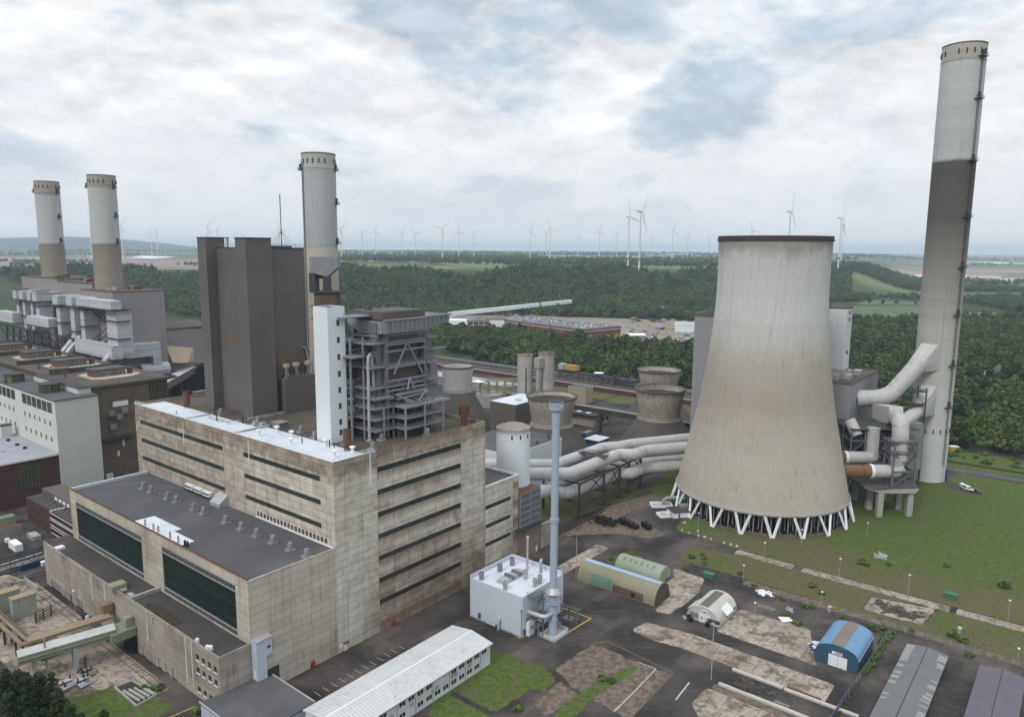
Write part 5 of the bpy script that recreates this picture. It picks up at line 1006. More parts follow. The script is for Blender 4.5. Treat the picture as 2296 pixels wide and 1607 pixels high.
for z in (17, 22.5, 28, 33):
    for y in (312, 320, 328): mb.beam((149, y, z), (173, y, z), .45)
    for x in (149, 155, 161, 167, 173): mb.beam((x, 312, z), (x, 328, z), .4)
for k in range(26): x = 149 + 6 * rq.randrange(4); z = (11.5, 17, 22.5, 28)[rq.randrange(4)]; y = (312, 320)[rq.randrange(2)]; mb.beam((x, y, z), (x + 6, y, z + 5.4), .28)
mb.build('post', m_steel, fm); mb = MB()
for k in range(5): x = 151 + 5 * k; mb.prism([(x, 314), (x + 4, 314), (x + 4, 326), (x, 326)], 24, 31); 
mb.box(149, 173, 311, 329, 22.3, 22.6); mb.box(149, 178, 311, 333, 33, 33.3); mb.build('hopper', m_steel_dk, fm)
mb = MB(); mb.tube([(152, 313, 30), (150, 317, 36)], 2.4, 16); mb.build('short_duct', m_pipe, fm); bx(175, 186, 322, 336, 12, 33.5).build('dust_bin', m_clad_grey, fm); mb = MB()
for z in (16, 22, 28, 34, 40, 46): mb.box(184.5, 191, 331, 338, z, z + .3); mb.rail([(184.5, 331, z + .3), (191, 331, z + .3), (191, 338, z + .3)], 1.1, 1.2, .1)
for x, y in ((184.5, 331), (191, 331), (191, 338), (184.5, 338)): mb.beam((x, y, 0), (x, y, 48), .5)
mb.build('stair_frame', m_steel_dk, fm)
# decks and flue casing in front of the single chimney
fc = thing('flue_casing', 'brown flue casing with rusty decks between boiler house and chimney', 'duct', (-86, 336, 80), None, 'X')
def D_(px, py, y): d = ray(px, py); k = y / d.y; return (d.x * k, CH + d.z * k)
xa_, za_ = D_(700, 681, 336); xb_, zb_ = D_(756, 576, 336)
mb = MB(); mb.box(xa_ + 1, xb_ - .8, 336, 344, 60, zb_ - 15.6); mb.build('brown_casing', M('brown_flue_plates', (.105, .082, .06), var=.35, sc=.25, streak=.5, scol=(.05, .04, .03)), fc)
MB().slaby([(xa_ - .6, zb_), (xb_ - .2, zb_), (xb_ - .2, zb_ - 5), (xb_ - 5, zb_ - 9), (xa_ - .6, zb_ - 7)], 336, 343).build('grey_transition', m_steel_lt, fc)
mb = MB(); mb.box(xa_ - 1, xa_ + 1.8, 335.5, 343, zb_ - 16, zb_ - 7.4); mb.box(xa_ + 5, xa_ + 7.6, 336.5, 342, zb_ - 15.6, zb_ - 8.5); mb.box(xa_ + 1, xa_ + 6, 338, 342, zb_ - 10, zb_ - 8); mb.build('dark_machinery', m_steel_dk, fc)
for z, e in ((zb_ - 15.8, 1.6), (zb_ - 22.2, 1.8), (zb_ - 28, 1.4)): mb = MB(); mb.box(xa_ - .5, xb_ + e, 334.8, 344, z - .5, z); mb.rail([(xb_ - 5, 334.9, z), (xb_ + e, 334.9, z), (xb_ + e, 343, z)], 1.1, 1.1, .09); mb.build('deck', m_steel_dk, fc)
MB().slaby([(xa_ + .8, zb_ - 23), (xa_ + 5, zb_ - 28), (xa_ + .8, zb_ - 28)], 335.6, 336).build('dark_opening', m_black, fc)
# ---------------------------------------------------------------- foreground yard
wb = thing('white_boiler_house', 'small white clad boiler house with white roof and fans beside the power house', 'building', (38.4, -33.8, 0))
m_wb = M('white_blue_cladding', (.52, .56, .62), var=.04, corr=(1., .05, 'xy'), streak=.06)
mb = MB(); mb.facade('u', 38.4, -1, -33.8, -13.8, 0, 12.3); mb.facade('v', -33.8, -1, 38.4, 58.6, 0, 12.3, [(43.2, 44.6, 9.9, 11.9)], .2); mb.facade('u', 58.6, 1, -33.8, -13.8, 0, 12.3); mb.facade('v', -13.8, 1, 38.4, 58.6, 0, 12.3)
mb.box(38.42, 58.58, -33.78, -33.5, 11.7, 12.29); mb.box(38.42, 38.7, -33.5, -14.1, 11.7, 12.29); mb.box(38.42, 58.58, -14.1, -13.82, 11, 13.2); mb.box(58.3, 58.58, -33.5, -14.1, 11, 13.2); mb.build('wall', m_wb, wb)
bx(38.7, 58.3, -33.5, -14.1, 11, 11.85).build('roof', m_roof_white, wb); bx(38.3, 58.7, -33.9, -13.7, 0, .5).build('plinth', m_conc_gr, wb)
bx(38.33, 38.4, -18.1, -17., .1, 2.3).build('blue_door', m_blue, wb); bx(38.9, 40., -33.87, -33.8, .1, 2.3).build('blue_door', m_blue, wb); bx(40.3, 43, -34.8, -33.8, 0, 4.2).build('white_cabinet', m_white, wb)
mb = MB()
for u in (40, 55.6): mb.box(u, u + 2.6, -33.86, -33.8, 3.6, 5.2)
mb.build('louvre', m_steel_lt, wb)
for u, v, r, h in ((40.4, -16.6, .72, 2.3), (48.3, -17.2, .75, 2.4), (54.1, -17.4, .75, 2.4), (39.9, -26.3, .66, 2.6), (49.3, -26.5, .66, 2.8), (47, -31.7, .66, 2.5), (49.6, -31.6, .66, 2.6)):
    MB().lathe((u, v, 11.85), [(r, 0), (r, h * .55), (r + .1, h * .6), (r + .1, h), (r - .1, h), (r - .1, h - .5), (.02, h - .5)], 16).build('roof_vent', m_steel_lt if h < 2.5 else m_metal_lt, wb)
mb = MB()
for k in range(2): mb.tube([(55.2 + k * .7, -27.5, 11.8), (55.2 + k * .7, -27.5, 15), (55.4 + k * .7, -27.3, 15.6), (56 + k * .7, -27, 15.7)], .3, 8)
mb.build('twin_flue', m_metal_lt, wb); MB().tube([(54.9, -22.8, 11.8), (54.9, -22.8, 22.6)], .36, 12).lathe((54.9, -22.8, 21.6), [(.36, 0), (.5, .1), (.5, .8), (.36, .9)], 12).build('thin_flue', m_metal_lt, wb)
mb = MB(); mb.box(42, 52.4, -24.6, -21.3, 11.8, 12.3)
for u0_ in (42.2, 45.6, 49): mb.slaby([(u0_, 12.3), (u0_ + .2, 12.8), (u0_ + 1.6, 13.3), (u0_ + 3, 12.8), (u0_ + 3.2, 12.3)], -24.4, -21.5)
mb.build('roof_light', m_metal_lt, wb); mb = MB()
for u0_ in (45.5, 48.9): mb.slaby([(u0_ - .15, 12.6), (u0_ + .1, 13.4), (u0_ + .7, 13.4), (u0_ + .9, 12.6)], -24.7, -21.2)
mb.build('roof_light_rib', m_steel, wb)
tx = bpy.data.curves.new('number', 'FONT'); tx.body = '71'; tx.size = 2.1; tx.extrude = .01; tx.align_x = 'CENTER'
no = bpy.data.objects.new('wall_number', tx); COL.objects.link(no); no.parent = wb; no.matrix_local = Matrix(((0, 0, -1, -.03), (-1, 0, 0, 18.9), (0, 1, 0, 1.6), (0, 0, 0, 1))); me_ = bpy.data.meshes.new_from_object(no); nn_ = bpy.data.objects.new('wall_number', me_); COL.objects.link(nn_); nn_.parent = wb; nn_.matrix_local = no.matrix_local.copy(); bpy.data.objects.remove(no); me_.materials.clear(); me_.materials.append(M('orange_lettering', (.55, .24, .08)))
mb = MB(); mb.tube([(37.6, -21.4, .9), (37.6, -24.6, .9)], .5, 12); mb.tube([(37.7, -25.6, 0), (37.7, -25.6, 2.6), (38.4, -25.6, 3.4)], .42, 10); mb.build('ground_duct', m_metal_lt, wb)
mb = MB(); mb.beam((38.25, -33.6, 0), (38.25, -33.6, 8.2), .12); mb.box(38., 38.4, -33.8, -33.4, 8, 8.5); mb.build('lamp_pole', m_steel, wb)
sk = thing('blue_grey_stack', 'slim blue grey steel stack with platform collar standing beside the white boiler house', 'chimney', (45.4, -39.5, 0)); c = (45.4, -39.5, 0)
mb = MB(); mb.lathe(c, [(1.25, .3), (1.22, 12.2)], 28); mb.lathe(c, [(1.08, 12.4), (1.05, 34.3), (1.05, 62.2), (1.15, 62.3), (1.15, 66.6), (.9, 66.6), (.9, 64)], 28); mb.build('shaft', m_bluegrey, sk)
mb = MB(); mb.lathe(c, [(1.1, 14.6), (2.35, 13.3), (2.4, 13.1), (2.3, 13.1)], 28); mb.build('cone_roof', m_metal_lt, sk); mb = MB(); mb.lathe(c, [(1.15, 10.2), (2.3, 10.2), (2.3, 10.4), (1.15, 10.4)], 24); mb.lathe(c, [(2.28, 11.4), (2.34, 11.4), (2.34, 11.5), (2.28, 11.5)], 24)
for k in range(20): a = k * .314; mb.beam((c[0] + 2.3 * math.cos(a), c[1] + 2.3 * math.sin(a), 10.2), (c[0] + 2.3 * math.cos(a), c[1] + 2.3 * math.sin(a), 13.2), .09)
mb.build('cage_platform', m_bluegrey, sk)
mb = MB()
for z in (34.2, 34.9): mb.lathe(c, [(1.05, z), (1.32, z), (1.32, z + .22), (1.05, z + .22)], 28)
for z in (7.2, 4.8): mb.lathe(c, [(1.25, z), (1.42, z), (1.42, z + .18), (1.25, z + .18)], 24)
mb.build('flange', m_bluegrey, sk); mb = MB(); mb.lathe(c, [(1.15, 66.2), (2., 66.5), (2.05, 67.5), (1.9, 67.5), (1.85, 66.7), (.8, 66.7)], 28); mb.build('crown', m_bluegrey, sk)
mb = MB(); mb.lathe(c, [(1.98, 68.5), (2.04, 68.5), (2.04, 68.58), (1.98, 68.58)], 28)
for k in range(16): a = k * .3927; mb.beam((c[0] + 2 * math.cos(a), c[1] + 2 * math.sin(a), 67.4), (c[0] + 2 * math.cos(a), c[1] + 2 * math.sin(a), 68.5), .06)
for s_ in (-.6, .6): mb.lathe((c[0] + s_, c[1] + .1, 0), [(.45, 66.7), (.45, 68), (.36, 68), (.36, 66.8)], 12)
mb.build('crown_rail', m_bluegrey, sk)
mb = MB()
for s_ in (-1, 1):
    for z in range(15, 62): mb.beam((c[0] + s_ * 1.05 * .78, c[1] - s_ * 1.05 * .62, z), (c[0] + s_ * 1.22 * .78, c[1] - s_ * 1.22 * .62, z), .09)
mb.build('climbing_rung', m_metal_lt, sk)
mb = MB(); mb.tube([(41.2, -33.8, 7), (41.3, -38.2, 7), (41.9, -39.5, 7), (44.4, -39.6, 7)], .72, 14); mb.tube([(46.4, -39., 8.6), (48.5, -37, 8.6), (48.5, -33.8, 8.6)], .6, 12); mb.build('inlet_duct', m_metal_lt, sk)
mb = MB(); Q = [(42.4, -36.4, 0), (42.3, -42.4, 0), (49.3, -42.2, 0), (49.3, -36.6, 0)]; mb.rail([(p[0], p[1], .3) for p in Q], 1.1, 1.2, .1); mb.build('base_railing', m_white, sk); bx(42.2, 49.4, -42.5, -36.4, 0, .3).build('base_slab', m_conc_gr, sk)
gs = thing('access_stair', 'grey steel access stair and landing between the slim stack and the white boiler house', 'stair', (44, -36, 0)); mb = MB(); mb.box(40.8, 46, -36.6, -33.9, 11.9, 12.05); mb.rail([(40.8, -36.6, 12), (46, -36.6, 12)], 1.1, 1, .07); mb.rail([(40.8, -36.6, 12), (40.8, -33.5, 12)], 1.1, 1, .07)
for u in (42.9, 40.9): mb.beam((u, -37.8, 0), (u, -37.8, 12 if u > 42 else 5), .4)
for k in range(14): mb.box(46.2 - k * .32, 46.5 - k * .32, -35.6, -34.4, 11.6 - k * .45, 11.7 - k * .45)
mb.beam((46.4, -35.6, 11.8), (42, -35.6, 5.6), .2); mb.box(40.9, 47, -36.4, -34, 5.2, 5.4); mb.rail([(40.9, -36.4, 5.4), (47, -36.4, 5.4)], 1.1, 1, .07); mb.box(40.9, 45, -36.2, -34.2, 2.6, 2.8); mb.build('stair_steel', m_steel, gs)
gt = thing('pipe_gantry', 'low grey pipe gantry with fenced tank beside the slim stack', 'gantry', (54, -38, 0)); mb = MB()
for v in (-36.2, -39., -41.6): mb.beam((54.5, v, 0), (54.5, v, 4.6), .35)
mb.beam((54.4, -35, 4.7), (54.4, -42.6, 4.7), .3); mb.beam((55.2, -35, 4.9), (55.2, -42.6, 4.9), .2); mb.rail([(53, -36, 0), (53, -41, 0), (57, -41, 0), (57, -36, 0)], 1.4, 1.2, .09, 3); mb.box(53.6, 56.4, -40, -37, 0, 1.1); mb.tube([(50.4, -38.2, 0), (50.4, -38.2, 1.4)], .8, 12); mb.build('gantry_steel', m_steel, gt)

def arch_pts(c, hw, h, n=18, base=.0, pw=1.0):
    return [(c - hw * math.cos(math.pi * k / n), base + h * math.sin(math.pi * k / n) ** pw) for k in range(n + 1)]
def arch_hall(o, axis, c, hw, h, a0, a1, base, m_roof, m_gable, pw=1.):
    P = arch_pts(c, hw, h, 20, base, pw); Pi = arch_pts(c, hw - .15, h - .15, 20, base, pw)
    ring = [(P[0][0], 0)] + P + [(P[-1][0], 0)] + [(Pi[-1][0], 0)] + Pi[::-1] + [(Pi[0][0], 0)]
    mb = MB(); n = len(ring); f = mb.slaby if axis == 'v' else mb.slabx
    for k in range(len(P) - 1 + 2):                                   # strips of the shell
        i, j = k, k + 1; i2, j2 = n - 1 - k, n - 2 - k; f([ring[i], ring[j], ring[j2], ring[i2]], a0, a1)
    mb.sm = True; mb.build('roof_shell', m_roof, o, angle=30)
    for e in (a0 + .1, a1 - .25):
        mb = MB(); (mb.slaby if axis == 'v' else mb.slabx)([(Pi[0][0] + .02, 0)] + [(x, z - .02) for x, z in Pi[1:-1]] + [(Pi[-1][0] - .02, 0)], e, e + .15); mb.build('gable_wall', m_gable, o)
    return P
def arch_patch(o, name, axis, c, hw, h, a0, a1, t0, t1, mat, base=0., off=.06, pw=1.):
    mb = MB(); pts = [(c - (hw + off) * math.cos(math.pi * s), base + (h + off) * math.sin(math.pi * s) ** pw) for s in np.linspace(t0, t1, 8)]
    for (p, q) in zip(pts[:-1], pts[1:]):
        mb.quad((p[0], a0, p[1]), (q[0], a0, q[1]), (q[0], a1, q[1]), (p[0], a1, p[1])) if axis == 'v' else mb.quad((a0, p[0], p[1]), (a0, q[0], q[1]), (a1, q[0], q[1]), (a1, p[0], p[1]))
    return mb.build(name, mat, o, smooth=True)
m_ol = M('olive_tan_sheet', (.235, .225, .155), var=.12, streak=.3, scol=(.13, .115, .085), fine=.1, sc=.3); m_ol2 = M('dark_olive_boards', (.085, .075, .058), var=.25)
m_gr = M('pale_green_sheet', (.27, .32, .255), var=.1, streak=.25, scol=(.19, .2, .16)); m_wh = M('weathered_white_sheet', (.46, .46, .41), var=.12, fine=.08, streak=.3, scol=(.3, .28, .24)); m_bl = M('blue_sheet_roof', (.13, .25, .40), var=.1, fine=.1, rough=.5, blotch=.2, bcol=(.19, .32, .46), bsc=.5); m_bld = M('dark_blue_sheet_wall', (.035, .085, .14), var=.08, fine=.1, rough=.5)
qh = thing('arched_store', 'long olive arched store with a pale blue strip along its ridge', 'arched hall', (79.6, -54, 0), 'arched sheet halls'); arch_hall(qh, 'v', 84.7, 5.1, 5.7, -54, -25, 0, m_ol, m_ol2, .8)
arch_patch(qh, 'blue_ridge_strip', 'v', 84.7, 5.1, 5.7, -53.6, -25.2, .44, .56, M('pale_blue_ridge', (.33, .42, .58), var=.15), pw=.8); arch_patch(qh, 'green_patch', 'v', 84.7, 5.1, 5.7, -38.6, -30, .005, .2, M('green_tarpaulin', (.13, .21, .15), var=.15), pw=.8); arch_patch(qh, 'brown_patch', 'v', 84.7, 5.1, 5.7, -50, -38.8, .005, .12, M('brown_lower_sheet', (.10, .07, .05), var=.4), pw=.8)
bx(79.5, 79.62, -47, -45.8, .6, 2).build('hatch', m_black, qh)
qg = thing('arched_store', 'shorter pale green arched store with six small roof lights', 'arched hall', (93.9, -48, 0), 'arched sheet halls'); arch_hall(qg, 'v', 98.3, 4.4, 4.7, -48, -31, 0, m_gr, m_gr, .85)
for k in range(6): arch_patch(qg, 'roof_light', 'v', 98.3, 4.4, 4.7, -34.2 - k * 2.2, -33.2 - k * 2.2, .30, .42, M('grimy_roof_light_%s' % 'abcdef'[k], (.21, .2, .16), var=.2), pw=.85)
bx(97.4, 100, -48.05, -47.9, 0, 3.2).build('door', m_olive, qg); MB().cyl((101.5, -31.8), .25, 4, 6, 8).build('red_pipe', m_red, qg)
qw = thing('arched_workshop', 'white arched workshop with a grey ridge band, double door and side windows', 'arched hall', (80, -75, 0), 'arched sheet halls'); arch_hall(qw, 'u', -69.8, 5.1, 4.9, 79.9, 93.6, 0, m_wh, m_wh, .8)
arch_patch(qw, 'grey_ridge_band', 'u', -69.8, 5.1, 4.9, 80.6, 92.6, .42, .60, M('grey_felt_band', (.135, .12, .105), var=.25, fine=.15), pw=.8)
mb = MB(); mb.slabx([(-75.0, 0), (-75.0, 2.05), (-74.9, 2.2), (-73.4, 3.75), (-73, 3.6), (-74.5, 0)], 84.8, 92.4); mb.build('side_dormer', m_wh, qw); MB().slabx([(-75.6, 2.1), (-73.4, 3.85), (-73.35, 3.75), (-75.6, 2.0)], 84.5, 89.5).build('dormer_roof', m_white, qw)
mb = MB(); mb.slabx([(-64.4, 2.4), (-66.4, 3.9), (-66.5, 3.7), (-64.5, 2.2)], 81, 87); mb.build('rear_dormer_roof', m_wh, qw)
for k in range(6): bx(85.2 + k * 1.18, 86.1 + k * 1.18, -75.06, -75.0, 1.0, 2.0).build('window', m_glass, qw)
for k, vv in enumerate((-69.6, -71.35)): d_ = bx(79.9, 80.0, vv - .82, vv + .82, 0, 2.7).build('door', m_white, qw); bx(79.84, 79.9, vv - .3, vv + .35, .3 if k else .9, 1.9).build('door_panel', m_metal_lt, d_)
bx(79.88, 80.0, -68.4, -65.6, .9, 2.3).build('grey_panel', m_clad_grey, qw)
sg = bx(79.86, 79.98, -71.3, -69.6, 3.05, 3.95).build('sign', m_white, qw); bx(79.83, 79.86, -71.0, -69.9, 3.25, 3.6).build('sign_lettering', m_blue, sg)
qb = thing('blue_arched_hall', 'blue arched hall with a brown grey band over its roof and white doors', 'arched hall', (80.6, -113, 0), 'arched sheet halls'); P = arch_hall(qb, 'u', -107.6, 5.4, 2.6, 80.6, 96.5, 3.5, m_bl, m_bld, .9)
mb = MB(); mb.box(80.5, 96.6, -113.08, -113.0, 0, 3.5); mb.box(80.5, 96.6, -102.2, -102.12, 0, 3.5); mb.box(80.5, 80.6, -113.05, -102.15, 0, 3.6); mb.build('side_wall', m_bld, qb)
arch_patch(qb, 'grey_roof_band', 'u', -107.6, 5.4, 2.6, 80.7, 96.4, .40, .60, M('brown_grey_felt', (.20, .165, .135), var=.15, fine=.15), 3.5, pw=.9); mb = MB(); mb.beam((80.4, -113.15, 3.55), (96.6, -113.15, 3.55), .15); mb.beam((96.55, -113.1, 0), (96.55, -113.1, 3.5), .14); mb.build('gutter', m_metal_lt, qb)
for vv in (-106.75, -109.15): d_ = bx(80.4, 80.5, vv - 1.16, vv + 1.16, 0, 3.2).build('door', m_white, qb)
bx(80.36, 80.4, -109.5, -108.6, .05, 2.).build('wicket_door', m_white, d_)
sg = bx(80.4, 80.5, -109, -106.4, 3.5, 4.2).build('sign', m_white, qb); bx(80.37, 80.4, -108.8, -107.2, 3.75, 4.05).build('sign_lettering', m_red, sg)

def shed(label, u0_, u1_, v0_, v1_, col, patches):
    o = thing('low_shed', label, 'shed', (u0_, v0_, 0), 'low grey sheds'); vc = (v0_ + v1_) / 2
    mb = MB(); mb.slabx([(v0_, 3.3), (vc, 4.1), (v1_, 3.3), (v1_, 3.45), (vc, 4.25), (v0_, 3.45)], u0_, u1_); mb.build('roof', M('grey_corrugated_roof_' + ('first' if patches else 'second'), col, corr=(1., .22, 'x'), var=.15, streak=.2, scol=(.09, .085, .08)), o)
    bx(u0_ + .4, u1_ - .4, v0_ + .7, v1_ - .7, 0, 3.3).build('wall', m_brown_conc, o); mb = MB(); mb.beam((u0_, vc, 4.27), (u1_, vc, 4.27), .22, .08); mb.build('ridge_gap', m_steel_dk, o)
    for (a, b, f0, f1) in patches:
        z = lambda f: 3.45 + .8 * (1 - abs(f - .5) * 2) + .05; va, vb = v0_ + (v1_ - v0_) * f0, v0_ + (v1_ - v0_) * f1
        MB().add([(a, va, z(f0)), (b, va, z(f0)), (b, vb, z(f1)), (a, vb, z(f1)), (a, va, z(f0) - .04), (b, va, z(f0) - .04), (b, vb, z(f1) - .04), (a, vb, z(f1) - .04)], [(0, 1, 2, 3), (4, 7, 6, 5), (0, 4, 5, 1), (1, 5, 6, 2), (2, 6, 7, 3), (3, 7, 4, 0)]).build('pale_roof_sheet', M_ps, o)
M_ps = M('pale_roof_sheet', (.27, .265, .25), corr=(1., .15, 'x'), var=.15)
shed('long low shed with grey corrugated roof patched with paler sheets', 40, 99, -131, -121, (.155, .158, .165), [(88.5, 98.5, .80, .995), (85, 86.5, .84, .99), (81, 82.4, .8, .99), (78.4, 80, .8, .99), (75.5, 77, .82, .99), (69.4, 70.3, .84, .99), (67.2, 68, .86, .99), (93, 97.5, .005, .2), (90, 94, .005, .17), (82.3, 83.2, .005, .16), (78.6, 80.6, .005, .18), (75.2, 76.2, .005, .15), (73., 74.6, .005, .2), (71.5, 72.3, .005, .22), (69.2, 70, .005, .18), (64, 67, .005, .16)])
shed('plain violet grey corrugated shed at the corner beyond the patched one', 45, 99.5, -148, -138, (.125, .12, .14), [])

# lamps, fences, walls, small things lying about
def lamp(u, v, h, label, kind='post', group='yard lamp posts'):
    o = thing('lamp_post', label, 'lamp post', (u, v, 0), group); mb = MB(); mb.tube([(u, v, 0), (u, v, h)], [.16 if h > 10 else .09, .10 if h > 10 else .06], 8); mb.build('post', m_metal_lt, o)
    mb = MB()
    if h > 10: mb.box(u - .5, u + .5, v - 1.3, v + 1.3, h - .15, h); mb.box(u - .5, u + .1, v - 1.5, v - .5, h - .5, h + .3); mb.box(u - .5, u + .1, v + .5, v + 1.5, h - .5, h + .3)
    else: mb.lathe((u, v, h), [(.06, 0), (.32, .15), (.36, .4), (.02, .55)], 10)
    mb.build('lamp_head', m_steel_dk if h > 10 else m_white, o)
lamp(80.2, -24.2, 15, 'tall floodlight mast at the end of the long olive store'); lamp(53.6, -84.2, 16.2, 'tall floodlight mast beside the white edging walls')
for (u, v, h), l in zip(((89.7, -81.9, 6), (114.2, -94.1, 4), (135.6, -93.6, 7.6), (134.2, -68.6, 7.), (139.2, -113.9, 6.5), (139.2, -140.9, 6.5), (113.8, -145.3, 4), (115.3, -68.4, 5), (149.3, -36.5, 6), (158.1, -74.1, 6), (181.8, -91.5, 6), (136.4, -42.2, 4)),
        ('thin lamp post beside the white arched workshop', 'short lamp post with flat head on the verge before the foundations', 'lamp post on the concrete path, farther from the cooling tower', 'lamp post on the near edge of the concrete path start', 'lamp post on the path behind the old foundations', 'last lamp post along the concrete path', 'short lamp post beside the pale slab at the lane', 'thin post at the lane corner', 'white lamp post by the basin hut', 'white lamp post right before the cooling tower legs', 'white lamp post in the grass right of the cooling tower', 'small lamp with dark head at the road fork')): lamp(u, v, h, l)
def wallpiece(label, u0_, u1_, v0_, v1_, h, mat=None, name='low_wall'):
    o = bx(u0_, u1_, v0_, v1_, 0, h).build(name, mat or M_wl, base=(u0_, v0_, 0)); return tag(o, label, 'wall', 'white edging walls')
M_wl = M('white_edging_concrete', (.44, .42, .38), var=.15, streak=.2)
wallpiece('white edging wall along the far side of the worn yard strip, first length', 60.9, 61.9, -100, -86.8, .5); wallpiece('white edging wall along the far side, second length by the rusty beam', 60.7, 61.7, -118, -100.5, .5); wallpiece('white edging wall along the near side of the worn yard strip', 52.3, 53.3, -116, -86.6, .55)
tag(bx(62.3, 62.8, -109, -100.6, 0, .35).build('rusty_beam', m_rust, base=(62.3, -105, 0)), 'long rusty beam lying beside the white edging wall', 'beam')
tag(bx(53.4, 55, -93.6, -90, 0, 1.3).build('timber_stack', M('old_timber', (.06, .045, .032), var=.4), base=(54, -91.5, 0)), 'dark stack of old timber between the two white edging walls', 'timber stack')
def fence(name, label, pts, h=2.2, m=None, banner=None):
    o = thing(name, label, 'fence', pts[0]); mb = MB(); mp = MB()
    for a, b in zip(pts[:-1], pts[1:]):
        a = Vector(a); b = Vector(b); n = max(1, int((b - a).length / 2.8))
        for k in range(n + 1): p = a.lerp(b, k / n); mp.beam(p, p + Vector((0, 0, h)), .09)
        for q in range(6): mb.beam(a + Vector((0, 0, .15 + q * (h - .2) / 5)), b + Vector((0, 0, .15 + q * (h - .2) / 5)), .035)
        for k in range(int((b - a).length / .7)): p = a.lerp(b, k * .7 / (b - a).length); mb.beam(p + Vector((0, 0, .1)), p + Vector((0, 0, h - .1)), .03)
    mp.build('fence_post', m or m_metal_lt, o); mb.build('fence_mesh', m or m_steel, o)
    if banner: a, b = banner; mb = MB(); mb.beam((*a, .75), (*b, .75), .04, 1.4); mb.build('blue_tarpaulin', m_blue, o)
    return o
fence('mesh_fence', 'grey mesh fence with a blue tarpaulin running past the blue arched hall', [(112.6, -115, 0), (81, -114.2, 0), (57, -113.5, 0), (40, -113.2, 0)], banner=((74, -113.95), (55, -113.3)))
fence('mesh_fence', 'grey mesh fence along the lane behind the low grey sheds', [(111.4, -115.4, 0), (112, -150, 0), (112, -190, 0)])
def bush(u, v, r, label, z=0., mat=None):
    k = random.randrange(3); me = BUSH[k]; x, y = W(u, v); o = bpy.data.objects.new('bush', me); COL.objects.link(o); o.location = (x, y, z); o.scale = (r, r, r * .8); o.rotation_euler = (0, 0, random.random() * 6); BASE[o] = (0, 0, 0); return tag(o, label, 'bush', 'bushes in the yard')
BUSH = [crown_mesh('bush', 80 + i, [(0, 0, .55, .7), (.5, .2, .4, .5), (-.4, .35, .45, .5), (.1, -.5, .35, .5)], 70, .24, m_leaf_b) for i in range(3)]
for u, v, r in ((155.2, -96.6, 2.2), (108.2, -110.5, 1.8), (110.1, -112.8, 1.5), (109.5, -101.8, 1.), (96.9, -92.3, 1.7), (100., -87.3, 1.), (165.8, -137.8, 2.3), (118.6, -129.6, 2.1), (117, -132, 1.8), (109.4, -134.7, 1.5), (114.3, -119.6, 1.1), (109.2, -90.7, 1.3), (110.2, -92.7, 1.2), (109.2, -83.6, 1.1), (113.3, -73.1, 1.2), (109.4, -28.5, 1.9), (35.6, -62.3, 1.6), (36.3, -64.8, 1.3), (110.7, -49.7, 1.4), (79.5, -3.4, 1.5), (104, -33, 1.1), (101, -25.5, 1.2), (121, -47, 1.5), (123, -51, 1.2), (119, -53, 1.3), (126, -49, 1.1), (160, -104, 1.2), (172, -120, 1.4), (12, -53.5, 1.4), (37.2, -30, .9), (-37.5, 5.2, 1.9), (-39.4, 21.5, 1.8), (-41.5, 24.5, 1.4), (125, -88, 1.6), (122, -92, 1.3), (119, -66, 1.1)):
    bush(u, v, r, 'low green bush growing among the cracked yards and rough grass')
for k in range(22): bush(82 + k * 1.35, -114.2 - random.uniform(.1, 1.3), random.uniform(.7, 1.35), 'green weeds growing through the mesh fence beside the blue hall')
for k in range(7): bush(76 - k * 2.6, -114 - random.uniform(.1, .5), random.uniform(.4, .7), 'green weeds growing through the mesh fence beside the blue hall')
m_tyre = M('dull_black_plastic', (.016, .016, .017), rough=.6, var=.4, sc=1.5)
for i, (u, v, r) in enumerate(((133.8, -11., 1.55), (133.7, -13.2, 1.3), (132.9, -15.4, 1.35), (132.7, -17.6, 1.1), (134.3, -8.2, .7), (136.5, -19.5, 1.35), (135.3, -21.7, 1.25))):
    mb = MB(); mb.tube([(u - .9, v + .5, r), (u + .9, v - .5, r)], r, 18); mb.tube([(u - 1., v + .56, r), (u + 1., v - .56, r)], r * .5, 14); mb.lathe((u, v, 0), [(.01, 0)], 3)
    tag(mb.build('black_roll', m_tyre, base=(u, v, 0)), 'black roll standing in the row on the bare ground before the cooling tower', 'roll', 'black rolls on the bare ground')
def heap(name, label, cat, u0_, u1_, v0_, v1_, n, s, h, mat, kind=None, seed=1, group=None):
    mb = MB(); r = random.Random(seed)
    for k in range(n):
        u = r.triangular(u0_, u1_); v = r.triangular(v0_, v1_); q = r.uniform(.4, 1) * s; e = 1 - abs((u - u0_) / (u1_ - u0_) - .5) * 1.4; z = max(0, r.uniform(0, h) * e); a = r.random() * 3.14; d_ = Vector((math.cos(a), math.sin(a), r.uniform(-.3, .3))) * q
        mb.beam(Vector((u, v, z + .1)) - d_, Vector((u, v, z + .1)) + d_, q * r.uniform(.3, .9), q * r.uniform(.2, .6))
    o = mb.build(name, mat, base=((u0_ + u1_) / 2, (v0_ + v1_) / 2, 0)); return tag(o, label, cat, group, kind)
heap('scrap_heap', 'long heap of black scrap and tangled hose on the bare ground', 'heap', 125.5, 136, -11, 2, 170, .9, 1.6, m_tyre, seed=3)
heap('litter_heap', 'white and blue rubbish heap beside the blue arched hall', 'rubbish', 85.5, 90, -102, -98.5, 26, .9, .9, m_white, seed=4); heap('tarpaulin_heap', 'crumpled blue tarpaulin beside the blue arched hall', 'tarpaulin', 85, 88, -101.8, -99, 14, .9, .7, m_blue, seed=5)
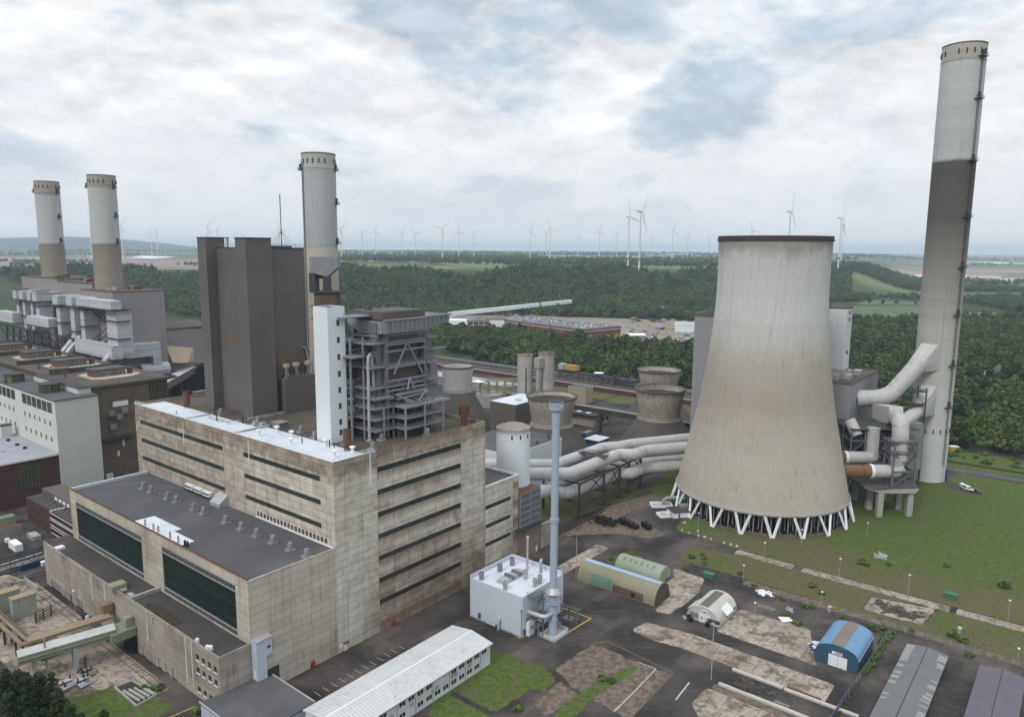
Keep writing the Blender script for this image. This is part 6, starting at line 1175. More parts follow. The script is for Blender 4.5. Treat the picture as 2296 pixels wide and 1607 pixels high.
heap('plank_litter', 'white boards scattered on the lane by the rough grass', 'rubbish', 108.5, 112, -81, -74, 16, 1.3, .3, m_white, seed=6); heap('plank_litter', 'broken boards by the fallen white panel', 'rubbish', 103, 106, -90, -86, 9, 1.1, .3, m_conc_gr, seed=8)
tag(MB().prism([(95, -88.6), (97.2, -86.4), (99, -89), (97.6, -90.8)], .1, .35).build('fallen_board', m_white, base=(97, -88, 0)), 'white board lying flat on the ground near the blue hall', 'board')
heap('litter_heap', 'white and dark rubbish at the corner of the white arched workshop', 'rubbish', 78.2, 80, -66, -63.6, 16, .6, .6, m_metal_lt, seed=9)
heap('foundation_rubble', 'dark and pale rubble of an old foundation beside the concrete path', 'rubble', 120, 130, -122, -106, 70, 1.3, .3, M('dark_rubble', (.08, .068, .06), var=.4), seed=10)
heap('ash_rubble', 'pale patch of broken concrete in the rough grass', 'rubble', 163, 170, -103, -97, 40, 1.1, .3, m_conc_gr, seed=12)
for u, v, l in ((78.1, -66.9, 'dark wheeled bin at the left of the white workshop doors'), (78.4, -72.1, 'black wheeled bin at the right of the white workshop doors'), (79., -65.9, 'dark bin at the corner of the white workshop')):
    mb = MB(); mb.prism([(u - .45, v - .55), (u + .45, v - .55), (u + .45, v + .55), (u - .45, v + .55)], 0, 1.2); mb.box(u - .52, u + .52, v - .62, v + .62, 1.2, 1.35); tag(mb.build('wheeled_bin', m_black, base=(u, v, 0)), l, 'bin')
for u, v, s_, l in ((111.3, -97.4, 1.4, 'pale switch cabinet on the verge near the blue hall'), (122.2, -130.6, 1.5, 'pale switch cabinet beside the pale slab')):
    mb = MB(); mb.box(u - s_ / 2, u + s_ / 2, v - .4, v + .4, 0, 1.5); mb.box(u - s_ / 2 - .1, u + s_ / 2 + .1, v - .5, v + .5, 1.5, 1.65); tag(mb.build('switch_cabinet', m_metal_lt, base=(u, v, 0)), l, 'cabinet')
m_green = M('green_bin_paint', (.06, .16, .09), var=.3)
for u, v, l in ((110, -58.5, 'green container box standing behind the white arched workshop'), (145.7, -125, 'green skip overgrown in the rough grass')):
    mb = MB(); mb.prism([(u - 1., v - 1.7), (u + 1., v - 1.7), (u + 1., v + 1.7), (u - 1, v + 1.7)], 0, 1.5); mb.box(u - 1.1, u + 1.1, v - 1.8, v + 1.8, 1.4, 1.6); tag(mb.build('green_skip', m_green, base=(u, v, 0)), l, 'skip')
for i, (u, v) in enumerate(((150.9, -29.9), (143, -32.5), (142, -35.9), (141.9, -40.1), (142.2, -42.5), (141.8, -45.2), (141.5, -50.7), (141.6, -53.3), (141.5, -55.7))):
    r = random.uniform(.35, .6); mb = MB(); mb.lathe((u, v, 0), [(r, 0), (r * 1.05, r * .4), (r * .7, r * .9), (.05, r * 1.05)], 7); tag(mb.build('boulder', m_conc, base=(u, v, 0), smooth=False), 'pale boulder in the row edging the road before the cooling tower', 'boulder', 'boulders edging the road')
# basins, hut and pipe beside the cooling tower
for lab, Q in (('rectangular white rimmed basin with the green pipe dipping in', [(162.4, -7.9), (168.1, -14.6), (164.3, -17.8), (158.6, -11.1)]), ('smaller white rimmed basin below the stepped hut', [(152.6, -16.2), (156.4, -18.6), (153.4, -22.6), (149.8, -19.9)])):
    o = thing('water_basin', lab, 'basin', (*Q[0], 0), 'basins by the cooling tower'); mb = MB()
    for a, b in zip(Q, Q[1:] + Q[:1]): mb.beam((*a, .45), (*b, .45), .55, .9)
    mb.build('rim', m_white, o); MB().prism(Q, .05, .25).build('basin_floor', m_conc_gr, o)
gp = thing('green_pipe', 'grey green bent pipe running from the cooling tower into the basin', 'pipe', (164, -14, 0)); MB().tube([(163.6, -13.8, .3), (163.6, -13.8, 2.4), (164.4, -14.8, 3.6), (166, -17, 3.9), (172, -25.5, 3.9), (176, -31, 3.7)], .78, 14).build('pipe_run', M('grey_green_pipe', (.26, .29, .26), var=.12), gp)
ht_ = thing('basin_hut', 'low white hut with red doors and dark roof beside the cooling tower legs', 'hut', (153, -24, 0)); Q = [(152.7, -24.1), (156.7, -18.9), (163.4, -24), (159.2, -29.2)]; mb = MB(); mb.prism(Q, 0, 2.3); mb.build('wall', m_white, ht_)
MB().prism([(152.4, -24.3), (156.6, -18.5), (164., -24), (159.3, -29.7)], 2.3, 2.7).build('roof', m_roof_dark, ht_); MB().prism([(158, -24.5), (160, -22), (163.4, -24.6), (161.4, -27.2)], 2.7, 4).build('roof_tank', m_clad_grey, ht_)
for f in (.28, .86): p = Vector((152.7, -24.1, 0)).lerp(Vector((159.2, -29.2, 0)), f); MB().beam(p + Vector((-.04, -.05, 0)), p + Vector((-.04, -.05, 2)), .9, .2).build('red_door', m_red, ht_)
mb = MB()
for k in range(8): mb.beam((151.4 + k * .35, -21.4 - k * .28, .3 + k * .27), (152.3 + k * .35, -20.6 - k * .28, .3 + k * .27), .35, .06)
mb.build('hut_stair', m_steel, ht_)
# painted lines
def line(name, pts, w_, mat, z=.012):
    mb = MB()
    for a, b in zip(pts[:-1], pts[1:]):
        a = Vector(a).to_2d(); b = Vector(b).to_2d(); d_ = (b - a).normalized(); n = Vector((-d_.y, d_.x)) * w_ / 2; a -= d_ * w_ / 2; b += d_ * w_ / 2
        mb.quad((*(a - n), z), (*(b - n), z), (*(b + n), z), (*(a + n), z)); z += .004
    return tag(mb.build(name, mat, base=(*pts[0][:2], 0)), kind='structure')
line('road_marking', [(60.6, -32.5), (60.6, -42.8), (49.1, -42.1)], .38, m_yellow); line('road_marking', [(94, 1.2), (141.4, 1.1)], .32, m_mark_y); line('road_marking', [(-43, 8.6), (-35.7, 7.8)], .4, m_mark_y)
for k in range(13): line('parking_line', [(-17.5 + k * 2.55, -9.3), (-17.5 + k * 2.55, -12.1)], .14, m_mark)
[line('road_marking', [(54 + .0, -100.2 - k * .9), (55.2, -100.8 - k * .9)], .16, m_mark) for k in range(4)]; line('road_marking', [(55.3, -100.2), (55.3, -103.6)], .16, m_mark); [line('road_marking', [(100.4, -79. - k * .9), (101.8, -79.4 - k * .9)], .16, m_mark) for k in range(6)]; line('road_marking', [(101.9, -78.6), (101.9, -84)], .16, m_mark)
line('lot_edging', [(48.6, -65.4), (48.9, -70.8), (36, -71.4), (26, -71.6)], .3, m_mark); line('lot_edging', [(49.2, -51), (52.5, -53.5), (50.2, -75.2), (26, -76)], .35, M('mossy_kerb', (.13, .115, .06), var=.4)); line('lot_edging', [(40, -81), (48.6, -80.4)], .4, m_mark)
line('road_marking', [(-38.5, 121), (-35, 120.5)], .25, m_mark); line('road_marking', [(-36.5, 118.4), (-31.5, 116.6)], .2, m_mark)
# hydrants on the power house wall and the door
for u, l in ((-8.6, 'red fire hydrant box at the foot of the concrete wall, nearer the garage'), (19.8, 'red fire hydrant box at the foot of the concrete wall, farther along')):
    mb = MB(); mb.box(u - .5, u + .5, -.7, -.05, .2, 1.6); mb.cyl((u, -.4), .12, 1.6, 2.2, 8); mb.beam((u - .4, -.4, 0), (u - .4, -.4, .2), .15); mb.beam((u + .4, -.4, 0), (u + .4, -.4, .2), .15); tag(mb.build('fire_hydrant', m_red, base=(u, -.4, 0)), l, 'hydrant')
dd = thing('wall_door', 'white door with small dark red canopy in the long concrete wall', 'door', (2.4, -.1, 0)); bx(1.8, 3, -.12, -.04, 0, 2.2).build('door_leaf', m_white, dd); bx(1.6, 3.2, -.9, -.04, 2.4, 2.6).build('canopy', m_rust, dd); bx(.2, 1.4, -.1, -.04, 1.5, 2.4).build('notice', m_white, dd)
# vehicles and the man near the tall chimney
def car(label, name, u, v, rot, L, Wd, H, mat, hatch=False):
    o = thing(name, label, 'car' if H < 1.7 else 'van', (u, v, 0)); o.rotation_euler.z += rot; F0 = (u, v)
    def b(mb, nm, m_, par=None): return mb.build(nm, m_, par or o)
    h2 = .5 * H + .1; X = lambda x: u + x
    prof_ = [(-L / 2, .35), (L / 2, .35), (L / 2, .75), (L / 2 - .1, h2 - .15), (L * .30, h2), (L * .14, H), (-L * .42, H), (-L / 2, h2 + .1)] if H < 1.7 else [(-L / 2, .35), (L / 2, .35), (L / 2, .9), (L * .42, 1.15), (L * .27, H - .1), (L * .2, H), (-L / 2, H)]
    mb = MB(); mb.slaby([(X(a), z) for a, z in prof_], v - Wd / 2, v + Wd / 2); b(mb, 'body', mat)
    g = MB(); g.slaby([(X(L * .295), h2 + .03), (X(L * .15), H - .07), (X(L * .155), H - .04), (X(L * .31), h2 + .03)] if H < 1.7 else [(X(L * .415), 1.2), (X(L * .28), H - .2), (X(L * .295), H - .16), (X(L * .43), 1.2)], v - Wd / 2 + .12, v + Wd / 2 - .12); b(g, 'windscreen', m_glass)
    for s_ in (-1, 1): g = MB(); g.box(X(-L * .38), X(L * .13), v + s_ * (Wd / 2) - .012, v + s_ * (Wd / 2) + .012, h2 + .08, H - .12); b(g, 'side_window', m_glass)
    for a in (-.3, .32):
        for s_ in (-1, 1):
            t_ = MB().tube([(X(L * a), v + s_ * (Wd / 2 - .2), .33), (X(L * a), v + s_ * (Wd / 2 + .02), .33)], .33, 14); w1 = b(t_, 'wheel', m_black); b(MB().tube([(X(L * a), v + s_ * (Wd / 2 + .02), .33), (X(L * a), v + s_ * (Wd / 2 + .035), .33)], .19, 10), 'rim', m_metal_lt, w1)
    for s_ in (-1, 1): b(bx(X(L / 2 - .05), X(L / 2 + .02), v + s_ * Wd * .36 - .18, v + s_ * Wd * .36 + .18, .62, .8), 'headlight', m_metal_lt)
    if hatch: b(MB().beam((X(-L / 2), v, H + .02), (X(-L / 2 - 1.0), v, H + .3), .07, Wd * .9) if False else MB().add([(X(-L / 2), v - Wd / 2, H), (X(-L / 2), v + Wd / 2, H), (X(-L / 2 - 1.05), v + Wd / 2, H + .32), (X(-L / 2 - 1.05), v - Wd / 2, H + .32), (X(-L / 2), v - Wd / 2, H - .06), (X(-L / 2), v + Wd / 2, H - .06), (X(-L / 2 - 1.05), v + Wd / 2, H + .26), (X(-L / 2 - 1.05), v - Wd / 2, H + .26)], [(0, 1, 2, 3), (7, 6, 5, 4), (0, 4, 5, 1), (1, 5, 6, 2), (2, 6, 7, 3), (3, 7, 4, 0)]), 'tailgate', mat)
    return o
car('white and green van with its tailgate raised, parked near the tall chimney foot', 'parked_van', 275.4, -112.8, math.radians(-130), 4.9, 1.9, 1.95, m_white, True); car('dark grey car parked at the right of the white van', 'parked_car', 274, -117.2, math.radians(-138), 4.3, 1.75, 1.45, M('dark_car_paint', (.05, .04, .04), rough=.3))
o = thing('small_trailer', 'small white and red trailer between the van and the dark car', 'trailer', (272.9, -115.2, 0)); mb = MB(); mb.box(272, 273.8, -116, -114.4, .5, 1.3); mb.build('box', m_white, o); bx(271.7, 272, -116, -114.4, .5, 1.2).build('red_board', m_red, o); MB().tube([(272.9, -116.15, .3), (272.9, -114.25, .3)], .3, 12).build('wheel', m_black, o)
# a standing person: one skinned body
def person(u, v, label):
    x, y = W(u, v); V_ = [(0, 0, .94), (0, 0, 1.12), (0, 0, 1.36), (0, 0, 1.48), (0, .01, 1.6), (0, 0, 1.70), (.2, 0, 1.4), (.25, .02, 1.14), (.23, -.06, .9), (-.2, 0, 1.4), (-.25, .02, 1.14), (-.23, -.06, .9), (.1, 0, .86), (.11, -.01, .48), (.12, .02, .08), (.12, -.14, .04), (-.1, 0, .86), (-.11, -.01, .48), (-.12, .02, .08), (-.12, -.14, .04)]
    E_ = [(0, 1), (1, 2), (2, 3), (3, 4), (4, 5), (2, 6), (6, 7), (7, 8), (2, 9), (9, 10), (10, 11), (0, 12), (12, 13), (13, 14), (14, 15), (0, 16), (16, 17), (17, 18), (18, 19)]
    Rr = [.15, .14, .15, .055, .095, .08, .06, .045, .038, .06, .045, .038, .085, .06, .045, .04, .085, .06, .045, .04]
    me = bpy.data.meshes.new('person'); me.from_pydata(V_, E_, []); o = bpy.data.objects.new('person', me); COL.objects.link(o); o.location = (x, y, 0); o.rotation_euler = (0, 0, 1.2)
    sk_ = o.modifiers.new('skin', 'SKIN'); o.modifiers.new('smooth', 'SUBSURF').render_levels = 2
    for d_, r in zip(me.skin_vertices[0].data if me.skin_vertices else [], Rr): d_.radius = (r, r)
    me.materials.append(M('dark_work_clothes', (.02, .022, .03))); BASE[o] = (0, 0, 0); FRAME[o] = 'X'; tag(o, label, 'person')
    hd = MB().lathe((0, .0, 1.56), [(.01, -.02), (.085, .03), (.1, .1), (.085, .17), (.01, .2)], 12).build('hair', m_black, o); return o
person(273.6, -110.6, 'person in dark clothes standing left of the white van')
# ---------------------------------------------------------------- the old works on the left
m_oldw = M('old_brown_panels', (.17, .135, .10), var=.25, sc=.12, streak=.55, scol=(.08, .06, .045), grid=(2.6, 2.6, (.55, .5, .45), .08, .2), blotch=.5, bcol=(.09, .07, .055), bsc=.07)
m_oldg = M('old_grey_cladding', (.27, .255, .25), var=.12, sc=.05, fine=.06, blotch=.35, bcol=(.22, .19, .175), bsc=.05, grid=(9., 4.5, (.85, .84, .84), .06, .06))
m_cream = M('cream_white_panels', (.53, .555, .50), var=.06, sc=.1, streak=.2, scol=(.36, .36, .3), grid=(12., 3.2, (.86, .86, .84), .05, .05))
oh = thing('old_turbine_hall', 'brown panelled old turbine hall with gridded corner window and cluttered flat roof', 'hall', (19.6, 205, 0))
mb = MB(); mb.box(19.6, 56, 205, 410, 0, 45); mb.build('wall', m_oldw, oh)
mb = MB(); mb.box(18.6, 57.4, 203.6, 411, 45, 46.2); mb.build('roof', m_roof_brown, oh)
MB().pane('v', 205, -1, (46.8, 55.6, 34.5, 44.6), -.05).build('gridded_window', m_glass_grid, oh)
bx(56.02, 56.1, 205.2, 240, 34, 44.5).build('gridded_window', m_glass_grid, oh)
for k in range(4):
    v = 226.5 + 46 * k
    mb = MB(); mb.box(31, 45.5, v, v + 9, 46.2, 49.6); mb.build('roof_monitor', M('panelled_monitor_' + 'abcd'[k], (.23, .19, .15), grid=(1.8, 3.4, (.3, .28, .25), .12, .3), streak=.4), oh)
    bx(30.4, 46.1, v - .5, v + 9.5, 49.6, 50.1).build('monitor_roof', m_roof_grey, oh); bx(30.95, 31.0, v + .1, v + 8.9, 46.3, 49.3).build('red_end_panel', m_rust, oh)
    MB().cyl((48.3, v + 1.5), 1.35, 46.2, 49.6, 16).build('rusty_drum', m_rust, oh)
    MB().prism([(28, v - 4), (33, v - 7), (45, v - 7), (52, v - 2), (52, v + 14), (46, v + 17), (33, v + 17), (28, v + 13)], 46.2, 46.32).build('pale_roof_patch', M('pale_gravel_%s' % 'abcd'[k], (.40, .36, .33), var=.2, fine=.15), oh)
    mb = MB(); mb.box(20, 56, v + 25, v + 26, 46.2, 48.6); mb.rail([(19, v + 25, 48.6), (57, v + 25, 48.6)], 1., 2.2, .1, 1); mb.build('roof_step', m_roof_dark, oh)
mb = MB(); mb.rail([(18.8, 204, 46.2), (57.2, 204, 46.2), (57.2, 300, 46.2)], 1., 2.2, .08, 1); mb.build('roof_rail', m_steel_dk, oh)
for u, v in ((22.5, 240), (24, 262), (23.2, 276)): MB().cyl((u, v), .4, 46, 49, 10).build('rusty_pipe', m_rust, oh)
mb = MB(); mb.box(21, 28, 250, 256, 46.2, 48.8); mb.box(20.5, 28.5, 249.5, 256.5, 48.8, 49.2); mb.build('roof_cabin', m_oldw, oh)
mb = MB()
for u, z in ((27, 31), (30.4, 29), (33, 31.5), (27.2, 24.5)): mb.box(u, u + 2.6, 203.2, 205, z, z + 2.5)
mb.build('wall_cabin', M('dull_cabin_sheet', (.22, .215, .205), var=.2), oh); bx(29.5, 36.5, 204.85, 205, 35, 37.4).build('white_wall_panel', m_white, oh)
mb = MB(); mb.box(32.6, 33.6, 204.9, 205, 15.5, 18.5); mb.box(30, 31, 204.9, 205, 11, 13.5); mb.box(24, 27, 204, 205, 1, 3.5); mb.build('pale_hatch', m_white, oh); bx(19.7, 37, 202.5, 205, 19.8, 21.2).build('wall_ledge', m_roof_dark, oh)
wo = thing('cream_office_block', 'tall cream panelled block with a band of large windows and rows of small ones', 'building', (2, 195.6, 0))
HW = []
for s in range(5):
    v0_ = 199.4 + s * 45.2
    for k in range(6): HW.append((v0_ + k * 6.1, v0_ + k * 6.1 + 5.6, 37.2, 42))
    for z in (31.3, 24.1):
        for k in range(6): HW.append((v0_ + 2.6 + k * 6.1, v0_ + 4.3 + k * 6.1, z, z + 2.3))
mb = MB(); mb.facade('u', 2, -1, 195.6, 425, 0, 43.3, HW, .3); mb.facade('v', 195.6, -1, 2, 19.6, 0, 43.3); mb.facade('u', 19.6, 1, 195.6, 425, 0, 43.3); mb.build('wall', m_cream, wo); bx(1.6, 19.9, 195.3, 425, 43.3, 43.8).build('roof', m_roof_grey, wo)
for h in HW:
    if h[0] < 330: MB().pane('u', 2, -1, h, .25).build('window', m_glass if h[3] - h[2] < 3 else m_glass_dk, wo)
for u, v in ((8.4, 219), (7, 260), (7.4, 303)):
    MB().lathe((u, v, 43.8), [(4.3, 0), (4.3, 3.6)], 20).build('glazed_drum', m_glass_grid, wo); MB().lathe((u, v, 43.8), [(4.7, 3.6), (4.7, 4.1), (.02, 4.2)], 20).build('drum_roof', m_roof_dark, wo)
mb = MB()
for v in (202, 230): mb.box(14, 19.4, v, v + 26, 43.8, 46.4)
mb.build('roof_box', m_cream, wo); bx(13.6, 19.5, 201.6, 256.4, 46.4, 46.8).build('box_roof', m_roof_dark, wo)
lv = thing('brick_hall', 'dark red brick hall with wide pale violet flat roof and a gridded window', 'hall', (2, 196, 0))
mb = MB(); mb.box(-60, 1.95, 196.2, 320, 0, 19.6); mb.build('wall', m_brick, lv); bx(-60.4, 1.95, 195.9, 320, 19.6, 20.2).build('roof', M('pale_violet_roof', (.33, .33, .37), var=.15, blotch=.3, bcol=(.2, .19, .2)), lv); bx(-60.4, 1.95, 195.7, 196, 19.5, 20.5).build('roof_edge', m_white, lv)
MB().pane('v', 196.2, -1, (-14.2, -5.6, 7.6, 17.6), -.05).build('gridded_window', m_glass_grid, lv); bx(-5, -.5, 244.5, 248.5, 20.2, 25.6).build('roof_cabin', m_cream, lv); bx(-5.2, -.3, 244.3, 248.7, 25.6, 26).build('cabin_roof', m_roof_dark, lv)
for u, v in ((-4.8, 236.4), (-4.9, 224.4), (-4.7, 215.5), (-14, 236), (-14, 224), (-13, 216.9)): MB().cyl((u, v), .8, 20.2, 21, 12).build('roof_dome', m_black if u > -10 else m_metal_lt, lv)
bi = thing('brick_office', 'low dark brick office with white window bands and flat grey roof', 'office building', (-17.4, 125, 0))
HB = [(126 + k * 2.05, 127.5 + k * 2.05, z, z + 1.7) for k in range(13) for z in (1.2, 4.4, 7.2)] + [(156 + k * 3.4, 157.1 + k * 3.4, z, z + 1.) for k in range(6) for z in (2, 5.5)]
mb = MB(); mb.facade('u', -17.4, -1, 124, 178, 0, 9.6, HB, .2); mb.facade('v', 178, 1, -17.4, -4, 0, 9.6); mb.facade('v', 124, -1, -17.4, -4, 0, 9.6); mb.facade('u', -4, 1, 124, 178, 0, 9.6); mb.build('wall', m_brick, bi); bx(-17.2, -4.1, 124.2, 177.8, 9, 9.5).build('roof', m_roof_dark, bi)
for h in HB: MB().pane('u', -17.4, -1, h, .15).build('window', m_glass, bi)
mb = MB()
for z in (.85, 2.95, 4.05, 6.15, 6.9, 8.95): mb.box(-17.5, -17.4, 125.5, 152.6, z, z + .22)
mb.build('white_band', m_white, bi); mb = MB()
for z in (1, 4.5, 7.4): mb.box(-17.3, -12, 178, 178.15, z, z + 1.4)
mb.build('white_end_panel', m_white, bi); bx(-12, -4.5, 126, 176, 9.5, 12.2).build('upper_storey', m_clad_brown, bi)
mb = MB()
for k in range(9): mb.box(-12.15, -12, 128 + k * 4, 130.4 + k * 4, 10.4, 11.6)
mb.build('white_window_row', m_white, bi); mb = MB()
for k in range(26): mb.cyl((-16 + (k * 1.7) % 3.6, 128 + k * 1.85), .12, 9.5, 10.1, 6)
mb.build('roof_vent', m_metal_lt, bi); MB().tube([(-17.6, 152, 9.7), (-11, 152, 9.7)], .2, 6).build('roof_pipe', m_white, bi)
def oldblock(label, u0_, u1_, v0_, v1_, H):
    o = thing('old_boiler_house', label, 'boiler house', (u0_, v0_, 0), 'old boiler houses'); mb = MB(); mb.box(u0_, u1_, v0_, v1_, 0, H); mb.build('wall', m_oldg, o)
    mb = MB(); mb.box(u0_ - .2, u1_ + .2, v0_ - .2, v1_ + .2, H, H + .5); mb.build('roof', m_roof_brown, o); r = random.Random(int(v0_))
    for k in range(14):
        u = r.uniform(u0_ + 1, u1_ - 5); v = r.uniform(v0_ + 1, v1_ - 6)
        if math.hypot(u - 84.2, v - 331.8) < 11 or math.hypot(u - 92.1, v - 441.7) < 11: continue
        bx(u, u + r.uniform(1, 4), v, v + r.uniform(1, 5), H + .5, H + r.uniform(1.2, 3)).build('roof_plant', (m_rust, m_roof_dark, m_metal_lt)[k % 3], o)
    return o
oldblock('nearest and rightmost grey old boiler house, under the right old chimney', 72.4, 103, 300, 346, 83); oldblock('middle grey old boiler house, set back behind white ducts', 80, 106, 346.2, 402, 86); oldblock('farthest and leftmost grey old boiler house, under the left old chimney', 80, 112, 402.2, 470, 87.5)
def whiteduct(label, parts, base):
    o = thing('white_duct', label, 'duct', base, 'white box ducts of the old works')
    for nm, p, mt_ in parts: MB().box(*p).build(nm, mt_, o)
m_wd = M('white_duct_plates', (.47, .48, .50), var=.1, streak=.3, scol=(.28, .26, .25), grid=(30., 6., (.7, .7, .7), .25, .08))
def column_duct(v0_, v1_, zt, zb, u0_, lab, head=True, hl=0.):
    parts = [('upright', (u0_, u0_ + 8.2, v0_, v1_, zb, zt), m_wd)]
    if head: parts += [('head_box', (u0_ - 1.4, 79.8, v0_ - 1. - hl, v1_ + 1., zt, zt + 5.6), m_wd), ('head_gallery', (u0_ - 3, 79.9, v0_ - 2.5 - hl, v1_ + 2.6, zt - .5, zt), m_steel_dk)]
    for z in (zb + 8, zb + 18): parts.append(('gallery', (u0_ - 1.4, u0_ + 7, v0_ - 1.5, v1_ + 1.6, z, z + .35), m_steel_dk))
    whiteduct(lab, parts, (u0_, v0_, 0))
column_duct(276.5, 290, 74, 50, 64, 'rightmost white box duct, wide upright beside the nearest boiler house', False); column_duct(320.8, 326.4, 74, 54, 64, 'second white box duct from the right'); column_duct(335, 341.4, 74, 40, 64, 'third white box duct from the right, with square head box'); column_duct(357, 363, 73.5, 54, 64, 'fourth white box duct from the right, with wide head box')
column_duct(398, 403.5, 73.5, 62, 66, 'fifth white box duct, short upright'); column_duct(409, 413.4, 73.5, 44, 66, 'sixth white box duct, tall and slim'); column_duct(423.4, 428.4, 73.5, 44, 66, 'seventh white box duct'); column_duct(435, 440, 73.5, 62, 66, 'leftmost tall white box duct')
whiteduct('long white head box running over the rightmost ducts', [('box', (61.2, 66.8, 276, 318, 75, 79.8), m_wd), ('gallery', (59.5, 72, 274.6, 319, 74.4, 74.95), m_steel_dk)], (61, 276, 0))
o = thing('duct_braces', 'dark slanting struts behind the white ducts of the nearest boiler house', 'struts', (70, 310, 50)); mb = MB()
for v in (296, 304, 312, 346, 350): mb.beam((64, v, 74), (72, v - 9, 62), .6); mb.beam((64, v, 54), (72, v - 8, 64), .5)
mb.build('strut', m_steel_dk, o)
for v0_, v1_, z0_, z1_, l in ((366, 404, 58.5, 64, 'long horizontal white box duct between the two boiler houses'), (430, 462, 57, 64, 'long horizontal white box duct at the far left'), (276, 327, 47, 54.5, 'lower horizontal white box duct before the nearest boiler house')): whiteduct(l, [('box', (60, 66, v0_, v1_, z0_, z1_), m_wd), ('gallery', (58.8, 68, v0_ - 1, v1_ + 1, z0_ - .5, z0_), m_steel_dk)], (60, v0_, 0))
whiteduct('white box duct turning down at the corner of the nearest boiler house', [('box', (66.1, 96, 294, 299.9, 44, 52), m_wd), ('drop', (91, 96, 294, 299.8, 33, 44), m_wd)], (66.1, 294, 0))
o = thing('round_duct', 'pale octagonal duct end on a bracket at the corner of the nearest boiler house', 'duct', (95, 296, 36)); MB().tube([(84, 297, 35), (101, 297, 35)], 4.2, 8).build('duct_shell', m_wd, o, smooth=False); bx(82, 104, 292, 300, 29.5, 30.3).build('bracket', m_steel_dk, o)
for v, l in ((340, 'left of the two steep white chutes behind the old hall roof'), (333, 'right of the two steep white chutes behind the old hall roof'), (281, 'single steep white chute at the right end of the old hall roof')):
    o = thing('steep_chute', l, 'chute', (60, v, 44), 'steep white chutes'); mb = MB(); mb.beam((57, v, 44.5), (66, v, 55), 4.6, 2.2); mb.build('chute_box', m_wd, o); bx(56.2, 58.5, v - 2.4, v + 2.4, 43.4, 45.6).build('chute_foot', m_steel_dk, o)
mb = MB(); fr = thing('bunker_frame', 'dark steel frame and bunker bay between old hall and boiler houses', 'steel structure', (58, 280, 0)); mb.box(58.5, 71.5, 300, 470, 0, 43); mb.build('bunker_bay', m_steel_dk, fr); mb = MB()
for k in range(14):
    v = 282 + k * 13; mb.beam((62, v, 0), (62, v, 54), .9); mb.beam((62, v, 44), (62, v + 13, 54), .5)
for z in (44, 49, 54): mb.beam((62, 276, z), (62, 464, z), .8)
mb.build('frame_girder', m_steel_dk, fr)
gb = thing('coal_bunker', 'grey coal bunker with a light tan sloping chute behind the old boiler house', 'bunker', (104, 312, 0)); mb = MB(); mb.box(103.5, 126, 312, 360, 29, 57); mb.box(126.05, 150, 312, 350, 33, 56.5); mb.build('wall', m_oldg, gb); bx(104, 148, 313, 358, 0, 29).build('dark_base', m_black, gb)
mb = MB(); mb.add([(107.5, 311.9, 47.2), (126, 311.9, 44), (118, 305, 35.5), (108.5, 305, 36.6), (107.5, 312, 35), (126, 312, 35)], [(0, 1, 2, 3), (0, 3, 4), (1, 5, 2), (3, 2, 5, 4)]); mb.build('tan_chute', M('light_tan_plates', (.46, .36, .28), var=.12), gb); mb = MB(); mb.slabx([(311.6, 57), (360, 57), (360, 57.8), (311.6, 57.8)], 103.3, 150); mb.build('roof', m_roof_brown, gb)
o = thing('coal_gallery', 'inclined conveyor gallery with white roof and brown side', 'conveyor', (96, 292, 25)); mb = MB(); mb.beam((92, 288, 25.5), (150, 336, 31), 6, 4.5); mb.build('gallery_wall', m_rustband, o); mb = MB(); mb.beam((92, 288, 28), (150, 336, 33.5), 6.6, .4); mb.build('gallery_roof', m_white, o); mb = MB()
for k in range(5): p = Vector((98 + k * 9, 293 + k * 7.4, 28.5 + k * .86)); mb.beam(p, p + Vector((1.8, 1.5, .17)), 1.2, .3)
mb.build('gallery_hatch', m_steel_dk, o); mb = MB()
for k in range(4): p = Vector((100 + k * 13, 294.6 + k * 10.7, 0)); mb.beam(p, p + Vector((0, 0, 25)), 1.)
mb.build('gallery_leg', m_steel_dk, o)
for (l, a, z, mt_) in (('white flat roofed sheds in a cluster behind the boiler house', (124, 152, 312, 352), 14, m_roof_white), ('wide low brown roofed building behind the power house', (104, 140, 300, 380), 9, m_roof_brown), ('long tan roofed strip building beyond the white roof', (62, 120, 116, 150), 44, m_roof_brown)):
    o = thing('low_works_building', l, 'building', (a[0], a[2], 0)); bx(*a, 0, z).build('wall', m_oldw, o); bx(a[0] - .4, a[1] + .4, a[2] - .4, a[3] + .4, z, z + .6).build('roof', mt_, o)
ib = thing('inclined_bridge', 'long inclined coal conveyor bridge hung on slanting struts before the wood', 'conveyor', (310, 560, 0)); mb = MB(); mb.beam((330, 620, 44), (250, 380, 24), 5, 3.4); mb.build('bridge_deck', m_conc_gr, ib); mb = MB()
for k in range(30): p = Vector((330, 620, 42)).lerp(Vector((250, 380, 22)), k / 30); mb.beam(p, p + Vector((0, 0, -2.4)), .4)
mb.beam((330, 620, 40), (250, 380, 20), .6); mb.beam((322, 610, 66), (300, 530, 38), .7); mb.beam((322, 610, 66), (322, 612, 0), 1.2); mb.build('truss', m_steel_dk, ib)
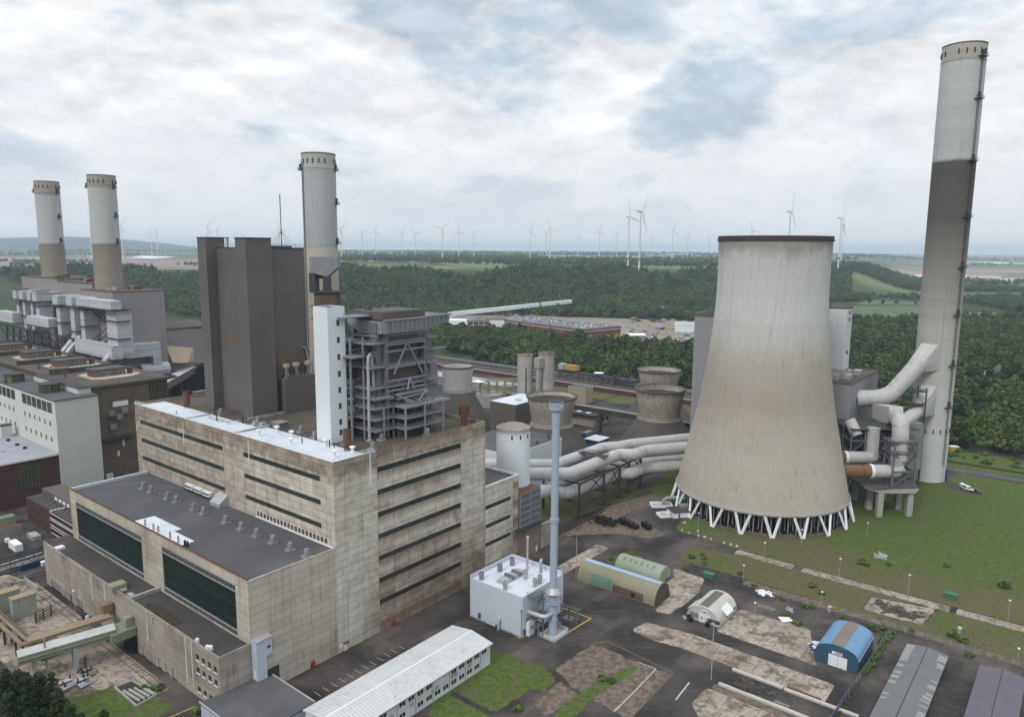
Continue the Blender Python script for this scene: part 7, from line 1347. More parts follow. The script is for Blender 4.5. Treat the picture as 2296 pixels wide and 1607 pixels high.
# yard at the lower left
tbr = thing('pipe_truss_bridge', 'dark green lattice truss bridge carrying pipes to the concrete hall', 'bridge', (-25, 118, 5)); mb = MB()
for v in (116.8, 119.6):
    for z in (5.4, 8.6): mb.beam((-24.5, v, z), (-110, v - 6, z), .3)
    for k in range(24): u = -24.5 - k * 3.5; vv = v - k * .245; mb.beam((u, vv, 5.4), (u, vv, 8.6), .16); mb.beam((u, vv, 5.4 if k % 2 else 8.6), (u - 3.5, vv - .245, 8.6 if k % 2 else 5.4), .14)
mb.build('truss', M('dark_green_steel', (.035, .05, .045)), tbr); mb = MB()
for v, z in ((117.4, 5.8), (118.6, 5.9), (118, 7.4)): mb.tube([(-24, v, z), (-110, v - 6, z)], .26, 8)
mb.build('carried_pipe', m_metal_lt, tbr); mb = MB(); 
for u in (-56, -90): mb.beam((u, 115.5, 0), (u, 115.5, 5.4), .5); mb.beam((u, 117.5, 0), (u, 117.5, 5.4), .5)
mb.build('leg', m_steel_dk, tbr); MB().tube([(-25, 118, 6.6), (-25.2, 120.5, 6.9), (-23, 122, 6.9)], .35, 10).build('white_pipe_end', m_white, tbr)
pb = thing('covered_pipe_bridge', 'green covered pipe bridge with pale top crossing the rails to the concrete hall', 'pipe bridge', (-48, 47, 0)); m_pg = M('faded_green_sheet', (.20, .225, .165), var=.18, streak=.3, scol=(.12, .11, .08))
mb = MB(); mb.prism([(-61, 48), (-39.4, 43.6), (-38.4, 47.6), (-60, 52)], 6.3, 8.4); mb.build('cover', m_pg, pb); MB().prism([(-61, 48), (-39.4, 43.6), (-38.4, 47.6), (-60, 52)], 8.42, 8.6).build('pale_top', M('pale_silver_sheet', (.44, .45, .43), var=.2, blotch=.3, bcol=(.27, .28, .24), bsc=.3), pb)
mb = MB(); mb.box(-41, -34.6, 42.6, 48.8, 5.2, 7.6); mb.build('cover', m_pg, pb); bx(-36.6, -34.6, 43.9, 46.2, 7.6, 10.2).build('cabin', m_olive, pb); bx(-37.6, -35., 55.8, 58.2, 7, 10.4).build('cabin', M('rusty_tan_sheet', (.21, .15, .09), var=.2), pb)
mb = MB(); mb.beam((-36.5, 54.5, 7.6), (-56, 57, 7.6), 3.2, .8); mb.build('brown_top', M('tan_sheet', (.26, .20, .135), var=.2, streak=.3), pb); mb = MB()
for u, v in ((-49, 45.6), (-57.6, 48.6)): mb.prism([(u - .4, v - .3), (u + .6, v - .5), (u + 1.6, v + 4.2), (u + .6, v + 4.4)], 0, 6.4)
mb.build('pier', m_conc_gr, pb); mb = MB(); mb.box(-35.8, -34.5, 43, 48.6, 0, 5.1); mb.build('dark_bay', m_black, pb); mb = MB(); mb.beam((-54.9, 48., 0), (-54.9, 48, 11), .4); mb.beam((-61.3, 47.9, 7.5), (-39.4, 43.4, 7.5), .2); mb.build('pole', m_olive, pb)
for i, (u, r, z) in enumerate(((-56.2, .6, 4.6), (-54.6, .55, 4.7), (-52.8, .4, 3.2))):
    o = thing('brown_pipe', ('left thick brown pipe running along the yard towards the pipe bridge', 'middle thick brown pipe running along the yard towards the pipe bridge', 'right thin brown pipe running along the yard towards the pipe bridge')[i], 'pipe', (u, 60, 0), 'brown yard pipes'); MB().tube([(u, 112, z), (u + .4, 62, z), (u + 2, 57 + i, z + 2)], r, 10).build('pipe_run', M('brown_pipe_sheet_' + 'abc'[i], (.20, .15, .105), var=.2), o); mb = MB()
    for k in range(5): mb.box(u - .2, u + .3, 66 + k * 9, 66.4 + k * 9, 0, z)
    mb.build('pipe_stand', m_steel_dk, o)
o = thing('pipe_stack', 'layered tan pipes and planks on a rack beside the pipe bridge', 'pipe rack', (-50, 58, 0)); mb = MB()
for k in range(6): mb.tube([(-47.4, 58 + k * .9, 2.2 + .5 * (k % 3)), (-53.6, 60.2 + k * .9, 2.2 + .5 * (k % 3))], .36, 8)
mb.build('pipe', M('tan_pipe', (.25, .19, .14), var=.2), o); mb = MB(); mb.box(-53, -48, 58, 63, .2, 1.8); mb.build('rack', m_steel_dk, o)
for (u0_, u1_, v0_, v1_, h, l) in ((-50, -43.4, 88.6, 91.6, 5.8, 'narrow greenish concrete shed with tan roof by the rails, nearer one'), (-52.5, -45.5, 95.6, 99, 5.8, 'narrow greenish concrete shed with tan roof by the rails, farther one')):
    o = thing('yard_shed', l, 'shed', (u0_, v0_, 0), 'narrow yard sheds'); bx(u0_ + .2, u1_ - .2, v0_ + .2, v1_ - .2, 0, h).build('wall', M('mossy_concrete_%d' % len(l), (.30, .31, .27), streak=.4, var=.15), o); bx(u0_, u1_, v0_, v1_, h, h + .6).build('roof', M('tan_roof_%d' % len(l), (.30, .25, .16)), o)
o = thing('valve_rack', 'rusty rack of small pipes and valves between concrete slabs', 'pipe rack', (-44, 82, 0)); mb = MB()
for k in range(3):
    u = -46.4 + k * 2.3; mb.beam((u, 81.5 + k * .8, 0), (u, 81.5 + k * .8, 3.6), .28)
for z in (.9, 1.7, 2.4): mb.beam((-46.8, 81.2, z), (-41.2, 83.4, z), .2); mb.beam((-46.4, 83, z), (-41, 85, z), .16)
mb.build('rack', m_steel_dk, o); MB().tube([(-46.6, 82, 1.2), (-41.3, 84.2, 1.2)], .22, 8).build('pipe', m_metal_lt, o)
for (u, v, l, seed) in ((-47.5, 43, 'greenish valve manifold with a black post in a pit below the pipe bridge', 3), (-52.8, 41.6, 'pale pipe manifold half hidden by the pines', 4), (-49.6, 39.4, 'row of pale parallel pipes beside the manifold', 5)):
    o = thing('pipe_manifold', l, 'pipes', (u, v, 0), 'pipe manifolds in the yard'); r = random.Random(seed); mb = MB()
    for k in range(7): w_ = .8 + k * .38; mb.tube([(u - 1.9, v - w_, .5), (u + 1.4, v - w_ * .8, .5 + .2 * (k % 2)), (u + 1.6, v + w_ * .4, .5), (u - 1.5, v + w_ * .7, .45)], .11 + .03 * (k % 3), 7)
    mb.build('pipe', m_olive if seed == 3 else m_metal_lt, o); mb = MB()
    for k in range(6): mb.cyl((u + r.uniform(-1.5, 1.5), v + r.uniform(-2, 2)), .22, .3, r.uniform(.9, 1.7), 8)
    if seed == 3: mb.cyl((u + .6, v + 2.2), .25, 0, 3.6, 8)
    mb.build('valve', m_steel_dk, o)
for k, (u, l) in enumerate(((-39.2, 'rusty rail of the yard track, farther from the hall'), (-37.5, 'rusty rail of the yard track, nearer the hall'))): tag(bx(u - .08, u + .08, 19.6, 112, .0, .14).build('rail', m_rail, base=(u, 60, 0)), l, 'rail', 'yard track rails')
o = thing('sunken_pit', 'rectangular pit with concrete beams and rubble in the lawn', 'pit', (-43, 25, 0)); mb = MB()
for a, b in (((-45.8, 30.6), (-41.7, 30)), ((-41.7, 30), (-40.6, 19.4)), ((-40.6, 19.4), (-45.8, 18.6)), ((-45.8, 18.6), (-45.8, 30.6))): mb.beam((*a, .25), (*b, .25), .35, .5)
mb.build('rim', m_conc_gr, o); mb = MB(); mb.prism([(-45.6, 30.4), (-41.8, 29.9), (-40.8, 19.5), (-45.6, 18.8)], .03, .06); mb.build('pit_floor', M('dark_pit_soil', (.045, .036, .03), var=.5, sc=1), o); mb = MB()
for k in range(4): mb.beam((-45.3 + k * 1.15, 27 - k * .5, .5), (-44.6 + k * 1.15, 19.6, .5), .5, .5)
mb.build('concrete_beam', m_conc_gr, o)
def container(label, u0_, u1_, v0_, v1_, h, mt_, name='container', top=None):
    o = thing(name, label, 'container', (u0_, v0_, 0), 'containers in the yard'); bx(u0_, u1_, v0_, v1_, .1, h).build('body', mt_, o)
    mb = MB()
    for k in range(int((v1_ - v0_) / .6)): mb.box(u0_ - .05, u0_, v0_ + .15 + k * .6, v0_ + .35 + k * .6, .25, h - .2)
    mb.build('wall_rib', mt_, o); (bx(u0_ + .1, u1_ - .1, v0_ + .1, v1_ - .1, h, h + .08)).build('top', top or mt_, o); return o
container('white steel container standing beyond the truss bridge', -32.2, -29.7, 144.1, 151.3, 2.6, m_white); container('open grey skip full of rubble beside the brick office', -24.4, -21.6, 150.6, 156.8, 1.7, m_metal_lt, 'skip', m_conc_gr); container('long grey open skip at the yard edge before the green shed', -31, -23, 166.4, 169.2, 2.3, m_steel_lt, 'skip', m_rust); container('blue open skip with pale marks beneath the truss bridge', -36.8, -31, 124.6, 128.8, 1.9, M('deep_blue_paint', (.02, .04, .14)), 'skip', m_steel); container('small white box by the white container', -31.4, -30, 156.6, 158.1, 1.3, m_white); container('small white box beside the blue skip', -30.6, -29.2, 123.4, 125.2, 1.5, m_white)
container('green flat roofed shelter before the brick hall', -30, -22, 176, 180, 3.4, m_olive, 'shelter', m_pg)
lamp(-37.4, 77, 8, 'lamp post before the low concrete range in the left yard', group='lamps left yard'); o = tag(bx(-36.4, -35.6, 71.6, 72.4, 0, 1.5).build('white_tank', m_white, base=(-36, 72, 0)), 'small white tank by the wall of the low range', 'tank')
wallpiece('pale kerb wall at the corner of the low concrete range', -38.6, -38.2, 104, 116, 1.6, m_conc_gr)
for k, (u, v) in enumerate(((-43, 112), (-47.5, 108), (-52, 104))): MB_ = MB().cyl((u, v), .25, 0, 2.2, 8); tag(MB_.build('bollard', m_steel_dk, base=(u, v, 0)), ('dark bollard at the yard edge, nearest the hall', 'dark bollard at the yard edge, in the middle', 'dark bollard at the yard edge, farthest left')[k], 'bollard', 'yard bollards')
# pines at the lower left corner
PINE = []
for i in range(3):
    r = np.random.default_rng(90 + i); bl = []
    for k in range(13): h = 3.2 + k * .72; a = k * 2.4; q = (1 - (h - 3) / 11) * 2.5; bl.append((q * math.cos(a) * .8, q * math.sin(a) * .8, h, .95 + .75 * (1 - (h - 3) / 10)))
    bl.append((0, 0, 12.3, .8)); PINE.append(crown_mesh('pine_crown', 95 + i, bl, 900, .30, m_pine, .7))
for i, (u, v, s) in enumerate(((-66.7, 37.5, 1.02), (-65.2, 34.2, 1.08), (-61.9, 31.2, 1.0), (-64.9, 28.5, 1.05), (-62, 25.2, .96), (-61.6, 20.4, .92), (-61, 15.6, .86), (-60.8, 11.2, .82), (-69, 30, 1.1), (-67.6, 22.8, 1.05), (-65.8, 16.8, .95), (-58, 5.4, .80), (-64.6, 11, .9), (-59.5, 30.8, .84), (-63.4, 35.8, .8), (-70, 24, 1.1), (-68.6, 16, 1.0), (-71.5, 34, 1.1))):
    x, y = W(u, v); tree('pine_tree', x, y, 0, 0, s, 'dark pine tree in the clump at the lower left corner', 'tree', 'pines at the lower left corner', PINE[i % 3], TRUNK[0])
# ---------------------------------------------------------------- railway, works yard, farm, wind turbines
rw = thing('retaining_wall', 'long dark red sheet pile wall along the railway', 'wall', (366, 150, 0)); mb = MB(); mb.box(365.5, 366.5, 30, 420, 0, 3.6); mb.build('wall_sheets', m_redwall, rw); bx(365.2, 366.9, 30, 420, 3.6, 3.9).build('coping', m_conc_gr, rw)
tag(bx(366.6, 404, -40, 440, 2.6, 3.5).build('railway_bed', m_track, base=(380, 150, 0)), kind='structure')
for i, u in enumerate((369, 370.5, 373, 374.5, 377, 378.5)): tag(bx(u - .12, u + .12, -38, 438, 3.5, 3.75).build('railway_rail', m_rail, base=(u, 150, 3)), 'rusty rail of the railway tracks above the red retaining wall', 'rail', 'railway rails')
bc = thing('belt_conveyor', 'long low dark belt conveyor on short legs along the edge of the wood', 'conveyor', (388, 200, 3)); mb = MB(); mb.box(386, 389.4, 60, 440, 5.3, 6.2); mb.build('belt_deck', m_steel, bc); mb = MB()
for k in range(64): mb.box(386.2, 386.7, 62 + k * 5.9, 62.5 + k * 5.9, 3.5, 5.3)
mb.build('leg', m_steel_dk, bc); mb = MB(); mb.rail([(386, 60, 6.2), (386, 440, 6.2)], 1.1, 4, .12, 1); mb.build('rail', m_steel_lt, bc)
rc = thing('coal_reclaimer', 'dark bucket wheel machine with yellow cabin on the railway', 'machine', (384, 160, 3)); mb = MB(); mb.beam((384, 200, 9), (384, 128, 8), 3, 2.2); mb.beam((380, 141, 3.5), (380, 141, 12), 2.5); mb.beam((376, 152, 3.5), (378, 148, 9), .9); mb.beam((388, 152, 3.5), (386, 148, 9), .9)
for k in range(14): mb.beam((382, 198 - k * 5, 6 + (k % 2)), (386, 194 - k * 5, 9 + 2 * (k % 2)), .6)
mb.beam((386, 134, 8), (386, 128, 21), 1.6); mb.box(382, 390, 124, 140, 4, 9); mb.box(378, 384, 112, 124, 4, 7); mb.build('machine_frame', m_steel_dk, rc); bx(381, 386, 178, 190, 11, 15).build('yellow_cabin', M('machine_yellow', (.38, .24, .06)), rc); bx(381, 386, 191, 196, 11, 15.4).build('grey_cabin', m_metal_lt, rc); MB().lathe((384, 158, 11), [(4, 0), (4.2, .4), (.02, .6)], 18).build('white_disc', m_white, rc)
cb = thing('conveyor_bridge', 'dark roofed conveyor bridge crossing behind the small cooling towers', 'conveyor', (257, 60, 11)); mb = MB(); mb.box(255.6, 259, -40, 150, 11.6, 14.6); mb.build('bridge_wall', M('dark_corrugated_wall', (.055, .052, .05), corr=(1.4, .4, 'y'), var=.25), cb); bx(255.2, 259.4, -40, 150, 14.6, 15).build('bridge_roof', M('patchy_bridge_roof', (.20, .19, .18), var=.4, sc=.8, blotch=.6, bcol=(.05, .045, .04), bsc=.5), cb)
for v in (77.2, 112, 5): bx(256.2, 258.4, v - .7, v + .7, 0, 11.6).build('leg', m_steel_dk, cb)
lo2 = thing('low_control_building', 'low flat roofed concrete building below the conveyor bridge', 'building', (264, 88, 0)); mb = MB(); mb.box(264, 284, 86, 106, 0, 6.6); mb.build('wall', m_panel_dim, lo2); bx(263, 285, 85, 107, 6.6, 7.4).build('roof', m_roof_dark, lo2); bx(268, 271, 92, 95, 7.4, 7.7).build('roof_light', m_white, lo2); bx(268, 271, 99, 102, 7.4, 7.7).build('roof_light', m_white, lo2)
mb = MB(); [mb.box(268 + k * 5, 271 + k * 5, 85.9, 86.0, 2.5, 4.6) for k in range(3)]; mb.build('window', m_glass, lo2)
tt = thing('tan_block', 'small tan concrete tower block with parapet beside the railway', 'building', (320, 129, 0)); mb = MB(); mb.box(320, 330, 129, 144, 0, 11.6); mb.build('wall', M('tan_render', (.34, .28, .21), streak=.4, var=.15), tt); bx(320.4, 329.6, 129.4, 143.6, 11.2, 11.7).build('roof', m_roof_grey, tt); bx(314, 320, 140, 147, 0, 7).build('lean_to', m_panel_dim, tt)
bhut = thing('blue_hut', 'blue hut with a bright white flat roof between the small cooling towers', 'hut', (228, 60, 0)); bx(228, 239, 60, 69, 0, 2.9).build('wall', m_blue, bhut); bx(227.6, 239.4, 59.6, 69.4, 2.9, 3.2).build('roof', m_white, bhut); o = thing('grey_hut', 'grey hut with blue end beside the white roofed blue hut', 'hut', (240, 75, 0)); bx(240, 248, 76, 80, 0, 2.6).build('wall', m_clad_grey, o); bx(239, 240, 76, 79, 0, 2.8).build('blue_end', m_blue, o)
tkn = thing('round_tank', 'round grey tank with an open pipe frame on it, left of the twin silos', 'tank', (271, 178, 0)); MB().lathe((271, 178, 0), [(9.5, 0), (9.5, 9), (.02, 9.4)], 32).build('shell', m_conc_gr, tkn); mb = MB()
for k in range(6): u = 262 + k * 5.5; v = 178 - k * 3; mb.beam((u, v, 3), (u, v, 18), .6); mb.beam((u, v + 9, 3), (u, v + 9, 18), .6); mb.beam((u, v, 18), (u, v + 9, 18), .5); mb.beam((u, v, 13), (u, v + 9, 13), .4)
for z in (10, 13, 18): mb.beam((262, 178, z), (289.5, 163, z), .5); mb.beam((262, 187, z), (289.5, 172, z), .5)
mb.build('pipe_frame', m_olive, tkn); bx(258, 265, 176, 184, 18.2, 18.6).build('white_roof', m_white, tkn)
o = thing('long_low_hall', 'long low pale roofed hall before the red retaining wall', 'hall', (306, 190, 0)); bx(306, 322, 190, 300, 0, 6.4).build('wall', m_panel_dim, o); bx(305.5, 322.5, 189.5, 300.5, 6.4, 7).build('roof', m_conc_gr, o)
# works yard beyond the near wood (world coordinates)
yard = MB().prism([(-150, 1215), (-140, 1000), (-60, 945), (20, 945), (70, 870), (120, 838), (205, 805), (340, 880), (345, 1120), (270, 1155), (20, 1225)], -1.2, .1).build('works_yard', M('pale_yard_ground', (.235, .205, .18), var=.35, sc=.03, fine=.2, blotch=.75, bcol=(.10, .09, .08), bsc=.035), frame='X', base=(100, 1000, 0)); tag(yard, kind='structure')
def at2(px, py, z=0.): return at(px, py, z)
wh = thing('brick_warehouse', 'huge low red brick warehouse with ribbed grey roof among the trees', 'warehouse', (30, 960, 0), None, 'X')
A_ = at(1131.5, 735.5, 1.); B_ = at(1308, 762); C_ = at(1391, 753); D_ = A_ + (C_ - B_); P = [(p.x, p.y) for p in (A_, B_, C_, D_)]
mb = MB(); mb.prism(P, 0, 9.2); mb.build('wall', M('red_brick_wall', (.17, .065, .055), var=.15, grid=(20., 30., (.6, .55, .5), .4, .05)), wh)
ctr = Vector((sum(p[0] for p in P) / 4, sum(p[1] for p in P) / 4)); E_ = [tuple(ctr + (Vector(p) - ctr) * 1.012) for p in P]; MB().prism(E_, 9.2, 10.6).build('eaves', M('pale_fascia', (.36, .33, .31), var=.15), wh); MB().prism(E_, 10.6, 12.6).build('parapet', M('brown_parapet', (.12, .075, .065)), wh); MB().prism([tuple(ctr + (Vector(p) - ctr) * .97) for p in P], 12.6, 13.).build('roof', M('ribbed_warehouse_roof', (.17, .17, .18), corr=(9., .4, 'xy'), var=.25, sc=.1), wh)
for k in range(40): u, v = random.uniform(.05, .95), random.uniform(.05, .95); p = A_.lerp(B_, u) + (C_ - B_) * v; bx(p.x - 1, p.x + 1, p.y - 1, p.y + 1, 13, 14.1).build('roof_vent', m_white if k % 2 else m_steel_dk, wh)
L0 = at(1158, 738); L1 = at(1368, 772)
lw = thing('brick_lean_to', 'low brick range with grey saw roof in front of the red warehouse', 'building', (L0.x, L0.y, 0), None, 'X'); dv = Vector((14, 10, 0)); mb = MB(); mb.prism([(L0.x, L0.y), (L1.x, L1.y), (L1.x + dv.x, L1.y + dv.y), (L0.x + dv.x, L0.y + dv.y)], 0, 4.2); mb.build('wall', m_brick, lw); mb = MB()
for k in range(34): p = L0.lerp(L1, (k + .5) / 34); mb.beam((p.x, p.y, 4.8), (p.x + dv.x, p.y + dv.y, 4.8), 2.6, 1.)
mb.build('saw_roof', m_steel_lt, lw)
def fbox(name, label, cat, px, py, w_, d_, h, mt_, roof=None, yaw=.0, group=None):
    p = at(px, py); z = float(hgt(p.x, p.y)); o = thing(name, label, cat, (p.x, p.y, max(0, z)), group, 'X'); o.rotation_euler.z = yaw; b = (p.x, p.y, max(0, z)); MB().box(p.x - w_ / 2, p.x + w_ / 2, p.y, p.y + d_, b[2] - 1, b[2] + h).build('wall', mt_, o)
    e = .5; MB().slabx([(p.y - e, b[2] + h), (p.y + d_ / 2, b[2] + h + (d_ * .12)), (p.y + d_ + e, b[2] + h), ], p.x - w_ / 2 - e, p.x + w_ / 2 + e).build('roof', roof or m_roof_grey, o); return o
fbox('white_hall', 'long white hall at the right end of the works yard', 'hall', 1565, 746, 62, 34, 9, m_white_wall, m_metal_lt, -.25); fbox('small_grey_hall', 'small grey hall with white roof beside the parked vans', 'hall', 1428, 763, 22, 16, 6, m_clad_grey, m_white, .1); fbox('white_shed', 'white roofed shed at the left of the works yard', 'shed', 1033, 728, 36, 16, 6, m_white_wall, m_white, -.2)
o = fbox('framed_brick_block', 'brick block with a white concrete frame left of the red warehouse', 'building', 1073, 740, 30, 16, 12, m_brick, m_roof_grey, .1); b = BASE[o]; mb = MB()
for k in range(5): mb.box(b[0] - 15.1 + k * 7.4, b[0] - 14.5 + k * 7.4, b[1] - .3, b[1], b[2], b[2] + 12)
for z in (3, 7.5, 12): mb.box(b[0] - 15, b[0] + 15, b[1] - .3, b[1], b[2] + z - .4, b[2] + z)
mb.build('white_frame', m_white, o); fbox('pale_hall', 'pale hall behind the framed brick block', 'hall', 1113, 731, 30, 14, 9, m_white_wall, m_roof_grey, 0.)
cg = thing('white_conveyor_gallery', 'very long white conveyor gallery rising on thin legs above the works yard', 'conveyor', (-97, 1135, 0), None, 'X'); a = at(1005, 709, 6.); e = at(1280, 682, 14.); mb = MB(); mb.beam((a.x, a.y, 9), (e.x, e.y, 19), 6, 6.2); mb.build('gallery', m_white_wall, cg); mb = MB()
for k in range(1, 9): p = Vector((a.x, a.y, 6)).lerp(Vector((e.x, e.y, 16)), k / 8.6); MB().beam((p.x - 3, p.y, 0), (p.x - 1.2, p.y, p.z), .8).beam((p.x + 3, p.y, 0), (p.x + 1.2, p.y, p.z), .8).build('leg', m_conc_gr, cg)
pr = bx(-150, -95, 1010, 1022, 11, 12).build('pipe_rack', m_steel, frame='X', base=(-120, 1015, 0)); tag(pr, 'raised dark pipe rack left of the works yard', 'pipe rack')
rr = random.Random(21); m_wag = [M('wagon_grey', (.12, .11, .11), var=.3), M('wagon_pale', (.36, .35, .34), var=.2), M('wagon_brown', (.11, .07, .055), var=.3)]
for k in range(26):
    p = at(1245, 692).lerp(at(1640, 700), k / 26); q = at(1245 + 16, 692).lerp(at(1640 + 16, 700), k / 26); o = MB(); d_ = (q - p).normalized(); o.beam(p + Vector((0, 0, 2.4)), p + d_ * 12.5 + Vector((0, 0, 2.4)), 2.9, 2.6); o.beam(p + Vector((0, 0, .7)), p + d_ * 12 + Vector((0, 0, .7)), 1.8, .9); o = o.build('goods_wagon', m_wag[rr.randrange(3)], frame='X', base=(p.x, p.y, 0)); tag(o, 'goods wagon in the long train standing before the far wood', 'wagon', 'goods train beyond the works yard')
mats_ = [m_steel, m_rust, m_conc_gr, m_steel_dk, m_blue, m_yellow]
for k in range(230):
    px = rr.uniform(1120, 1560); py = rr.uniform(697, 724) if k < 190 else rr.uniform(728, 762)
    if k >= 190: px = rr.uniform(1400, 1560)
    if px < 1400 and py > 712: py = 698 + (py - 698) * .4
    p = at(px, py); s = rr.uniform(1.5, 5); mb = MB(); mb.beam((p.x - s, p.y, s * .22), (p.x + s, p.y + rr.uniform(-3, 3), s * .22), rr.uniform(1.5, 3), s * .44); mb.beam((p.x - s * .6, p.y, s * .5), (p.x + s * .2, p.y + 1, s * .55), 1.4, s * .3); tag(mb.build('scrap_pile', mats_[min(5, int(rr.random() ** 1.7 * 6))], frame='X', base=(p.x, p.y, 0)), 'low pile of scrap or machine parts in the works yard', 'scrap', 'scrap piles in the works yard')
for k in range(3):
    p = at((1180, 1475, 1500)[k], (702, 712, 700)[k]); o = thing('gantry_crane', ('pale blue gantry crane behind the red warehouse', 'blue grey gantry crane at the right of the works yard', 'low blue gantry crane by the goods train')[k], 'crane', (p.x, p.y, 0), None, 'X'); mb = MB(); mb.beam((p.x - 18, p.y, 9), (p.x + 18, p.y + 8, 9), 2, 1.6); [mb.beam((p.x + s, p.y + s * .2 + 4, 0), (p.x + s * .9, p.y + s * .2 + 4, 9), .8) for s in (-15, 15)]; mb.build('crane_frame', m_bluegrey, o)
m_car = [M('white_car_paint', (.6, .6, .6)), M('silver_car_paint', (.3, .3, .31)), M('black_car_paint', (.03, .03, .035)), M('blue_car_paint', (.04, .07, .2))]
for k in range(24):
    p = at(1395 + rr.uniform(-2, 150), rr.uniform(757, 772)); mb = MB(); mb.slabx([(p.y - 2.2, .4), (p.y + 2.2, .4), (p.y + 2.2, 1), (p.y + 1.3, 1.5), (p.y - 1.4, 1.5), (p.y - 2.2, .95)], p.x - .9, p.x + .9); tag(mb.build('parked_car', m_car[rr.randrange(4) if k % 2 else 0], frame='X', base=(p.x, p.y, 0)), 'parked car or van on the pale lot beside the red warehouse', 'car', 'vehicles parked by the warehouse')
for k in range(5): p = at(1340 + k * 13, 757 - (k % 2) * 3); tag(bx(p.x - 4, p.x + 4, p.y, p.y + 3, 0, 3).prism([(p.x - 1, p.y - 4), (p.x + 1, p.y - 4), (p.x + 1, p.y), (p.x - 1, p.y)], .5, 2.2).build('yellow_machine', M('plant_yellow_%s' % 'abcde'[k], (.42, .27, .05)), frame='X', base=(p.x, p.y, 0)), 'yellow construction machine parked at the corner of the red warehouse', 'machine', 'yellow machines by the warehouse')
# fields and farm on the right
def sheet(name, pts, mat, off=.6, n=24):
    A, B, C, D = [Vector(p) for p in pts]; V_ = []; Fc = []
    for i in range(n + 1):
        for j in range(n + 1):
            p = A.lerp(B, j / n).lerp(D.lerp(C, j / n), i / n); V_.append((p.x, p.y, float(hgt(p.x, p.y)) - 1 + off))
    Fc = [(i * (n + 1) + j, i * (n + 1) + j + 1, (i + 1) * (n + 1) + j + 1, (i + 1) * (n + 1) + j) for i in range(n) for j in range(n)]
    o = MB().add(V_, Fc).build(name, mat, frame='X', base=(A.x, A.y, 0), smooth=True); return tag(o, kind='structure')
m_fg = M('green_crop', (.082, .118, .052), var=.1, sc=.01, fine=.05); m_fy = M('ripe_strip', (.27, .245, .13), var=.12, sc=.01); m_fp = M('pale_meadow', (.115, .15, .062), var=.15, sc=.01); m_tram = M('tram_lines', (.03, .045, .02))
sheet('crop_field', [(480, 1030), (655, 1140), (905, 1515), (700, 1500)], m_fg); sheet('crop_field', [(720, 1530), (905, 1545), (980, 1640), (820, 1690)], m_fg)
for k in range(5): p = Vector((540 + k * 42, 1075 + k * 24)); q = p + Vector((115, 330)); [sheet('tram_line', [p + Vector((s, 0)), p + Vector((s + 1.2, 0)), q + Vector((s + 1.2, 0)), q + Vector((s, 0))], m_tram, .75, 4) for s in (0, 5)]
sheet('meadow', [(820, 1740), (1240, 1880), (1500, 1800), (1250, 1960)], m_fp); sheet('meadow', [(690, 1085), (820, 1100), (800, 1150), (700, 1130)], m_fy); sheet('meadow', [(770, 1290), (900, 1310), (880, 1370), (770, 1340)], m_fp)
sheet('ripe_field', [(-700, 2750), (680, 2850), (800, 3060), (-720, 2950)], m_fy, 1.5); sheet('plateau_meadow', [(-120, 1900), (640, 1960), (900, 2700), (-300, 2680)], m_fp, 1.3); sheet('plateau_meadow', [(-900, 3050), (1500, 3150), (1700, 3500), (-1000, 3400)], M('grey_green_field', (.10, .125, .07), var=.1, sc=.005), 1.5)
sheet('ripe_field', [(1060, 2170), (1330, 2400), (1420, 2520), (1080, 2330)], m_fp, 1.2)
sheet('solar_field', [(60, 5200), (330, 5250), (420, 5700), (40, 5600)], M('bright_glasshouses', (.7, .7, .72)), 3)
for k in range(20):
    x = -150 + k * 42 + rr.uniform(-10, 10); y = 2430 + rr.uniform(-25, 25); tree('field_tree', x, y, float(hgt(x, y)) - 1.2, k % 4, rr.uniform(.8, 1.25), 'round tree in the spaced row across the plateau meadow', 'tree', 'row of trees across the plateau meadow')
for k, (x, y) in enumerate(((775, 1530), (800, 1525), (740, 1515), (845, 1535), (600, 1120), (640, 1150), (560, 1105), (680, 1170))): tree('field_tree', x, y, -1, k % 4, rr.uniform(.9, 1.4), 'single round tree at the edge of the green crop field', 'tree', 'trees around the green crop field')
fbox('red_barn', 'red brick barn with grey roof at the right edge beyond the chimney', 'barn', 2270, 707 + 6, 34, 14, 7, M('barn_brick', (.17, .05, .05)), m_roof_grey, -.1); fbox('farm_shed', 'white roofed farm shed right of the tall chimney, nearer the trees', 'shed', 2150, 722, 24, 12, 4, m_oldw, m_white, .1); fbox('farm_shed', 'small greenish shed left of the red barn', 'shed', 2208, 712, 20, 10, 4, m_pg, m_metal_lt, 0.); fbox('white_long_house', 'long white roofed house in the clearing behind the pale ducts', 'house', 1953, 818 + 9, 20, 9, 4.5, m_white_wall, m_white, .05); fbox('grey_long_house', 'long grey house beside the white roofed one behind the pale ducts', 'house', 2004, 826, 12, 8, 4, m_panel_dim, m_roof_grey, 0.); fbox('red_roof_house', 'little house with red roof in the clearing by the white marquee', 'house', 2172, 840, 7, 6, 2.6, m_white_wall, M('red_tiles', (.25, .06, .045)), .2); fbox('red_roof_house', 'red roofed hut right beside the tall chimney shaft', 'house', 2147, 847, 6, 5, 2.6, m_oldw, m_red, 0.)
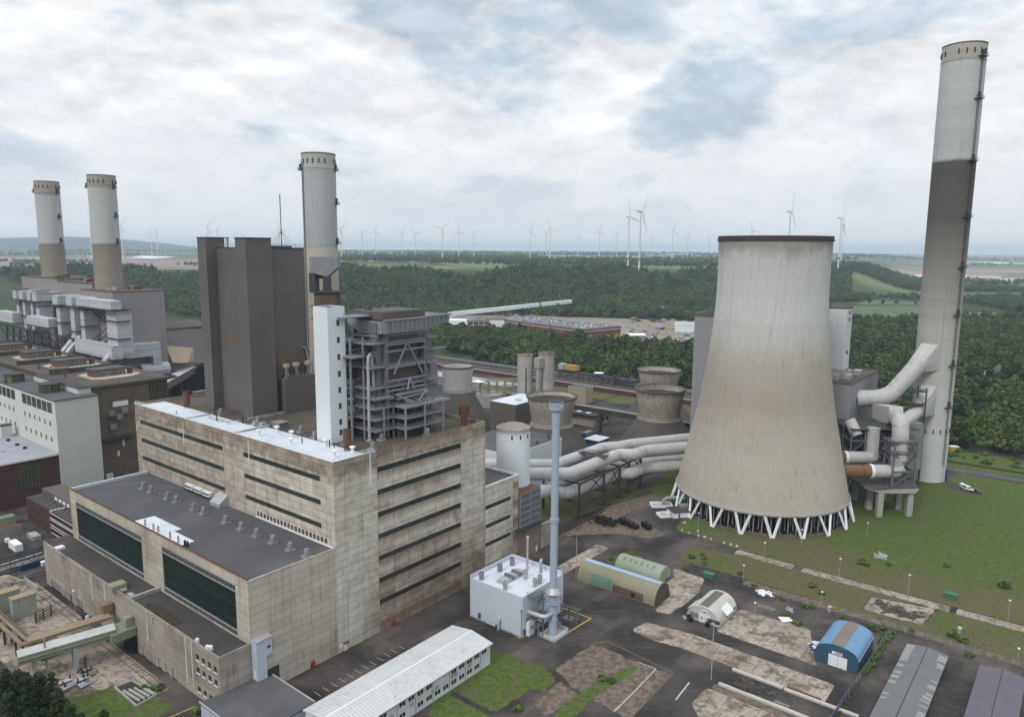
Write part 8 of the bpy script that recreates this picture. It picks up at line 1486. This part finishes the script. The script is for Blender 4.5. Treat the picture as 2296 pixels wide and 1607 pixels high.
p = at(2208, 849); o = thing('marquee', 'white tent roof among the trees at the right', 'marquee', (p.x, p.y, 0), None, 'X'); MB().add([(p.x - 13, p.y, 2), (p.x + 2, p.y - 4, 5.5), (p.x + 15, p.y + 1, 2.6), (p.x + 6, p.y + 17, 6), (p.x - 6, p.y + 18, 3)], [(0, 1, 4), (1, 3, 4), (1, 2, 3)]).build('tent_roof', m_white, o); mb = MB(); [mb.beam((p.x + a, p.y + b_, 0), (p.x + a, p.y + b_, c_), .3) for a, b_, c_ in ((-13, 0, 2), (2, -4, 5.5), (15, 1, 2.6), (-6, 18, 3))]; mb.build('tent_pole', m_steel_dk, o)
p = at(2238, 842); o = thing('thatched_hut', 'brown pointed thatched hut behind the white tent', 'hut', (p.x, p.y, 0), None, 'X'); MB().lathe((p.x, p.y, 0), [(8, 3), (4.5, 6.5), (.05, 11)], 12).build('thatch', M('thatch', (.10, .08, .065), var=.2), o); MB().cyl((p.x, p.y), 6.5, 0, 3, 12).build('wall', m_oldw, o)
for k in range(16): x = rr.uniform(1650, 2150); y = rr.uniform(2650, 3300); s = rr.uniform(18, 60); o = tag(bx(x - s, x + s, y, y + 12, -1, 7).slabx([(y - 1, 7), (y + 6, 9), (y + 13, 7)], x - s - 1, x + s + 1).build('far_building', (m_white_wall, m_conc_gr, m_white)[k % 3], frame='X', base=(x, y, 0)), 'pale low building in the distant settlement right of the tall chimney', 'building', 'distant settlement')
for k, (px, py) in enumerate(((2140, 690), (2190, 700), (2240, 668), (2262, 690), (2163, 735))): fbox('farm_house', ('small house among trees right of the chimney', 'dark roofed house beyond the meadow', 'pale gabled house at the right edge', 'low house below the pale gabled one', 'shed at the meadow path')[k], 'house', px, py, 13, 9, 4.5, (m_white_wall, m_oldw)[k % 2], (m_roof_dark, m_roof_grey)[k % 2], .3 * k)
yb = thing('yellow_cabin', 'small yellow site cabin on the grass bank behind the tall chimney', 'cabin', (248, 398, 0), None, 'X'); bx(245.8, 250.2, 397, 400, 0, 2.3).build('wall', m_yellow, yb); bx(245.6, 250.4, 396.8, 400.2, 2.3, 2.6).build('roof', m_white, yb)
for k in range(46): q = random.uniform(0, 1); u = 330 + random.uniform(0, 26); v = -97 - 62 * q; bush(u, v, random.uniform(1., 2.3), 'green bush on the rough bank between the road and the wood')
hd = MB().box(322, 323.2, -180, -96, 0, 1.1).build('hedge_bank', m_leaf, base=(322, -120, 0)); tag(hd, 'low dark clipped hedge along the road behind the tall chimney', 'hedge')
tag(bx(305.5, 313.5, -190, -97, -.02, .03).build('verge_road', M('road_asphalt', (.085, .08, .08), var=.15), base=(310, -120, 0)), kind='structure')
# wind turbines: hub place and shaft length in the photo give distance; each stands on the plateau
def turbine(hx, hy, hp, a0, yaw, label, group, band=False, Hh=132., br=.36):
    d = ray(hx, hy); y = Hh * 1640 / hp; k = y / d.y; x = d.x * k; z = CH + d.z * k; zb = z - Hh; R = br * Hh
    o = thing('wind_turbine', label, 'wind turbine', (x, y, zb), group, 'X'); o.rotation_euler.z = yaw
    mb = MB(); mb.lathe((x, y, zb), [(2.6, -30), (2.4, 0), (1.5, Hh - 1.5)], 14); mb.build('tower', M_t, o)
    if band: MB().lathe((x, y, zb), [(2.3, Hh * .17), (2.3, Hh * .2)], 14).build('red_band', m_red, o)
    MB().box(x - 1.9, x + 1.9, y - 3, y + 8, z - 2, z + 2.2).build('nacelle', M_t, o); hub = (x, y - 4.5, z)
    if band: MB().box(x - 1.95, x + 1.95, y + 5, y + 8.1, z - .6, z + 2.25).build('red_marking', m_red, o)
    MB().lathe((x, y, z), [(.1, 0)], 3); mb = MB(); mb.tube([(x, y - 3, z), (x, y - 5, z), (x, y - 6.3, z)], [1.8, 1.6, .3], 10); mb.build('hub', M_t, o)
    for q in range(3):
        a = a0 + q * 2.0944; c, s = math.sin(a), math.cos(a); mb = MB(); dv_ = Vector((c, 0, s)); nv = Vector((s, 0, -c)); P_ = Vector(hub); ring = []
        for (f, wd, off) in ((.02, 1.6, 0), (.1, 2.0, .2), (.22, 4.0, .6), (.5, 2.7, .4), (.8, 1.6, .2), (1., .35, 0)):
            cc = P_ + dv_ * (R * f); ring.append([cc - nv * wd * .4 + Vector((0, -.3, 0)), cc + Vector((0, -.55 - off * .3, 0)), cc + nv * wd * .6, cc + Vector((0, .45, 0))])
        vs = [p for r in ring for p in r]; fs = [(i * 4 + j, i * 4 + (j + 1) % 4, i * 4 + 4 + (j + 1) % 4, i * 4 + 4 + j) for i in range(5) for j in range(4)] + [(20, 21, 22, 23)]
        mb.add(vs, fs).build('blade', M_t, o)
M_t = M('turbine_white', (.62, .63, .64), var=.02)
T = [(763.7, 514.2, 66, .7, .3, 'turbine just right of the single chimney shaft'), (812, 520.5, 51, -.9, .2, 'turbine with raised pair of blades, first clear one right of the single chimney'), (841, 519, 57, .25, .3, 'turbine with upright blade, second clear one right of the single chimney'), (900.5, 519, 50, .65, .2, 'turbine over the wood, third clear one right of the single chimney'), (931.5, 523, 52, -.65, -.2, 'turbine with steep left blade, fourth clear one right of the single chimney'), (991, 512.5, 73, .85, .3, 'larger turbine above the pale crop strip'), (1028.5, 519.2, 63, -.08, .2, 'turbine with one blade straight up, right of the larger one'), (1062.5, 521, 47, -.75, .2, 'turbine with two raised blades near the glasshouses'),
     (1189.5, 518.5, 64, .27, .3, 'turbine left of the pair before the far wood'), (1234, 513, 73, -.3, -.3, 'taller turbine of the pair left of centre right'), (1226, 523.5, 51, -.75, .2, 'smaller turbine hidden partly behind the taller of the pair'), (1296, 530.5, 44, .3, .2, 'small turbine right of the pair'), (1345, 519, 63, .18, .3, 'middle sized turbine left of the two largest'), (1383, 526, 50, -.9, .2, 'small turbine with raised left blade beside the two largest'),
     (1509, 517.5, 70, .12, .3, 'turbine with upright blade between the largest pair and the cooling tower'), (1463, 531, 46, -.6, .2, 'small faint turbine right of the largest pair'), (1542, 529, 46, .4, .2, 'small turbine left of the cooling tower rim'), (1591, 531.5, 44, -.8, .2, 'small turbine nearest the cooling tower rim'), (1687, 517, 66, -.4, .3, 'turbine whose head shows above the cooling tower rim, left one'),
     (625, 513.5, 62, -.2, .3, 'turbine above the dark boiler house beside the mast'), (271, 507, 60, .55, .3, 'turbine right behind the right old chimney'), (202, 511, 56, -1.1, .2, 'turbine mostly hidden by the right old chimney'), (337.5, 519.4, 46, 0., .2, 'left turbine of the pair between old chimneys and boiler house'), (350.5, 514, 50, .85, .3, 'right turbine of the pair between old chimneys and boiler house'), (463.8, 508, 56, .75, .3, 'left turbine of the three above the boiler house tower'), (487.5, 515, 52, .5, -.3, 'right turbine of the three above the boiler house tower'), (471, 519, 46, -.35, .2, 'middle small turbine of the three above the boiler house tower'), (174, 538.5, 16, .4, .2, 'tiny turbine between the two old chimneys')]
for (hx_, hy_, hp, a0, yw, l) in T: turbine(hx_, hy_, hp, a0, yw, 'white ' + l, 'wind turbines on the plateau')
for (hx_, hy_, hp, a0, yw, l) in ((1437, 475, 127, .58, .9, 'largest white turbine with red bands, right one of the close pair'), (1411, 487, 111, -.32, .9, 'second largest white turbine with red bands, left one of the close pair'), (1773, 475, 126, .18, 1.0, 'large white turbine rising behind the cooling tower rim'), (1887, 489, 108, .38, 1.0, 'large white turbine right of the cooling tower, front one'), (1891, 505, 96, .2, 1.0, 'large white turbine right of the cooling tower, rear one')): turbine(hx_, hy_, hp, a0, yw, l, 'large wind turbines with red bands', True, 140., .4)
for k, (hx_, hy_) in enumerate(((824, 540), (832, 541), (880, 540), (936, 541), (960, 544), (1014, 541), (1066, 543), (1073, 545), (1149, 549), (1159, 549), (1183, 549), (1222, 549), (1260, 549), (1268, 549), (1301, 550), (767, 540), (1320, 550), (1245, 551))): turbine(hx_, hy_, 20 if hy_ < 546 else 12, k * .7, .2, 'tiny pale turbine far away on the hazy horizon', 'tiny far turbines on the horizon', False, 130.)
# the far ridge on the left
X_ = np.linspace(-7600, -2500, 60); rg = []
for i, xx in enumerate(X_): f = sst(np.array(-xx), 3500., 5300.); rg.append(60 + 150 * float(f) * (1 + .06 * math.sin(xx / 300)) )
mb = MB(); n = len(X_); yy = [(8000, None, 0), (8500, 1, .75), (9000, 1, 1.), (10000, 1, .9), (10800, None, 0)]
for (y, k, f) in yy: mb.v += [(float(x), y + 200 * math.sin(x / 700), 20 if k is None else 20 + (r - 20) * f) for x, r in zip(X_, rg)]
mb.f += [(a * n + i, a * n + i + 1, (a + 1) * n + i + 1, (a + 1) * n + i) for a in range(4) for i in range(n - 1)]
tag(mb.build('hills', M('far_wooded_ridge', (.045, .062, .05), var=.3, sc=.01), frame='X', base=(-5000, 9000, 0), smooth=True), kind='structure')
